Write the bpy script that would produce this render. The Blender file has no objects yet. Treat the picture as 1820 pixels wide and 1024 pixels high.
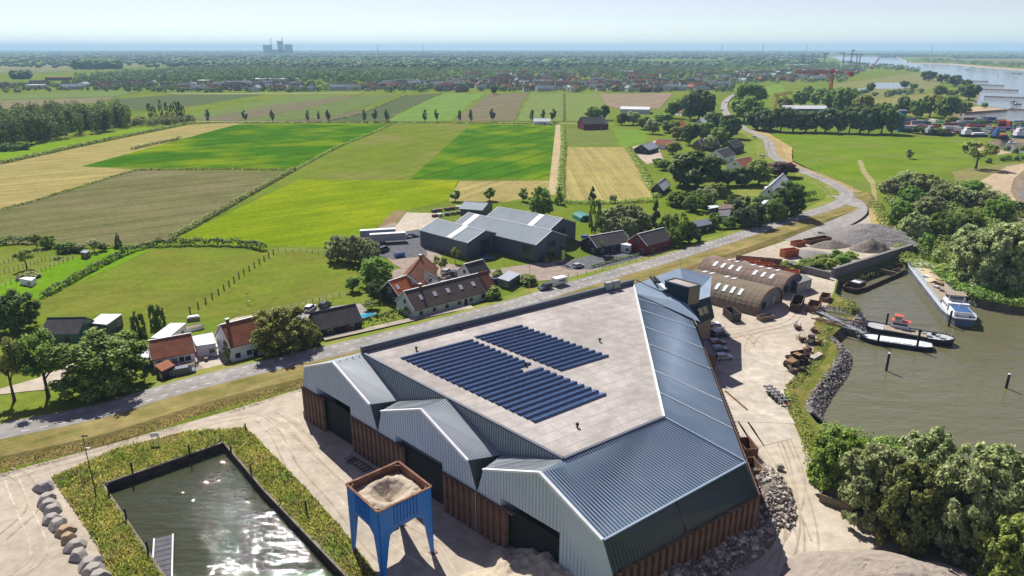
import bpy, bmesh, math, random
import numpy as np
from mathutils import Vector, Matrix, noise as mnoise
from mathutils.geometry import tessellate_polygon
R = math.radians
random.seed(7); RNG = np.random.default_rng(11)
SC = bpy.context.scene; COL = SC.collection
# ---------------------------------------------------------------- camera, sky, sun, exposure
FPX = 1240.0; CAM_H = 70.0
PITCH = math.atan((512 - 86) / FPX)
cam_d = bpy.data.cameras.new('camera'); cam = bpy.data.objects.new('camera', cam_d); COL.objects.link(cam)
cam_d.sensor_width = 36.0; cam_d.lens = FPX / 1820 * 36.0
cam_d.clip_start = 0.5; cam_d.clip_end = 120000
cam.location = (0, 0, CAM_H); cam.rotation_euler = (R(90) - PITCH, 0, 0)
SC.camera = cam
SUN_EL, SUN_AZ = R(47), R(-25)          # azimuth from +Y towards +X
world = bpy.data.worlds.new('World'); SC.world = world; world.use_nodes = True
wn = world.node_tree; wn.nodes.clear()
sky = wn.nodes.new('ShaderNodeTexSky'); sky.sky_type = 'NISHITA'; sky.sun_disc = False
sky.sun_elevation = SUN_EL; sky.sun_rotation = SUN_AZ
sky.air_density = 1.0; sky.dust_density = 0.1; sky.ozone_density = 1.5; sky.altitude = 2000
bg = wn.nodes.new('ShaderNodeBackground'); bg.inputs[1].default_value = 0.065
wo = wn.nodes.new('ShaderNodeOutputWorld')
shs = wn.nodes.new('ShaderNodeHueSaturation'); shs.inputs['Saturation'].default_value = 0.70; shs.inputs['Hue'].default_value = 0.55
wn.links.new(sky.outputs[0], shs.inputs['Color']); wn.links.new(shs.outputs[0], bg.inputs[0]); wn.links.new(bg.outputs[0], wo.inputs[0])
sl = bpy.data.lights.new('sun', 'SUN'); sl.energy = 4.5; sl.angle = R(0.5); sl.color = (1.0, 0.955, 0.88)
so = bpy.data.objects.new('sun', sl); COL.objects.link(so)
sd = Vector((math.sin(SUN_AZ) * math.cos(SUN_EL), math.cos(SUN_AZ) * math.cos(SUN_EL), math.sin(SUN_EL)))
so.rotation_euler = sd.to_track_quat('Z', 'Y').to_euler()
SC.view_settings.view_transform = 'Standard'; SC.view_settings.look = 'None'
SC.view_settings.exposure = 0.8; SC.view_settings.gamma = 1.0
SC.cycles.use_denoising = True
SC.cycles.max_bounces = 6; SC.cycles.diffuse_bounces = 4; SC.cycles.glossy_bounces = 3
SC.cycles.transmission_bounces = 4; SC.cycles.transparent_max_bounces = 8; SC.cycles.volume_bounces = 1
SC.cycles.caustics_reflective = False; SC.cycles.caustics_refractive = False
SC.cycles.sample_clamp_indirect = 6.0

# ---------------------------------------------------------------- helpers
_c, _s = math.cos(PITCH), math.sin(PITCH)
def at(px, py, z=0.0):
    """point of the place seen at photograph pixel (px, py) on the level z"""
    u = (px - 910) / FPX; v = (py - 512) / FPX
    dx, dy, dz = u, _c - v * _s, -(_s + v * _c)
    t = (z - CAM_H) / dz
    return Vector((dx * t, dy * t, z))
def pts(l, z=0.0): return [at(x, y, z) for x, y in l]

class MB:
    def __init__(s): s.v = []; s.f = []; s.m = []
    def add(s, vs, fs, mi=0):
        n = len(s.v); s.v += [tuple(p) for p in vs]
        s.f += [tuple(n + i for i in f) for f in fs]; s.m += [mi] * len(fs)
        return s
    def poly(s, vs, mi=0): return s.add(vs, [range(len(vs))], mi)
    def box(s, c, d, mi=0, rz=0.0, taper=1.0):
        x, y, z = d[0] / 2, d[1] / 2, d[2] / 2; ca, sa = math.cos(rz), math.sin(rz); vs = []
        for k, (i, j, l) in enumerate([(-1,-1,-1),(1,-1,-1),(1,1,-1),(-1,1,-1),(-1,-1,1),(1,-1,1),(1,1,1),(-1,1,1)]):
            t = taper if l > 0 else 1.0
            a, b = i * x * t, j * y * t
            vs.append((c[0] + a * ca - b * sa, c[1] + a * sa + b * ca, c[2] + l * z))
        return s.add(vs, [(3,2,1,0),(4,5,6,7),(0,1,5,4),(1,2,6,5),(2,3,7,6),(3,0,4,7)], mi)
    def prism(s, p2, z0, z1, mi=0, mtop=None):
        n = len(p2); vs = [(p[0], p[1], z0) for p in p2] + [(p[0], p[1], z1) for p in p2]
        a = sum(p2[i][0] * p2[(i+1) % n][1] - p2[(i+1) % n][0] * p2[i][1] for i in range(n))
        up = list(range(n, 2*n)); dn = list(range(n))[::-1]
        sd_ = [(i, (i+1) % n, n + (i+1) % n, n + i) for i in range(n)]
        if a < 0: up = up[::-1]; dn = dn[::-1]; sd_ = [f[::-1] for f in sd_]
        s.add(vs, [up], mi if mtop is None else mtop); s.v = s.v
        k = len(s.v) - 2*n
        s.f += [tuple(k + i for i in f) for f in [dn] + sd_]; s.m += [mi] * (n + 1)
        return s
    def xprism(s, prof, y0, y1, mi=0, axis='y'):
        """profile (a,z) swept along an axis"""
        n = len(prof)
        if axis == 'y': vs = [(a, y0, z) for a, z in prof] + [(a, y1, z) for a, z in prof]
        else: vs = [(y0, a, z) for a, z in prof] + [(y1, a, z) for a, z in prof]
        return s.add(vs, [tuple(range(n)), tuple(range(2*n-1, n-1, -1))] + [((i+1) % n, i, n + i, n + (i+1) % n) for i in range(n)], mi)
    def tube(s, p, q, r0, r1=None, n=7, mi=0, caps=True):
        p = Vector(p); q = Vector(q); r1 = r0 if r1 is None else r1
        d = (q - p); d = d.normalized() if d.length > 1e-6 else Vector((0,0,1))
        a = d.orthogonal().normalized(); b = d.cross(a); vs = []
        for c, r in ((p, r0), (q, r1)):
            for i in range(n):
                t = 2 * math.pi * i / n; vs.append(c + a * (r * math.cos(t)) + b * (r * math.sin(t)))
        fs = [(i, (i+1) % n, n + (i+1) % n, n + i) for i in range(n)]
        if caps: fs += [tuple(range(n))[::-1], tuple(range(n, 2*n))]
        return s.add(vs, fs, mi)
    def bar(s, p, q, w, h, mi=0):
        """rectangular bar from p to q"""
        p = Vector(p); q = Vector(q); d = (q - p).normalized()
        side = d.cross(Vector((0,0,1)))
        side = side.normalized() if side.length > 1e-4 else Vector((1,0,0))
        up = side.cross(d).normalized(); vs = []
        for c in (p, q):
            for i, j in ((-1,-1),(1,-1),(1,1),(-1,1)): vs.append(c + side * (w/2*i) + up * (h/2*j))
        return s.add(vs, [(3,2,1,0),(4,5,6,7),(0,1,5,4),(1,2,6,5),(2,3,7,6),(3,0,4,7)], mi)
    def mesh(s, name, mats, smooth=False):
        me = bpy.data.meshes.new(name); me.from_pydata(s.v, [], s.f)
        for m in (mats if isinstance(mats, (list, tuple)) else [mats]): me.materials.append(m)
        if len(me.materials) > 1: me.polygons.foreach_set('material_index', s.m)
        if smooth: me.polygons.foreach_set('use_smooth', [True] * len(me.polygons))
        me.update(); return me
    def build(s, name, mats, parent=None, smooth=False, loc=None, rz=0.0):
        return link(name, s.mesh(name, mats, smooth), parent, loc, rz)
def link(name, me, parent=None, loc=None, rz=0.0):
    o = bpy.data.objects.new(name, me); COL.objects.link(o)
    if parent is not None: o.parent = parent
    if loc is not None: o.location = loc
    if rz: o.rotation_euler = (0, 0, rz)
    return o
def tag(o, label, cat, group=None, kind=None):
    o['label'] = label; o['category'] = cat
    if group: o['group'] = group
    if kind: o['kind'] = kind
    return o
def thing(name, label, cat, loc=(0,0,0), rz=0.0, group=None):
    o = bpy.data.objects.new(name, None); COL.objects.link(o); o.location = loc; o.rotation_euler = (0,0,rz)
    o.empty_display_size = 0.5
    return tag(o, label, cat, group)
def struct(o): o['kind'] = 'structure'; return o
def stuff(o, label=None, cat=None):
    o['kind'] = 'stuff'
    if label: o['label'] = label; o['category'] = cat
    return o
def copy_tree(o, parent=None):
    c = o.copy(); COL.objects.link(c); c.parent = parent
    for ch in o.children: copy_tree(ch, c)
    return c
ORD = ['first','second','third','fourth','fifth','sixth','seventh','eighth','ninth','tenth','eleventh','twelfth','thirteenth','fourteenth','fifteenth','sixteenth','seventeenth','eighteenth','nineteenth','twentieth','twenty-first','twenty-second','twenty-third','twenty-fourth','twenty-fifth','twenty-sixth','twenty-seventh','twenty-eighth','twenty-ninth','thirtieth']

# ---------------------------------------------------------------- materials
MATS = {}
def nd(nt, t, **kw):
    n = nt.nodes.new(t)
    for k, v in kw.items(): setattr(n, k, v)
    return n
def mat(name, c1, c2=None, scale=1.0, rough=0.8, metal=0.0, bump=0.0, bscale=None, coord='obj', streak=None,
        c3=None, scale3=0.05, detail=4.0, spec=0.3, amount3=0.6, coat=0.0, bdist=0.1, mott=0.2):
    """noise-varied material; streak=(angle, sx, sy) stretches the fine noise along a direction"""
    if name in MATS: return MATS[name]
    m = bpy.data.materials.new(name); m.use_nodes = True; nt = m.node_tree; b = nt.nodes['Principled BSDF']
    b.inputs['Roughness'].default_value = rough; b.inputs['Metallic'].default_value = metal
    b.inputs['Specular IOR Level'].default_value = spec if coord != 'pos' else 0.0; b.inputs['Coat Weight'].default_value = coat
    if coord == 'pos': v = nd(nt, 'ShaderNodeNewGeometry').outputs['Position']
    else: v = nd(nt, 'ShaderNodeTexCoord').outputs['Object']
    if c2 is None:
        c2 = tuple(x * 0.82 for x in c1)
    n1 = nd(nt, 'ShaderNodeTexNoise'); n1.inputs['Scale'].default_value = scale; n1.inputs['Detail'].default_value = detail
    if streak:
        mp = nd(nt, 'ShaderNodeMapping'); mp.vector_type = 'TEXTURE'
        mp.inputs['Rotation'].default_value = (0, 0, streak[0]); mp.inputs['Scale'].default_value = (1/streak[1], 1/streak[2], 1)
        nt.links.new(v, mp.inputs[0]); nt.links.new(mp.outputs[0], n1.inputs['Vector'])
    else: nt.links.new(v, n1.inputs['Vector'])
    r = nd(nt, 'ShaderNodeMapRange'); r.inputs[1].default_value = 0.32; r.inputs[2].default_value = 0.68
    nt.links.new(n1.outputs['Fac'], r.inputs[0])
    mx = nd(nt, 'ShaderNodeMix', data_type='RGBA'); mx.inputs[6].default_value = (*c1, 1); mx.inputs[7].default_value = (*c2, 1)
    nt.links.new(r.outputs[0], mx.inputs[0]); out = mx.outputs[2]
    if c3 is not None:
        n3 = nd(nt, 'ShaderNodeTexNoise'); n3.inputs['Scale'].default_value = scale3; n3.inputs['Detail'].default_value = 5
        nt.links.new(v, n3.inputs['Vector'])
        r3 = nd(nt, 'ShaderNodeMapRange'); r3.inputs[1].default_value = 0.46; r3.inputs[2].default_value = 0.66; r3.inputs[4].default_value = amount3
        nt.links.new(n3.outputs['Fac'], r3.inputs[0])
        m3 = nd(nt, 'ShaderNodeMix', data_type='RGBA'); m3.inputs[7].default_value = (*c3, 1)
        nt.links.new(r3.outputs[0], m3.inputs[0]); nt.links.new(out, m3.inputs[6]); out = m3.outputs[2]
    if coord == 'pos':
        for sc_, am in ((0.45, mott), (0.05, mott * .7)):
            nm = nd(nt, 'ShaderNodeTexNoise'); nm.inputs['Scale'].default_value = sc_; nm.inputs['Detail'].default_value = 8; nm.inputs['Roughness'].default_value = .65
            nt.links.new(v, nm.inputs['Vector']); rm = nd(nt, 'ShaderNodeMapRange'); rm.inputs[1].default_value = .3; rm.inputs[2].default_value = .7; rm.inputs[3].default_value = 1 - am; rm.inputs[4].default_value = 1 + am
            nt.links.new(nm.outputs['Fac'], rm.inputs[0]); hv = nd(nt, 'ShaderNodeHueSaturation'); nt.links.new(rm.outputs[0], hv.inputs['Value']); nt.links.new(out, hv.inputs['Color']); out = hv.outputs[0]
    nt.links.new(out, b.inputs['Base Color'])
    if bump:
        nb = nd(nt, 'ShaderNodeTexNoise'); nb.inputs['Scale'].default_value = bscale or scale * 3; nb.inputs['Detail'].default_value = 5
        nt.links.new(v, nb.inputs['Vector'])
        bp = nd(nt, 'ShaderNodeBump'); bp.inputs['Strength'].default_value = bump; bp.inputs['Distance'].default_value = bdist
        nt.links.new(nb.outputs['Fac'], bp.inputs['Height']); nt.links.new(bp.outputs[0], b.inputs['Normal'])
    MATS[name] = m; return m
def leaf_mat(name, c1, c2, trans=0.35, vary=0.25):
    if name in MATS: return MATS[name]
    c1, c2 = tuple(x * 1.36 for x in c1), tuple(x * 1.36 for x in c2)
    m = bpy.data.materials.new(name); m.use_nodes = True; nt = m.node_tree; nt.nodes.clear()
    geo = nd(nt, 'ShaderNodeNewGeometry'); oi = nd(nt, 'ShaderNodeObjectInfo')
    n1 = nd(nt, 'ShaderNodeTexNoise'); n1.inputs['Scale'].default_value = 0.45; n1.inputs['Detail'].default_value = 4
    nt.links.new(geo.outputs['Position'], n1.inputs['Vector'])
    r = nd(nt, 'ShaderNodeMapRange'); r.inputs[1].default_value = 0.35; r.inputs[2].default_value = 0.65
    nt.links.new(n1.outputs['Fac'], r.inputs[0])
    mx = nd(nt, 'ShaderNodeMix', data_type='RGBA'); mx.inputs[6].default_value = (*c1, 1); mx.inputs[7].default_value = (*c2, 1)
    nt.links.new(r.outputs[0], mx.inputs[0])
    hs = nd(nt, 'ShaderNodeHueSaturation')
    mr = nd(nt, 'ShaderNodeMapRange'); mr.inputs[3].default_value = 1 - vary; mr.inputs[4].default_value = 1 + vary
    nt.links.new(oi.outputs['Random'], mr.inputs[0]); nt.links.new(mr.outputs[0], hs.inputs['Value'])
    mr2 = nd(nt, 'ShaderNodeMapRange'); mr2.inputs[3].default_value = 0.485; mr2.inputs[4].default_value = 0.515
    nt.links.new(oi.outputs['Random'], mr2.inputs[0]); nt.links.new(mr2.outputs[0], hs.inputs['Hue'])
    hr = nd(nt, 'ShaderNodeHueSaturation'); rl_ = nd(nt, 'ShaderNodeMapRange'); rl_.inputs[3].default_value = .4; rl_.inputs[4].default_value = 1.9
    nt.links.new(geo.outputs['Random Per Island'], rl_.inputs[0]); nt.links.new(rl_.outputs[0], hr.inputs['Value']); nt.links.new(mx.outputs[2], hr.inputs['Color'])
    nt.links.new(hr.outputs[0], hs.inputs['Color'])
    df = nd(nt, 'ShaderNodeBsdfDiffuse'); tr = nd(nt, 'ShaderNodeBsdfTranslucent'); ms = nd(nt, 'ShaderNodeMixShader'); ms.inputs[0].default_value = trans
    nt.links.new(hs.outputs[0], df.inputs[0]); nt.links.new(hs.outputs[0], tr.inputs[0])
    gl = nd(nt, 'ShaderNodeBsdfGlossy'); gl.inputs['Roughness'].default_value = 0.62; gl.inputs[0].default_value = (0.75, 0.8, 0.6, 1)
    ms2 = nd(nt, 'ShaderNodeMixShader'); ms2.inputs[0].default_value = 0.0354
    nt.links.new(df.outputs[0], ms.inputs[1]); nt.links.new(tr.outputs[0], ms.inputs[2])
    nt.links.new(ms.outputs[0], ms2.inputs[1]); nt.links.new(gl.outputs[0], ms2.inputs[2])
    o = nd(nt, 'ShaderNodeOutputMaterial'); nt.links.new(ms2.outputs[0], o.inputs[0])
    MATS[name] = m; return m
def flat(name, c, rough=0.6, metal=0.0, spec=0.4, coat=0.0): return mat(name, c, tuple(x * 0.86 for x in c), scale=0.9, rough=rough, metal=metal, spec=spec, coat=coat)

def tess(loops):
    """triangles of an outline with holes"""
    vs = [p for l in loops for p in l]
    return vs, [tuple(t) for t in tessellate_polygon([[Vector(p) for p in l] for l in loops])]
def sheet(name, loop, m, holes=(), z=None, up=True):
    ls = [[(p[0], p[1], p[2] if z is None else z) for p in l] for l in [loop, *holes]]
    vs, ts = tess(ls); fs = []
    for t in ts:
        a, b, c = (vs[i] for i in t)
        fs.append(t if (b[0]-a[0])*(c[1]-a[1]) - (b[1]-a[1])*(c[0]-a[0]) > 0 else t[::-1])
    return MB().add(vs, fs).build(name, m)
def smooth_line(l, n=6):
    """Catmull-Rom through the points"""
    out = []; P = [l[0] * 2 - l[1]] + list(l) + [l[-1] * 2 - l[-2]]
    for i in range(1, len(P) - 2):
        a, b, c, d = P[i-1:i+3]
        for k in range(n):
            t = k / n
            out.append(0.5 * ((2*b) + (c-a)*t + (2*a - 5*b + 4*c - d)*t*t + (3*b - a - 3*c + d)*t**3))
    out.append(P[-2]); return out
def offset_line(l, d):
    """shift a ground line sideways (positive: left of travel)"""
    out = []
    for i, p in enumerate(l):
        t = (l[min(i+1, len(l)-1)] - l[max(i-1, 0)]); t.z = 0; t.normalize()
        out.append(p + Vector((-t.y, t.x, 0)) * (d[i] if isinstance(d, (list, tuple)) else d))
    return out
def ribbon(name, a, b, m, za=None, zb=None):
    vs = [(p.x, p.y, p.z if za is None else za) for p in a] + [(p.x, p.y, p.z if zb is None else zb) for p in b]; n = len(a)
    return MB().add(vs, [(i, i+1, n+i+1, n+i) for i in range(n-1)]).build(name, m)
# ================================================================ the setting: land, river, fields, roads
Z_W = -2.2; Z_R = 1.2
m_land = mat('meadow_grass', (0.110, 0.165, 0.016), (0.150, 0.170, 0.030), scale=0.045, coord='pos', c3=(0.075, 0.125, 0.018), scale3=0.012, detail=9, bump=0.3, bscale=0.8)
def water_mat(name, deep, wave, strength, rough, wscale):
    m = bpy.data.materials.new(name); m.use_nodes = True; nt = m.node_tree; b = nt.nodes['Principled BSDF']
    g = nd(nt, 'ShaderNodeNewGeometry')
    n0 = nd(nt, 'ShaderNodeTexNoise'); n0.inputs['Scale'].default_value = 0.02; nt.links.new(g.outputs['Position'], n0.inputs['Vector'])
    mx = nd(nt, 'ShaderNodeMix', data_type='RGBA'); mx.inputs[6].default_value = (*deep, 1); mx.inputs[7].default_value = (*[x * 1.5 for x in deep], 1)
    nt.links.new(n0.outputs['Fac'], mx.inputs[0]); nt.links.new(mx.outputs[2], b.inputs['Base Color'])
    b.inputs['Roughness'].default_value = rough; b.inputs['IOR'].default_value = 1.33; b.inputs['Specular IOR Level'].default_value = 0.5
    mp = nd(nt, 'ShaderNodeMapping'); mp.inputs['Rotation'].default_value = (0, 0, R(25)); mp.inputs['Scale'].default_value = (0.45, 1, 1)
    nt.links.new(g.outputs['Position'], mp.inputs[0])
    n1 = nd(nt, 'ShaderNodeTexNoise'); n1.inputs['Scale'].default_value = wscale; n1.inputs['Detail'].default_value = 1.6; n1.inputs['Roughness'].default_value = 0.5
    nt.links.new(mp.outputs[0], n1.inputs['Vector'])
    n2 = nd(nt, 'ShaderNodeTexNoise'); n2.inputs['Scale'].default_value = wscale * 0.22; n2.inputs['Detail'].default_value = 2
    nt.links.new(mp.outputs[0], n2.inputs['Vector'])
    ad = nd(nt, 'ShaderNodeMath', operation='MULTIPLY_ADD'); ad.inputs[1].default_value = 3.6
    nt.links.new(n2.outputs['Fac'], ad.inputs[0]); nt.links.new(n1.outputs['Fac'], ad.inputs[2])
    bp = nd(nt, 'ShaderNodeBump'); bp.inputs['Strength'].default_value = strength; bp.inputs['Distance'].default_value = wave
    nt.links.new(ad.outputs[0], bp.inputs['Height']); nt.links.new(bp.outputs[0], b.inputs['Normal'])
    return m
m_water = water_mat('river_water', (0.092, 0.089, 0.048), 0.14, 0.9, 0.03, 1.1)
m_bwater = water_mat('basin_water', (0.032, 0.036, 0.017), 0.125, 0.9, 0.008, 1.9)
shore_px = [(1990,930),(1820,880),(1700,838),(1560,790),(1452,752),(1432,728),(1452,692),(1488,648),(1497,618),(1478,598),(1500,578),(1524,566),(1522,548),(1500,532),(1484,520),(1490,498),(1560,473),(1617,455),(1640,460),(1665,492),(1700,516),(1740,533),(1820,546),(1960,560)]
shore_far_px = [(1960,430),(1850,395),(1812,362),(1797,340),(1803,318),(1822,302),(1900,288),(1860,273),(1800,271),(1770,262),(1756,252),(1782,246),(1990,252),(1990,228),(1760,213),(1700,212),(1686,207),(1712,199),(1790,194),(1746,188),(1728,184),(1738,166),(1736,150),(1700,140),(1640,127.5),(1600,119.5),(1540,117),(1500,112),(1486,104),(1470,101)]
farbank_px = [(1500,99.6),(1590,99.8),(1622,111.5),(1690,113),(1750,118),(1820,123),(1990,134),(2300,150)]
basin_px = [(182,862),(398,787),(470,872),(560,966),(640,1050),(700,1112),(352,1112),(272,998)]
shore = pts(shore_px); shore_far = pts(shore_far_px)
near = shore + [Vector((360, 230, 0)), Vector((390, 300, 0))] + shore_far + pts(farbank_px)
outer = [Vector((-2500, -400, 0)), Vector((130, -400, 0)), Vector((150, 40, 0))] + near + [Vector((30000, 9000, 0)), Vector((30000, 30000, 0)), Vector((-30000, 30000, 0)), Vector((-30000, -400, 0))]
basin = pts(basin_px)
# widen quay edges where stone or grass slopes run down to the water
struct(sheet('land', outer, m_land, [basin]))
struct(sheet('river', [(40, 60, 0), (9000, -200, 0), (30000, 2000, 0), (30000, 9500, 0), (2600, 8500, 0), (40, 900, 0)], m_water, z=Z_W))
o = struct(sheet('basin_water', [(p.x + (p.x + 28) * 0.02, p.y + (p.y - 80) * 0.02, 0) for p in basin], m_bwater, z=-1.35))
m_bank = mat('bank_earth', (0.13, 0.12, 0.085), (0.075, 0.075, 0.05), scale=0.5, coord='pos', bump=0.5)
m_sheet = mat('old_steel_sheet_pile', (0.045, 0.038, 0.032), (0.10, 0.07, 0.05), scale=0.6, coord='pos', rough=0.9)
def skirt(name, line, out, z1, m, z0=0.0):
    b = offset_line(line, out); return struct(ribbon(name, line, [Vector((p.x, p.y, z1)) for p in b], m))
skirt('river_bank', near[:6], -3.0, -3.2, m_bank)
skirt('stone_bank', near[5:13], -2.6, -3.2, m_bank)
skirt('harbour_bank', near[12:len(shore)], -1.5, -3.2, m_bank)
skirt('floodplain_bank', near[len(shore)-1:], -6.0, -3.2, mat('beach_sand', (0.42, 0.33, 0.22), (0.33, 0.26, 0.17), scale=0.3, coord='pos'))
skirt('basin_wall', basin[::-1] + [basin[-1]], 0.25, -3.2, m_sheet)

# --- fields
def ragged(l, step=7.0, amp=.8):
    out = []
    for i, a in enumerate(l):
        b = l[(i + 1) % len(l)]; n = max(1, min(60, int((b - a).length / step))); d = (b - a).normalized(); nr = Vector((-d.y, d.x, 0))
        for k in range(n):
            p = a.lerp(b, k / n); out.append(p + nr * (amp * mnoise.noise(Vector((p.x * .11, p.y * .11, 5)))) if k else p)
    return out
def tramlines(parent, l, ang, gap, w, m, z):
    """pairs of wheel lines across a field"""
    u = Vector((math.cos(ang), math.sin(ang), 0)); v = Vector((-u.y, u.x, 0)); ds = [p.dot(v) for p in l]; mb = MB(); d = min(ds) + gap * .4
    while d < max(ds):
        for o_ in (-.9, .9):
            q = d + o_; xs = []
            for a, b in zip(l, l[1:] + l[:1]):
                da, db = a.dot(v) - q, b.dot(v) - q
                if da * db < 0: xs.append((a.lerp(b, da / (da - db))).dot(u))
            xs.sort()
            for s0, s1 in zip(xs[::2], xs[1::2]):
                if s1 - s0 > 6: mb.add([u*(s0+1.5) + v*(q-w) + Vector((0,0,z)), u*(s1-1.5) + v*(q-w) + Vector((0,0,z)), u*(s1-1.5) + v*(q+w) + Vector((0,0,z)), u*(s0+1.5) + v*(q+w) + Vector((0,0,z))], [(0,1,2,3)])
        d += gap
    if mb.f: stuff(mb.build('wheel_lines', m, parent))
TRAM = {'stubble_field': (14, .3, .8), 'mown_field': (18, .35, .8), 'hay_meadow': (16, .35, .82), 'young_grass_field': (16, .3, .82), 'wheat_stubble_field': (9, .3, .8), 'maize_field': (24, .4, .55), 'maize_plot': (20, .35, .55), 'horse_pasture': (40, .2, .9), 'stubble_plot': (9, .3, .8), 'far_brown_field': (30, .5, .8), 'far_beet_field': (24, .5, .8), 'far_fallow_field': (24, .5, .85), 'far_arable_field': (20, .5, .85), 'far_lime_field': (28, .5, .85)}
def field(name, px, c1, c2, ang=0.0, sx=0.02, sy=0.35, scale=1.0, c3=None, s3=0.012, z=0.03, holes=(), a3=0.6, bump=0.0, bs=0.8):
    m = mat('soil_' + name + '_%d' % len(MATS), c1, c2, scale=scale, coord='pos', streak=(ang, sx, sy), c3=c3, scale3=s3, detail=6, amount3=a3, bump=bump, bscale=bs, bdist=0.6)
    l = ragged(pts(px)) if pts(px)[0].y < 1100 else pts(px); o = struct(sheet(name, l, m, z=z))
    if name in TRAM: g_, w_, f_ = TRAM[name]; tramlines(o, l, ang, g_, w_, mat('wheel_line_' + name, tuple(x * f_ for x in c1), tuple(x * f_ for x in c2), scale=.3, coord='pos'), z + .012)
    return o
A_ROW = R(62); A_ROW2 = R(38)
straw1, straw2 = (0.33, 0.265, 0.11), (0.225, 0.20, 0.07)
field('stubble_field', [(-160,420),(-160,325),(0,291),(335,222),(438,217),(415,223),(145,296),(245,302),(0,373)], straw1, straw2, A_ROW2, 0.012, 0.22, c3=(0.22, 0.23, 0.06))
field('grass_field', [(-120,322),(-20,270),(40,263),(258,225),(275,228),(0,288)], (0.15, 0.24, 0.014), (0.12, 0.21, 0.012), A_ROW2)
field('maize_field', [(145,296),(250,267),(415,223),(520,220),(690,221),(525,301)], (0.026, 0.095, 0.003), (0.056, 0.145, 0.005), A_ROW2, 0.05, 0.5, c3=(0.24, 0.29, 0.008), s3=0.016, z=0.05, bump=1.0, bs=0.7)
field('mown_field', [(-140,412),(0,374),(245,303),(525,305),(300,427),(215,440),(0,433),(-140,450)], (0.150, 0.142, 0.060), (0.100, 0.108, 0.042), A_ROW2, 0.012, 0.25, c3=(0.18, 0.155, 0.085), s3=0.02)
field('young_grass_field', [(535,318),(697,222),(836,222),(727,319)], (0.140, 0.180, 0.020), (0.100, 0.145, 0.016), A_ROW, 0.012, 0.28, c3=(0.19, 0.165, 0.07), s3=0.014)
field('hay_meadow', [(304,428),(530,320),(814,321),(795,356),(700,380),(650,420),(600,440),(430,436)], (0.165, 0.220, 0.006), (0.110, 0.175, 0.006), A_ROW2, 0.012, 0.16, c3=(0.245, 0.275, 0.008), s3=0.018)
field('maize_plot', [(727,319),(836,222),(987,222),(977,319)], (0.032, 0.105, 0.006), (0.062, 0.150, 0.008), A_ROW, 0.04, 0.5, c3=(0.21, 0.26, 0.008), s3=0.02, z=0.05, bump=1.0, bs=0.7)
struct(sheet('sand_track', pts([(977,319),(988,222),(998,222),(994,318),(986,348),(975,345)]), mat('track_sand', (0.40, 0.32, 0.19), (0.33, 0.27, 0.15), scale=0.3, coord='pos'), z=0.07))
field('stubble_plot', [(817,322),(979,321),(975,344),(900,359),(797,357)], straw1, straw2, A_ROW, 0.012, 0.22)
field('wheat_stubble_field', [(1003,262),(1114,262),(1166,350),(1075,358),(1000,358)], (0.335, 0.275, 0.105), (0.23, 0.21, 0.075), R(90), 0.012, 0.28)
field('paddock', [(997,226),(1082,232),(1100,259),(1003,259)], (0.14, 0.165, 0.045), (0.11, 0.15, 0.035))
field('paddock_lawn', [(1090,230),(1146,230),(1150,256),(1103,259)], (0.13, 0.215, 0.03), (0.11, 0.19, 0.026))
# farther strips beyond the avenue
_sz = [0.10]
def strip(n, px, c1, c2, ang=A_ROW2):
    _sz[0] += 0.02; field(n, px, c1, c2, ang, 0.006, 0.09, z=_sz[0])
strip('far_dark_field', [(198,177),(300,169),(470,168),(345,188),(245,197),(225,190)], (0.075, 0.105, 0.048), (0.09, 0.115, 0.05))
strip('far_green_field', [(332,206),(470,178),(520,169),(640,168),(470,193),(350,212)], (0.11, 0.165, 0.036), (0.135, 0.165, 0.05))
strip('far_brown_field', [(345,213),(480,188),(600,172),(640,170),(560,190),(420,216)], (0.155, 0.135, 0.082), (0.13, 0.125, 0.07))
strip('far_meadow', [(425,216),(560,191),(650,169),(715,168),(600,205),(500,216)], (0.125, 0.16, 0.05), (0.10, 0.14, 0.042))
strip('far_ploughed_field', [(505,216),(600,204),(650,193),(640,216)], (0.14, 0.125, 0.075), (0.11, 0.11, 0.06))
strip('far_beet_field', [(580,216),(640,202),(722,170),(784,166),(702,203),(688,216)], (0.075, 0.100, 0.045), (0.09, 0.11, 0.05), A_ROW)
strip('far_lime_field', [(690,216),(704,203),(786,166),(864,167),(835,185),(802,216)], (0.115, 0.205, 0.04), (0.14, 0.21, 0.05), A_ROW)
strip('far_fallow_field', [(806,216),(868,167),(938,166),(914,216)], (0.165, 0.14, 0.085), (0.13, 0.125, 0.066), A_ROW)
strip('far_pasture', [(918,216),(944,167),(1001,167),(1003,216)], (0.13, 0.185, 0.048), (0.15, 0.185, 0.06), A_ROW)
strip('far_orchard_meadow', [(1006,216),(1004,167),(1062,167),(1078,190),(1083,216)], (0.135, 0.19, 0.05), (0.15, 0.18, 0.055), A_ROW)
strip('far_arable_field', [(1064,167),(1196,166),(1172,194),(1096,193),(1078,188)], (0.24, 0.185, 0.125), (0.20, 0.16, 0.105), A_ROW)
strip('far_left_meadow', [(-60,172),(140,164),(250,162),(205,172),(0,178)], (0.115, 0.18, 0.045), (0.13, 0.17, 0.055))
strip('far_left_arable', [(-60,181),(205,173),(180,182),(60,190),(-60,200)], (0.19, 0.165, 0.095), (0.16, 0.145, 0.085))
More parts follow.
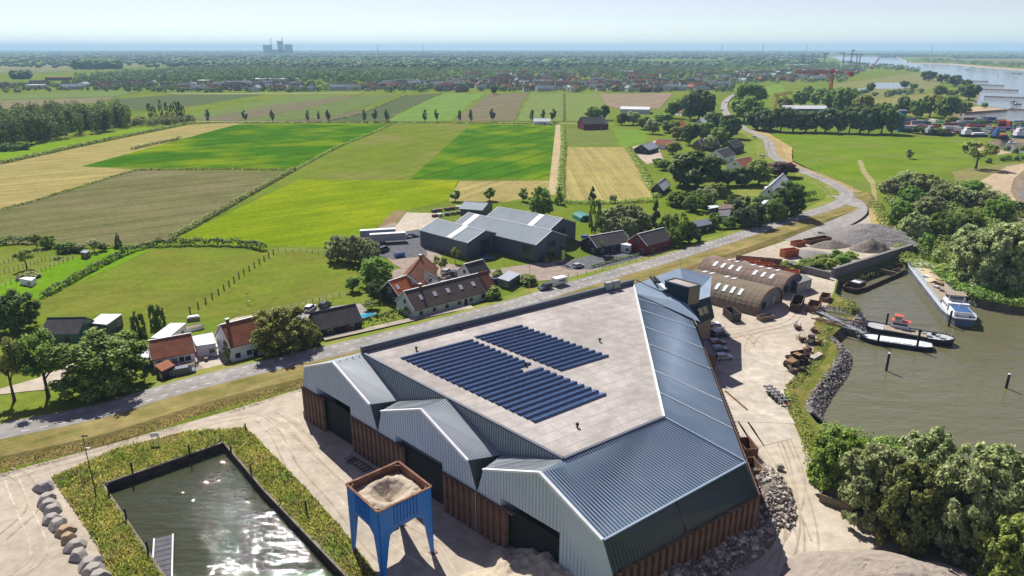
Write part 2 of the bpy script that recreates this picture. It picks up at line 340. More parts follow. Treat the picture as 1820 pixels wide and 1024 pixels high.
for px in ([(0,118),(90,112),(200,112),(140,124),(0,130)], [(30,132),(180,113),(330,116),(200,122)], [(200,101),(400,100),(380,106),(150,106)], [(560,97),(800,96),(790,99),(500,100)], [(1640,104),(1820,104),(1820,115),(1700,110)], [(1000,96),(1200,95.5),(1250,98),(1020,99)], [(120,150),(240,140),(330,139),(250,150)], [(0,95.5),(160,94),(250,95),(60,99)]):
    strip('distant_field', px, random.choice([(0.15, 0.17, 0.07), (0.19, 0.18, 0.09), (0.12, 0.16, 0.06)]), (0.15, 0.16, 0.07))
# floodplain and pastures
field('floodplain_meadow', [(1362,233),(1420,232),(1600,243),(1700,247),(1735,262),(1730,292),(1640,318),(1560,345),(1545,352),(1480,322),(1408,288),(1408,262)], (0.130, 0.195, 0.014), (0.098, 0.165, 0.012), R(20), 0.03, 0.08, c3=(0.155, 0.165, 0.05), s3=0.02)
field('dry_dike_slope', [(1320,229),(1362,235),(1408,262),(1410,286),(1547,352),(1580,400),(1600,452),(1570,445),(1548,395),(1500,345),(1440,314),(1396,288),(1385,262),(1345,240)], (0.40, 0.29, 0.13), (0.30, 0.24, 0.10), R(40), 0.05, 0.3)
field('sand_path', [(1524,286),(1532,284),(1540,305),(1556,325),(1560,360),(1552,352),(1546,326),(1532,308)], (0.30, 0.26, 0.13), (0.24, 0.22, 0.10), z=0.08)
field('dry_floodplain', [(1690,305),(1780,292),(1830,288),(1830,300),(1760,320),(1700,322)], (0.21, 0.19, 0.075), (0.16, 0.16, 0.06), z=0.05)
struct(sheet('river_beach', pts([(1742,322),(1790,296),(1850,286),(1900,290),(1820,303),(1802,318),(1796,340),(1811,363),(1850,396),(1820,400),(1790,372),(1765,345)]), MATS['beach_sand'], z=0.07))
struct(sheet('sand_spit', pts([(1712,200),(1790,194.3),(1735,189),(1715,196)]), MATS['beach_sand'], z=0.07))
struct(sheet('bay_beach', pts([(1730,252),(1758,262),(1800,272),(1770,276),(1720,262)]), MATS['beach_sand'], z=0.06))
field('marsh_meadow', [(1480,150),(1640,128),(1690,140),(1640,165),(1560,175),(1470,165)], (0.15, 0.165, 0.055), (0.19, 0.18, 0.075), z=0.04)
field('reed_meadow', [(1470,168),(1560,176),(1650,166),(1720,175),(1650,205),(1500,205)], (0.17, 0.18, 0.05), (0.21, 0.185, 0.075), z=0.05)
field('park_lawn', [(1345,158),(1390,150),(1395,165),(1360,175)], (0.14, 0.22, 0.035), (0.12, 0.2, 0.03), z=0.05)
struct(sheet('pond', pts([(1553,147.5),(1600,147),(1628,152),(1600,158),(1558,158)]), m_water, z=0.1))
struct(sheet('narrow_pond', pts([(1524,158),(1545,156),(1548,164),(1528,165)]), m_water, z=0.1))
field('horse_pasture', [(75,531),(275,444),(495,446),(620,458),(640,486),(560,540),(450,562),(250,566),(100,560)], (0.150, 0.165, 0.026), (0.118, 0.138, 0.024), R(30), 0.05, 0.2, c3=(0.120, 0.185, 0.012), s3=0.03)
field('sheep_pasture', [(-60,560),(-60,520),(0,505),(190,440),(270,444),(75,531),(20,540)], (0.125, 0.235, 0.010), (0.10, 0.20, 0.010), R(30), 0.05, 0.2, z=0.05)
field('bare_earth', [(655,422),(700,375),(722,374),(690,420)], (0.24, 0.17, 0.10), (0.18, 0.15, 0.07), z=0.06)
field('side_lawn', [(1390,318),(1430,310),(1478,345),(1440,352),(1398,348)], (0.13, 0.195, 0.024), (0.11, 0.17, 0.022), z=0.06)
field('garden_lawn', [(1290,340),(1352,334),(1360,348),(1290,352)], (0.19, 0.20, 0.05), (0.16, 0.19, 0.04), z=0.06)
field('plot_lawn', [(1318,262),(1345,248),(1352,262),(1340,275),(1320,272)], (0.15, 0.20, 0.03), (0.13, 0.18, 0.03), z=0.06)

# --- paved areas
m_asph = mat('road_asphalt', (0.265, 0.252, 0.235), (0.215, 0.205, 0.192), scale=0.5, coord='pos', streak=(R(38), 0.15, 1.6), rough=0.9, c3=(0.31, 0.295, 0.275), scale3=0.08, detail=7)
m_yard = mat('yard_sand', (0.415, 0.358, 0.28), (0.335, 0.292, 0.23), scale=0.10, coord='pos', c3=(0.485, 0.435, 0.36), scale3=0.035, detail=10, rough=0.95, bump=0.35, bscale=1.2)
m_conc = mat('pale_concrete', (0.44, 0.395, 0.33), (0.38, 0.34, 0.28), scale=0.5, coord='pos', detail=8, rough=0.9)
m_pave = mat('grey_paving', (0.30, 0.28, 0.26), (0.25, 0.235, 0.22), scale=0.6, coord='pos', detail=6, rough=0.9)
m_dpave = mat('dark_paving', (0.10, 0.105, 0.115), (0.13, 0.13, 0.135), scale=0.5, coord='pos', detail=6, rough=0.85)
m_rpave = mat('reddish_paving', (0.30, 0.245, 0.20), (0.25, 0.21, 0.175), scale=0.6, coord='pos', detail=6, rough=0.9)
yard_px = [(-200,895),(0,843),(201,789),(402,732),(536,691),(900,580),(1100,505),(1228,481),(1370,437),(1470,403),(1516,374),(1540,372),(1548,395),(1590,430),(1617,447),(1560,468),(1488,492),(1482,518),(1470,545),(1446,575),(1452,600),(1440,640),(1392,690),(1402,735),(1432,800),(1470,868),(1560,935),(1700,965),(1850,1000),(1850,1150),(-200,1150)]
basin_hole = [(178,864),(400,782),(476,870),(570,972),(650,1056),(715,1120),(345,1120),(264,1000)]
struct(sheet('yard', pts(yard_px), m_yard, [pts([(92,850),(215,795),(330,768),(436,761),(452,775),(525,850),(604,935),(668,1020),(740,1115),(250,1130),(196,1030),(172,968)])], z=0.05))
m_bgrass = mat('rough_bank_grass', (0.155, 0.150, 0.035), (0.10, 0.125, 0.022), scale=0.35, coord='pos', c3=(0.21, 0.17, 0.065), scale3=0.12, detail=9, bump=0.8, bscale=1.5, bdist=0.4)
struct(sheet('basin_verge', pts([(92,850),(215,795),(330,768),(436,761),(452,775),(525,850),(604,935),(668,1020),(740,1115),(250,1130),(196,1030),(172,968)]), m_bgrass, [basin], z=0.09))
struct(sheet('concrete_apron', pts([(1272,640),(1340,618),(1400,636),(1392,690),(1408,780),(1330,800),(1300,730)]), m_conc, z=0.10))
struct(sheet('stone_bank_verge', pts([(1392,690),(1440,642),(1452,602),(1446,575),(1470,548),(1484,522),(1500,533),(1521,549),(1523,565),(1500,577),(1478,598),(1496,618),(1487,648),(1451,692),(1431,728),(1450,752),(1560,789),(1700,837),(1820,879),(1850,1000),(1700,965),(1560,935),(1470,868),(1432,800),(1402,735)]), m_bgrass, z=0.035))
# --- dike road
road_px = [(-330,852),(-150,806),(0,767),(174,731),(302,693),(415,664),(536,636),(640,611),(735,588),(819,566),(916,540),(1000,514),(1100,484),(1168,465),(1288,428),(1369,401),(1436,380),(1480,366),(1504,352),(1500,338),(1470,322),(1430,305),(1396,291),(1374,277),(1368,262),(1364,250),(1344,238),(1322,228)]
road_far_px = [(1322,228),(1308,219),(1296,208),(1288,196),(1288,184),(1296,174),(1312,165),(1330,158)]
road = smooth_line(pts(road_px, Z_R), 8); half = 3.5
def width_at(i): return half
L = offset_line(road, half); Rr = offset_line(road, -half)
road_o = struct(ribbon('dike_road', Rr, L, m_asph))
rf = smooth_line(pts(road_far_px, Z_R), 5)
struct(ribbon('village_road', offset_line(rf, -4.0), offset_line(rf, 4.0), mat('pale_asphalt', (0.30, 0.285, 0.265), (0.26, 0.245, 0.23), scale=0.3, coord='pos'), Z_R + 0.01, Z_R + 0.01))
m_verge = mat('verge_grass', (0.250, 0.195, 0.080), (0.125, 0.130, 0.030), scale=0.5, coord='pos', streak=(R(36), 0.08, 1.0), c3=(0.29, 0.225, 0.10), scale3=0.12, detail=8, bump=0.7, bscale=1.6, bdist=0.3)
m_vergeg = mat('green_verge', (0.125, 0.185, 0.026), (0.155, 0.175, 0.040), scale=0.3, coord='pos', c3=(0.23, 0.19, 0.07), scale3=0.1, detail=8, bump=0.5, bscale=2)
n_sp = len(road)
k_end = min(range(n_sp), key=lambda i: (road[i] - at(1500, 338, Z_R)).length)
r0 = road[:k_end]
# right side: flat shoulder then a steep grass face down to the yard; left side: a gentle grass slope
sh = offset_line(r0, -half - 7.0); sh2 = offset_line(r0, -half - 9.5)
struct(ribbon('road_verge', [Vector((p.x, p.y, Z_R - 0.05)) for p in sh], [Vector((p.x, p.y, Z_R - 0.02)) for p in Rr[:k_end]], m_verge))
struct(ribbon('road_bank', [Vector((p.x, p.y, 0.0)) for p in sh2], [Vector((p.x, p.y, Z_R - 0.05)) for p in sh], m_verge))
struct(ribbon('field_side_verge', [Vector((p.x, p.y, Z_R - 0.02)) for p in L], [Vector((p.x, p.y, 0.02)) for p in offset_line(road, half + 6)], m_vergeg))
struct(ribbon('river_side_verge', [Vector((p.x, p.y, 0.02)) for p in offset_line(road[k_end-1:], -half - 6)], [Vector((p.x, p.y, Z_R - 0.02)) for p in Rr[k_end-1:]], MATS[[k for k in MATS if k.startswith('soil_dry_dike')][0]]))
# junction that links the dike road with the yard
rc = smooth_line([at(1496,348,1.21), at(1516,358,1.21), at(1522,374,1.1), at(1502,391,0.75), at(1462,408,0.35), at(1400,428,0.07)], 6)
m_ramp = mat('ramp_asphalt', (0.30, 0.285, 0.265), (0.25, 0.24, 0.225), scale=0.4, coord='pos', detail=7)
struct(ribbon('yard_ramp', offset_line(rc, -5.5), offset_line(rc, 4.5), m_ramp))
m_mark = mat('road_paint', (0.78, 0.78, 0.76), (0.62, 0.62, 0.60), scale=3, coord='pos')
dash = MB().box((0, 0, 0), (1.3, 0.16, 0.012)).mesh('lane_dash', m_mark); far_d = MB(); nd_ = 0
dist = 0.0; nxt = 0.0
for i in range(len(road) - 1):
    a, b = road[i], road[i+1]; seg = (b - a).length; t = (b - a).normalized(); nrm = Vector((-t.y, t.x, 0)); ang = math.atan2(t.y, t.x)
    while nxt < dist + seg:
        p = a + t * (nxt - dist)
        for off in (-1.9, 1.9):
            q = p + nrm * off + Vector((0, 0, 0.012))
            if nd_ < 230 and q.y > 60 and q.y < 260 and abs(q.x) < q.y * 0.8:
                link('lane_dash', dash, road_o, q, ang); nd_ += 1
            elif q.y >= 240: far_d.box(q, (1.3, 0.16, 0.012), 0, ang)
        nxt += 3.0
    dist += seg
stuff(far_d.build('far_lane_dashes', m_mark, road_o))
# forecourts, drives and paths
def pave(n, px, m, z=0.11): return struct(sheet(n, pts(px), m, z=z))
pave('company_forecourt', [(700,470),(640,420),(700,395),(745,420),(800,470),(870,480),(1000,462),(1080,478),(1060,490),(960,500),(880,495),(800,505),(740,490)], m_rpave)
pave('company_car_park', [(985,470),(1060,452),(1180,430),(1195,446),(1110,468),(1050,480),(1010,480)], m_dpave, 0.13)
pave('gravel_lot', [(690,420),(722,378),(790,380),(745,415),(740,430)], m_yard, 0.12)
pave('storage_yard', [(640,425),(745,408),(760,455),(700,462),(652,450)], m_dpave, 0.14)
pave('house_forecourt', [(250,640),(285,610),(340,600),(400,600),(440,612),(415,640),(340,668),(300,668)], m_rpave)
pave('white_terrace', [(345,640),(352,620),(395,604),(412,640),(385,655),(362,655)], m_conc, 0.13)
pave('gravel_drive', [(-80,710),(0,692),(70,672),(120,640),(140,655),(200,680),(140,690),(60,695),(0,702),(-80,722)], m_yard, 0.12)
pave('barn_drive', [(520,560),(560,548),(640,540),(660,560),(560,580)], m_pave, 0.12)
pave('sand_corner', [(385,580),(420,565),(450,560),(440,575),(400,585)], m_yard, 0.12)
pave('villa_terrace', [(690,505),(700,480),(760,470),(850,480),(880,498),(830,520),(740,530)], m_rpave, 0.12)
pave('barn_yard_far', [(1122,262),(1165,250),(1180,285),(1150,292),(1135,280)], mat('pink_paving', (0.40, 0.33, 0.27), (0.35, 0.29, 0.24), scale=0.5, coord='pos'))
cyc = [(560,618),(600,606),(680,590),(735,577),(800,560),(815,556)]
cp = smooth_line(pts([(575,602),(640,588),(720,570),(800,552),(840,545)], 0.75), 5)
struct(ribbon('cycle_path', offset_line(cp, -1.2), offset_line(cp, 1.2), mat('path_paving', (0.36, 0.31, 0.25), (0.31, 0.27, 0.22), scale=0.8, coord='pos')))
av = smooth_line(pts([(-100,222),(345,216.5),(700,218),(990,219.5),(1090,221)]), 3)
struct(ribbon('avenue_track', offset_line(av, -2), offset_line(av, 2), mat('pale_track', (0.36, 0.32, 0.24), (0.30, 0.28, 0.19), scale=0.1, coord='pos'), 0.1, 0.1))
tw = smooth_line(pts([(300,166),(420,166.5),(560,166),(640,165)]), 3)
struct(ribbon('town_edge_road', offset_line(tw, -6), offset_line(tw, 6), MATS['pale_track'], 0.1, 0.1))
def in_poly(x, y, poly):
    c = False; j = len(poly) - 1
    for i in range(len(poly)):
        if (poly[i].y > y) != (poly[j].y > y) and x < (poly[j].x - poly[i].x) * (y - poly[i].y) / (poly[j].y - poly[i].y) + poly[i].x: c = not c
        j = i
    return c
ap_poly = pts([(1278,640),(1335,622),(1395,640),(1386,700),(1400,760),(1330,790),(1300,730)])
# concrete slabs of the apron, uneven by a few millimetres
slab_o, slab_u, slab_v = at(1318, 690, 0), Vector((0.08, 1, 0)).normalized(), Vector((1, -0.08, 0)).normalized()
ap = [o for o in COL.objects if o.name == 'concrete_apron'][0]
slabs = [MB().box((0, 0, 0), (2.97, 2.97, 0.05)).mesh('concrete_slab', mat('slab_concrete_%d' % k, c, tuple(x * 0.86 for x in c), scale=0.5, coord='pos', detail=7)) for k, c in enumerate([(0.45, 0.405, 0.335), (0.42, 0.38, 0.315), (0.47, 0.42, 0.35)])]
for i in range(7):
    for j in range(16):
        q = at(1283, 676, 0) + slab_v * (i * 3.0 - j * 0.06) + slab_u * (j * 3.0 - 17)
        if not in_poly(q.x, q.y, ap_poly): continue
        link('concrete_slab', random.choice(slabs), ap, (q.x, q.y, 0.105 + random.uniform(0, 0.012)), math.atan2(slab_v.y, slab_v.x) + random.uniform(-.004, .004))

# wheel tracks pressed into the sandy yard
m_trk = mat('wheel_track_sand', (0.315, 0.262, 0.195), (0.36, 0.305, 0.23), scale=.5, coord='pos', mott=.3); m_trk2 = mat('pale_track_sand', (0.47, 0.41, 0.33), (0.40, 0.345, 0.27), scale=.5, coord='pos', mott=.3)
trk = [[(0,858),(200,805),(400,752),(500,740),(560,790),(620,850),(680,900),(760,960),(800,1024)], [(0,850),(220,795),(420,742),(480,760),(520,830),(580,900),(640,980),(700,1040)], [(480,735),(520,760),(560,800),(640,870),(740,935),(830,975)], [(470,750),(530,800),(600,870),(660,930),(760,1000)], [(1330,1024),(1400,930),(1420,860),(1400,790),(1360,720),(1330,660),(1340,600),(1400,585)], [(1440,1020),(1440,940),(1415,850),(1380,760),(1350,680),(1350,620),(1320,590)], [(1240,478),(1340,452),(1420,428),(1480,404)], [(1290,600),(1340,590),(1400,575),(1420,560)], [(0,960),(60,900),(40,850),(0,835)], [(30,1024),(70,980),(40,900),(20,850)], [(1390,1024),(1410,930),(1400,850)], [(1300,720),(1340,780),(1390,860),(1430,960)]]
for k, l in enumerate(trk):
    c = smooth_line(pts(l, 0), 8)
    for off in (-.95, .95):
        e = offset_line(c, off); w = [.16 + .14 * mnoise.noise(Vector((i * .4, off, k))) for i in range(len(e))]; struct(ribbon('wheel_track', offset_line(e, [-x for x in w]), offset_line(e, w), m_trk if k % 3 else m_trk2, .056 + .004 * k, .056 + .004 * k))
# ================================================================ the large hall with three gables and solar rows
m_brown = mat('rusty_sheet_pile', (0.150, 0.075, 0.052), (0.095, 0.055, 0.043), scale=0.8, rough=0.85, c3=(0.22, 0.135, 0.085), scale3=0.5, streak=(0, 2.0, 2.0))
m_clad = mat('light_grey_cladding', (0.54, 0.61, 0.70), (0.48, 0.55, 0.64), scale=0.25, rough=0.5, metal=0.0, spec=0.4)
m_roof = mat('slate_blue_roof_sheet', (0.205, 0.270, 0.350), (0.170, 0.232, 0.308), scale=0.15, rough=0.55, spec=0.35, metal=0.0, c3=(0.235, 0.295, 0.365), scale3=.25)
m_roofg = mat('grey_gable_roof_sheet', (0.33, 0.36, 0.385), (0.29, 0.325, 0.35), scale=0.2, rough=0.4, metal=0.3)
m_dark = mat('dark_green_cladding', (0.030, 0.046, 0.050), (0.024, 0.038, 0.043), scale=0.3, rough=0.45, spec=0.5)
m_flat = mat('pale_roof_membrane', (0.355, 0.325, 0.30), (0.30, 0.275, 0.255), scale=0.12, coord='pos', rough=0.9, c3=(0.40, 0.37, 0.345), scale3=0.05, detail=10, bump=0.15, bscale=1.0)
m_white = flat('white_trim', (0.80, 0.81, 0.82), 0.5)
m_par = mat('dark_parapet', (0.085, 0.10, 0.125), (0.07, 0.085, 0.11), scale=0.3, rough=0.5)
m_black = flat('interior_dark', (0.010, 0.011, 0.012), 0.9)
m_roller = mat('grey_roller_door', (0.20, 0.215, 0.225), (0.17, 0.185, 0.195), scale=0.4, rough=0.5)
m_steel = flat('galvanised_steel', (0.38, 0.39, 0.40), 0.45, 0.6)
m_skyl = flat('translucent_strip', (0.62, 0.66, 0.66), 0.35)
hall = thing('industrial_hall', 'large hall with flat pale roof, dark sloped roof edges and three grey gables', 'hall', (0, 0, 0))
FA = Vector((-41.3, 123.7, 0)); FD = Vector((12.75, 71.65, 0)); fu = (FD - FA).normalized(); FL = (FD - FA).length
fn = Vector((-0.80, -0.60, 0))                                    # towards the front (against the ridge direction)
ZB, ZS, ZP = 7.0, 11.75, 16.2
def front(s, z): p = FA + fu * s; return Vector((p.x, p.y, z))
Ap, Bp, Cp, Dp = Vector((-28.0, 119.2, ZP)), Vector((29.3, 159.2, ZP)), Vector((23.4, 95.2, ZP)), Vector((7.1, 83.6, ZP))
mid = lambda a, b, t: a + (b - a) * t
bay = [0.0, FL / 3, FL * 2 / 3, FL]; pk = [front((bay[i] + bay[i+1]) / 2, ZP) for i in range(3)]
ls = [front(bay[i] + 1.55, ZS) for i in range(3)]; rs = [front(bay[i+1] - 1.75, ZS) for i in range(3)]
R1 = Vector((11.4, 72.6, 11.6)); rs[2] = R1
R2 = Vector((34.8, 90.1, 11.6)); B1 = front(FL, ZB); B2 = Vector((36.7, 88.3, ZB))
R3 = Vector((42.6, 162.0, 11.6))
def along(p, d): return p + d
T2 = mid(Ap, Dp, 0.50)                                             # where the ridge of the middle gable meets the flat roof
rid = [Ap, T2, Dp]
back = Vector((0.80, 0.60, 0)) * 5.2
vb = [front(bay[1], ZS - 0.05) + back * 0.92, front(bay[2], ZS - 0.05) + back * 0.92]
# flat roof
fr = MB(); fr.poly([Ap, Dp, Cp, Bp]); fr.build('flat_roof', m_flat, hall)
sm = MB()
for k in range(1, 22): sm.bar(Ap.lerp(Dp, k/22) + Vector((0,0,.006)), Bp.lerp(Cp, k/22) + Vector((0,0,.006)), .09, .01)
for k in range(1, 5): sm.bar(Ap.lerp(Bp, k/5) + Vector((0,0,.004)), Dp.lerp(Cp, k/5) + Vector((0,0,.004)), .08, .01)
stuff(sm.build('membrane_seams', mat('seam_grey', (0.30, 0.275, 0.255), scale=1), hall))
# gable fronts with a big door opening in each
doors = [(8.3, 16.8, 8.8), (33.0, 42.2, 8.6), (58.0, 66.2, 8.6)]
for i in range(3):
    a, b = bay[i], bay[i+1]; d0, d1, dz = doors[i]; nb = 3.0
    bl = ZB if i < 3 else 0
    g = MB(); g.poly([front(a, bl), front(d0 - nb, bl), front(d0 - nb, dz), ls[i]]); 
    mid_top = [front(d0 - nb, dz), front(d1, dz), rs[i], pk[i], ls[i]]
    g.poly(mid_top)
    low = ZB if i < 2 else 0.4
    g.poly([front(d1, low), front(b, low if i < 2 else ZB) if i < 2 else front(FL - .05, 0.4), front(b, ZB), rs[i], front(d1, dz)] if i == 2 else [front(d1, low), front(b, ZB), rs[i], front(d1, dz)])
    w = g.build('gable_wall', m_clad, hall)
    # ribs of the cladding sheets; their shading is put into a darker grey
    sm = MB(); n = int((b - a) / 0.62)
    for k in range(1, n):
        s = a + (b - a) * k / n
        # height limits of the gable at s
        cpk = (a + b) / 2; ps = (pk[i] - FA).dot(fu)
        sl_, sr_ = a + 1.55, b - 1.75
        if s < sl_: top = ZB + (s - a) / 1.55 * (ZS - ZB)
        elif s < ps: top = ZS + (s - sl_) / (ps - sl_) * (ZP - ZS)
        elif s < sr_: top = ZP - (s - ps) / (sr_ - ps) * (ZP - ZS)
        else: top = ZB + (b - s) / 1.75 * (ZS - ZB)
        bot = dz if d0 - nb < s < d1 else (low if s > d1 else ZB)
        if top - bot > 0.3: sm.bar(front(s, bot) + fn * 0.02, front(s, top - 0.05) + fn * 0.02, 0.09, 0.06)
    stuff(sm.build('cladding_ribs', mat('cladding_rib_shading', (0.37, 0.43, 0.50), scale=.3, rough=.5), w))
    # white verge boards along the roof line of the gable
    vb_ = MB(); o3 = fn * 0.12
    vb_.bar(ls[i] + o3, pk[i] + o3 + Vector((0, 0, .1)), 0.35, 0.3); vb_.bar(pk[i] + o3 + Vector((0, 0, .1)), rs[i] + o3, 0.45, 0.45)
    vb_.build('verge_trim', m_white, hall)
    # door recess: side wall, lintel, roller door
    dr = MB(); inn = -fn * (3.5 if i != 1 else 1.2)
    dr.poly([front(d0 - nb, 0), front(d0 - nb, dz), front(d0 - nb, dz) + inn, front(d0 - nb, 0) + inn], 1)
    dr.poly([front(d1, 0), front(d1, dz), front(d1, dz) + inn, front(d1, 0) + inn], 1)
    dr.poly([front(d0 - nb, dz), front(d1, dz), front(d1, dz) + inn, front(d0 - nb, dz) + inn], 1)
    lowd = 0.0 if i == 2 else (2.6 if i == 1 else 0.0)
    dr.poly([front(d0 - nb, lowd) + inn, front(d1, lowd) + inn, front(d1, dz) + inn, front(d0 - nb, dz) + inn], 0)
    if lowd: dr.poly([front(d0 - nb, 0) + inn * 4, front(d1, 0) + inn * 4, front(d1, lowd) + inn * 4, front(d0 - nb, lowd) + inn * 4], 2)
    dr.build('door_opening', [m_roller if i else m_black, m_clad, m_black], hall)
    # gable roof slopes running back to the flat roof
    rm = MB(); e = fn * 0.1
    if i < 2: rm.poly([pk[i], rs[i], vb[i], rid[i]], 0)
    if i > 0: rm.poly([ls[i], pk[i], rid[i], vb[i-1]], 0)
    if rm.f:
        ro = rm.build('gable_roof', m_roofg, hall); rb = MB()
        for (p0, p1, q0, q1) in ([(pk[i], rid[i], rs[i], vb[i])] if i < 2 else []) + ([(pk[i], rid[i], ls[i], vb[i-1])] if i > 0 else []):
            for k in range(1, 12): rb.bar(mid(p0, p1, k/12) + Vector((0,0,.04)), mid(q0, q1, k/12) + Vector((0,0,.04)), 0.09, 0.08)
        stuff(rb.build('roof_ribs', m_roofg, ro))
    # dark cheek walls between neighbouring gables
    if i < 2:
        ck = MB(); v = front(bay[i+1], ZB)
        ck.poly([rs[i], v, vb[i]]); ck.poly([v, ls[i+1], vb[i]]); ck.build('cheek_wall', m_dark, hall)
        dp = MB(); q = front(bay[i+1], 0) + fn * 0.25
        dp.tube(q + Vector((0,0,ZB + .2)), q, 0.12); dp.build('downpipe', m_steel, hall)
# dark slopes between the gables, falling from the flat roof edge
def slope(name, poly, rows, m, n, w=0.12, h=0.10, lift=0.05):
    o = MB().poly(poly).build(name, m, hall); rb = MB()
    (a, b), (c, d) = rows
    nrm = (Vector(b) - Vector(a)).cross(Vector(c) - Vector(a)).normalized()
    if nrm.z < 0: nrm = -nrm
    for k in range(1, n):
        rb.bar(mid(a, b, k/n) + nrm * lift, mid(c, d, k/n) + nrm * lift, w, h)
    stuff(rb.build('roof_ribs', m, o)); return o
for a, v, b in ((Ap, vb[0], T2), (T2, vb[1], Dp)):
    o = MB().poly([a, v, b]).build('valley_roof', m_roof, hall); rb = MB(); f = (v - a).dot((b - a)) / (b - a).length_squared; nrm = (b - a).cross(v - a).normalized()
    if nrm.z < 0: nrm = -nrm
    for k in range(1, 48):
        t = k / 48; low = a.lerp(v, t / f) if t < f else b.lerp(v, (1 - t) / (1 - f)); rb.bar(a.lerp(b, t) + nrm * .06, low + nrm * .06, .2, .16)
    stuff(rb.build('roof_ribs', m_roofg, o))  # light on the valley ribs is put into this paler sheet colour
# roof above the dark long face and the slope along the yard
slope('front_roof', [pk[2], R1, R2, Cp, Dp], [(pk[2] + (Dp - pk[2]) * .05, Cp), (R1, R2)], m_roof, 52)
yr = slope('yard_side_roof', [Cp, R2, R3, Bp], [(Cp, Bp), (R2, R3)], m_roof, 125)
for t in (0.13, 0.26, 0.44, 0.58, 0.73, 0.84, 0.90):
    s_ = MB(); a, b = mid(Cp, Bp, t), mid(R2, R3, t); w = (Bp - Cp).normalized() * 0.17; u = Vector((0, 0, 0.17))
    if t < 0.86: s_.add([a - w + u, b - w + u, b + w + u, a + w + u], [(0,1,2,3)]).build('rooflight_strip', flat('dull_rooflight', (0.34, 0.39, 0.41), .4), yr)
MB().bar(Cp + Vector((0,0,.1)), R2 + Vector((0,0,.1)), 0.35, 0.2).build('hip_ridge', m_roof, hall)
# roof over the road side, mostly hidden behind the parapet
eL = front(1.55, ZS); eB = eL + (Bp - Ap) * 1.15
slope('road_side_roof', [pk[0], Ap, Bp, eB, eL], [(pk[0], Bp), (eL, eB)], m_roofg, 60)
MB().poly([eL, eB, eB + Vector((-1, 1.4, -4.75)), front(0, ZB)]).poly([front(0, ZB), front(0, ZB) + (eB - eL), front(0, 0) + (eB - eL), front(0, 0)]).build('road_side_wall', m_dark, hall)
# parapets and metal edge profiles around the flat roof
pp = MB(); dAB = (Bp - Ap).normalized(); nAB = Vector((-dAB.y, dAB.x, 0))
pp.bar(Ap + nAB * 0.3 + Vector((0,0,.55)), Bp + nAB * 0.3 + Vector((0,0,.55)), 0.7, 1.3)
pp.build('parapet', m_par, hall)
et = MB()
for a, b in ((Ap, Dp), (Dp, Cp)): et.bar(a + Vector((0,0,.12)), b + Vector((0,0,.12)), 0.45, 0.3)
et.build('roof_edge', m_par, hall)
MB().bar(Cp + Vector((0,0,.13)), Bp + Vector((0,0,.13)), 0.4, 0.3).build('pale_roof_edge', m_skyl, hall)
# dark tilted face below the front roof
dk = MB().poly([R1, B1, B2, R2]).build('dark_face', m_dark, hall)
rb = MB()
for k in range(1, 50): rb.bar(mid(R1, R2, k/50) + Vector((.03,-.04,.02)), mid(B1, B2, k/50) + Vector((.03,-.04,.02)), 0.08, 0.06)
stuff(rb.build('cladding_ribs', m_dark, dk))
MB().bar(mid(R1, R2, .47) + Vector((.12,-.15,0)), mid(B1, B2, .47) + Vector((.12,-.15,0)), 0.18, 0.15).build('rusty_joint_strip', m_brown, dk)
MB().bar(R1 + Vector((.1,-.1,.05)), R2 + Vector((.1,-.1,.05)), 0.3, 0.2).build('eave_profile', m_roof, hall)
# tilted wall towards the yard
B3 = Vector((44.6, 162, ZB))
MB().poly([R2, B2, B3, R3]).build('dark_face', m_dark, hall)
MB().poly([Vector((44.4, 163, 0)), Vector((42.4, 172, 0)), Vector((42.4, 172, 11)), Vector((44.4, 163, ZB))]).build('back_wall', m_dark, hall)
# sheet-pile walls
pile = MB(); pw = 1.3
prof = [(0, 0), (0.18, 0), (0.33, -0.42), (0.97, -0.42), (1.12, 0), (1.3, 0)]
vs = [(x, y, 0) for x, y in prof] + [(x, y, ZB + 0.1) for x, y in prof]
pile.add(vs, [(i, i+1, 7 + i, 6 + i) for i in range(5)]); pile_me = pile.mesh('sheet_pile', m_brown)
def pile_wall(a, b, name, gaps=(), off=0.0):
    d = b - a; d.z = 0; Lw = d.length; wb = MB(); s0 = 0.0
    for g0, g1 in list(gaps) + [(Lw, Lw)]:
        if g0 > s0: wb.bar(a + d * (s0 / Lw) + Vector((0, 0, ZB + .05)), a + d * (min(g0, Lw) / Lw) + Vector((0, 0, ZB + .05)), 0.5, 0.25)
        s0 = g1
    w = wb.build(name, m_brown, hall)
    ang = math.atan2(d.y, d.x); u = d.normalized(); s = 0.0
    while s + pw <= Lw + 0.01:
        if not any(g0 - pw * 0.7 < s < g1 - pw * 0.3 for g0, g1 in gaps):
            link('sheet_pile', pile_me, w, (a.x + u.x * s, a.y + u.y * s, 0), ang)
        s += pw
    return w
for s0, s1 in ((0, 7.9), (16.9, 32.6), (42.3, 57.6)): pile_wall(front(s0, 0), front(s1, 0), 'sheet_pile_wall')
pile_wall(Vector((B1.x, B1.y, 0)) + Vector((.3, .4, 0)), Vector((B2.x, B2.y, 0)), 'sheet_pile_wall')
pile_wall(Vector((B2.x, B2.y, 0)), Vector((44.6, 162, 0)), 'sheet_pile_wall')
MB().poly([Vector((B1.x-.3, B1.y+.6, 0)), Vector((B2.x-.7, B2.y+.6, 0)), Vector((B2.x-.7, B2.y+.6, ZB)), Vector((B1.x-.3, B1.y+.6, ZB))]).build('inner_wall', m_brown, hall)
MB().poly([front(0, 0) - fn * .6, front(FL, 0) - fn * .6, front(FL, ZB) - fn * .6, front(0, ZB) - fn * .6][::1]).build('inner_wall', m_black, hall)
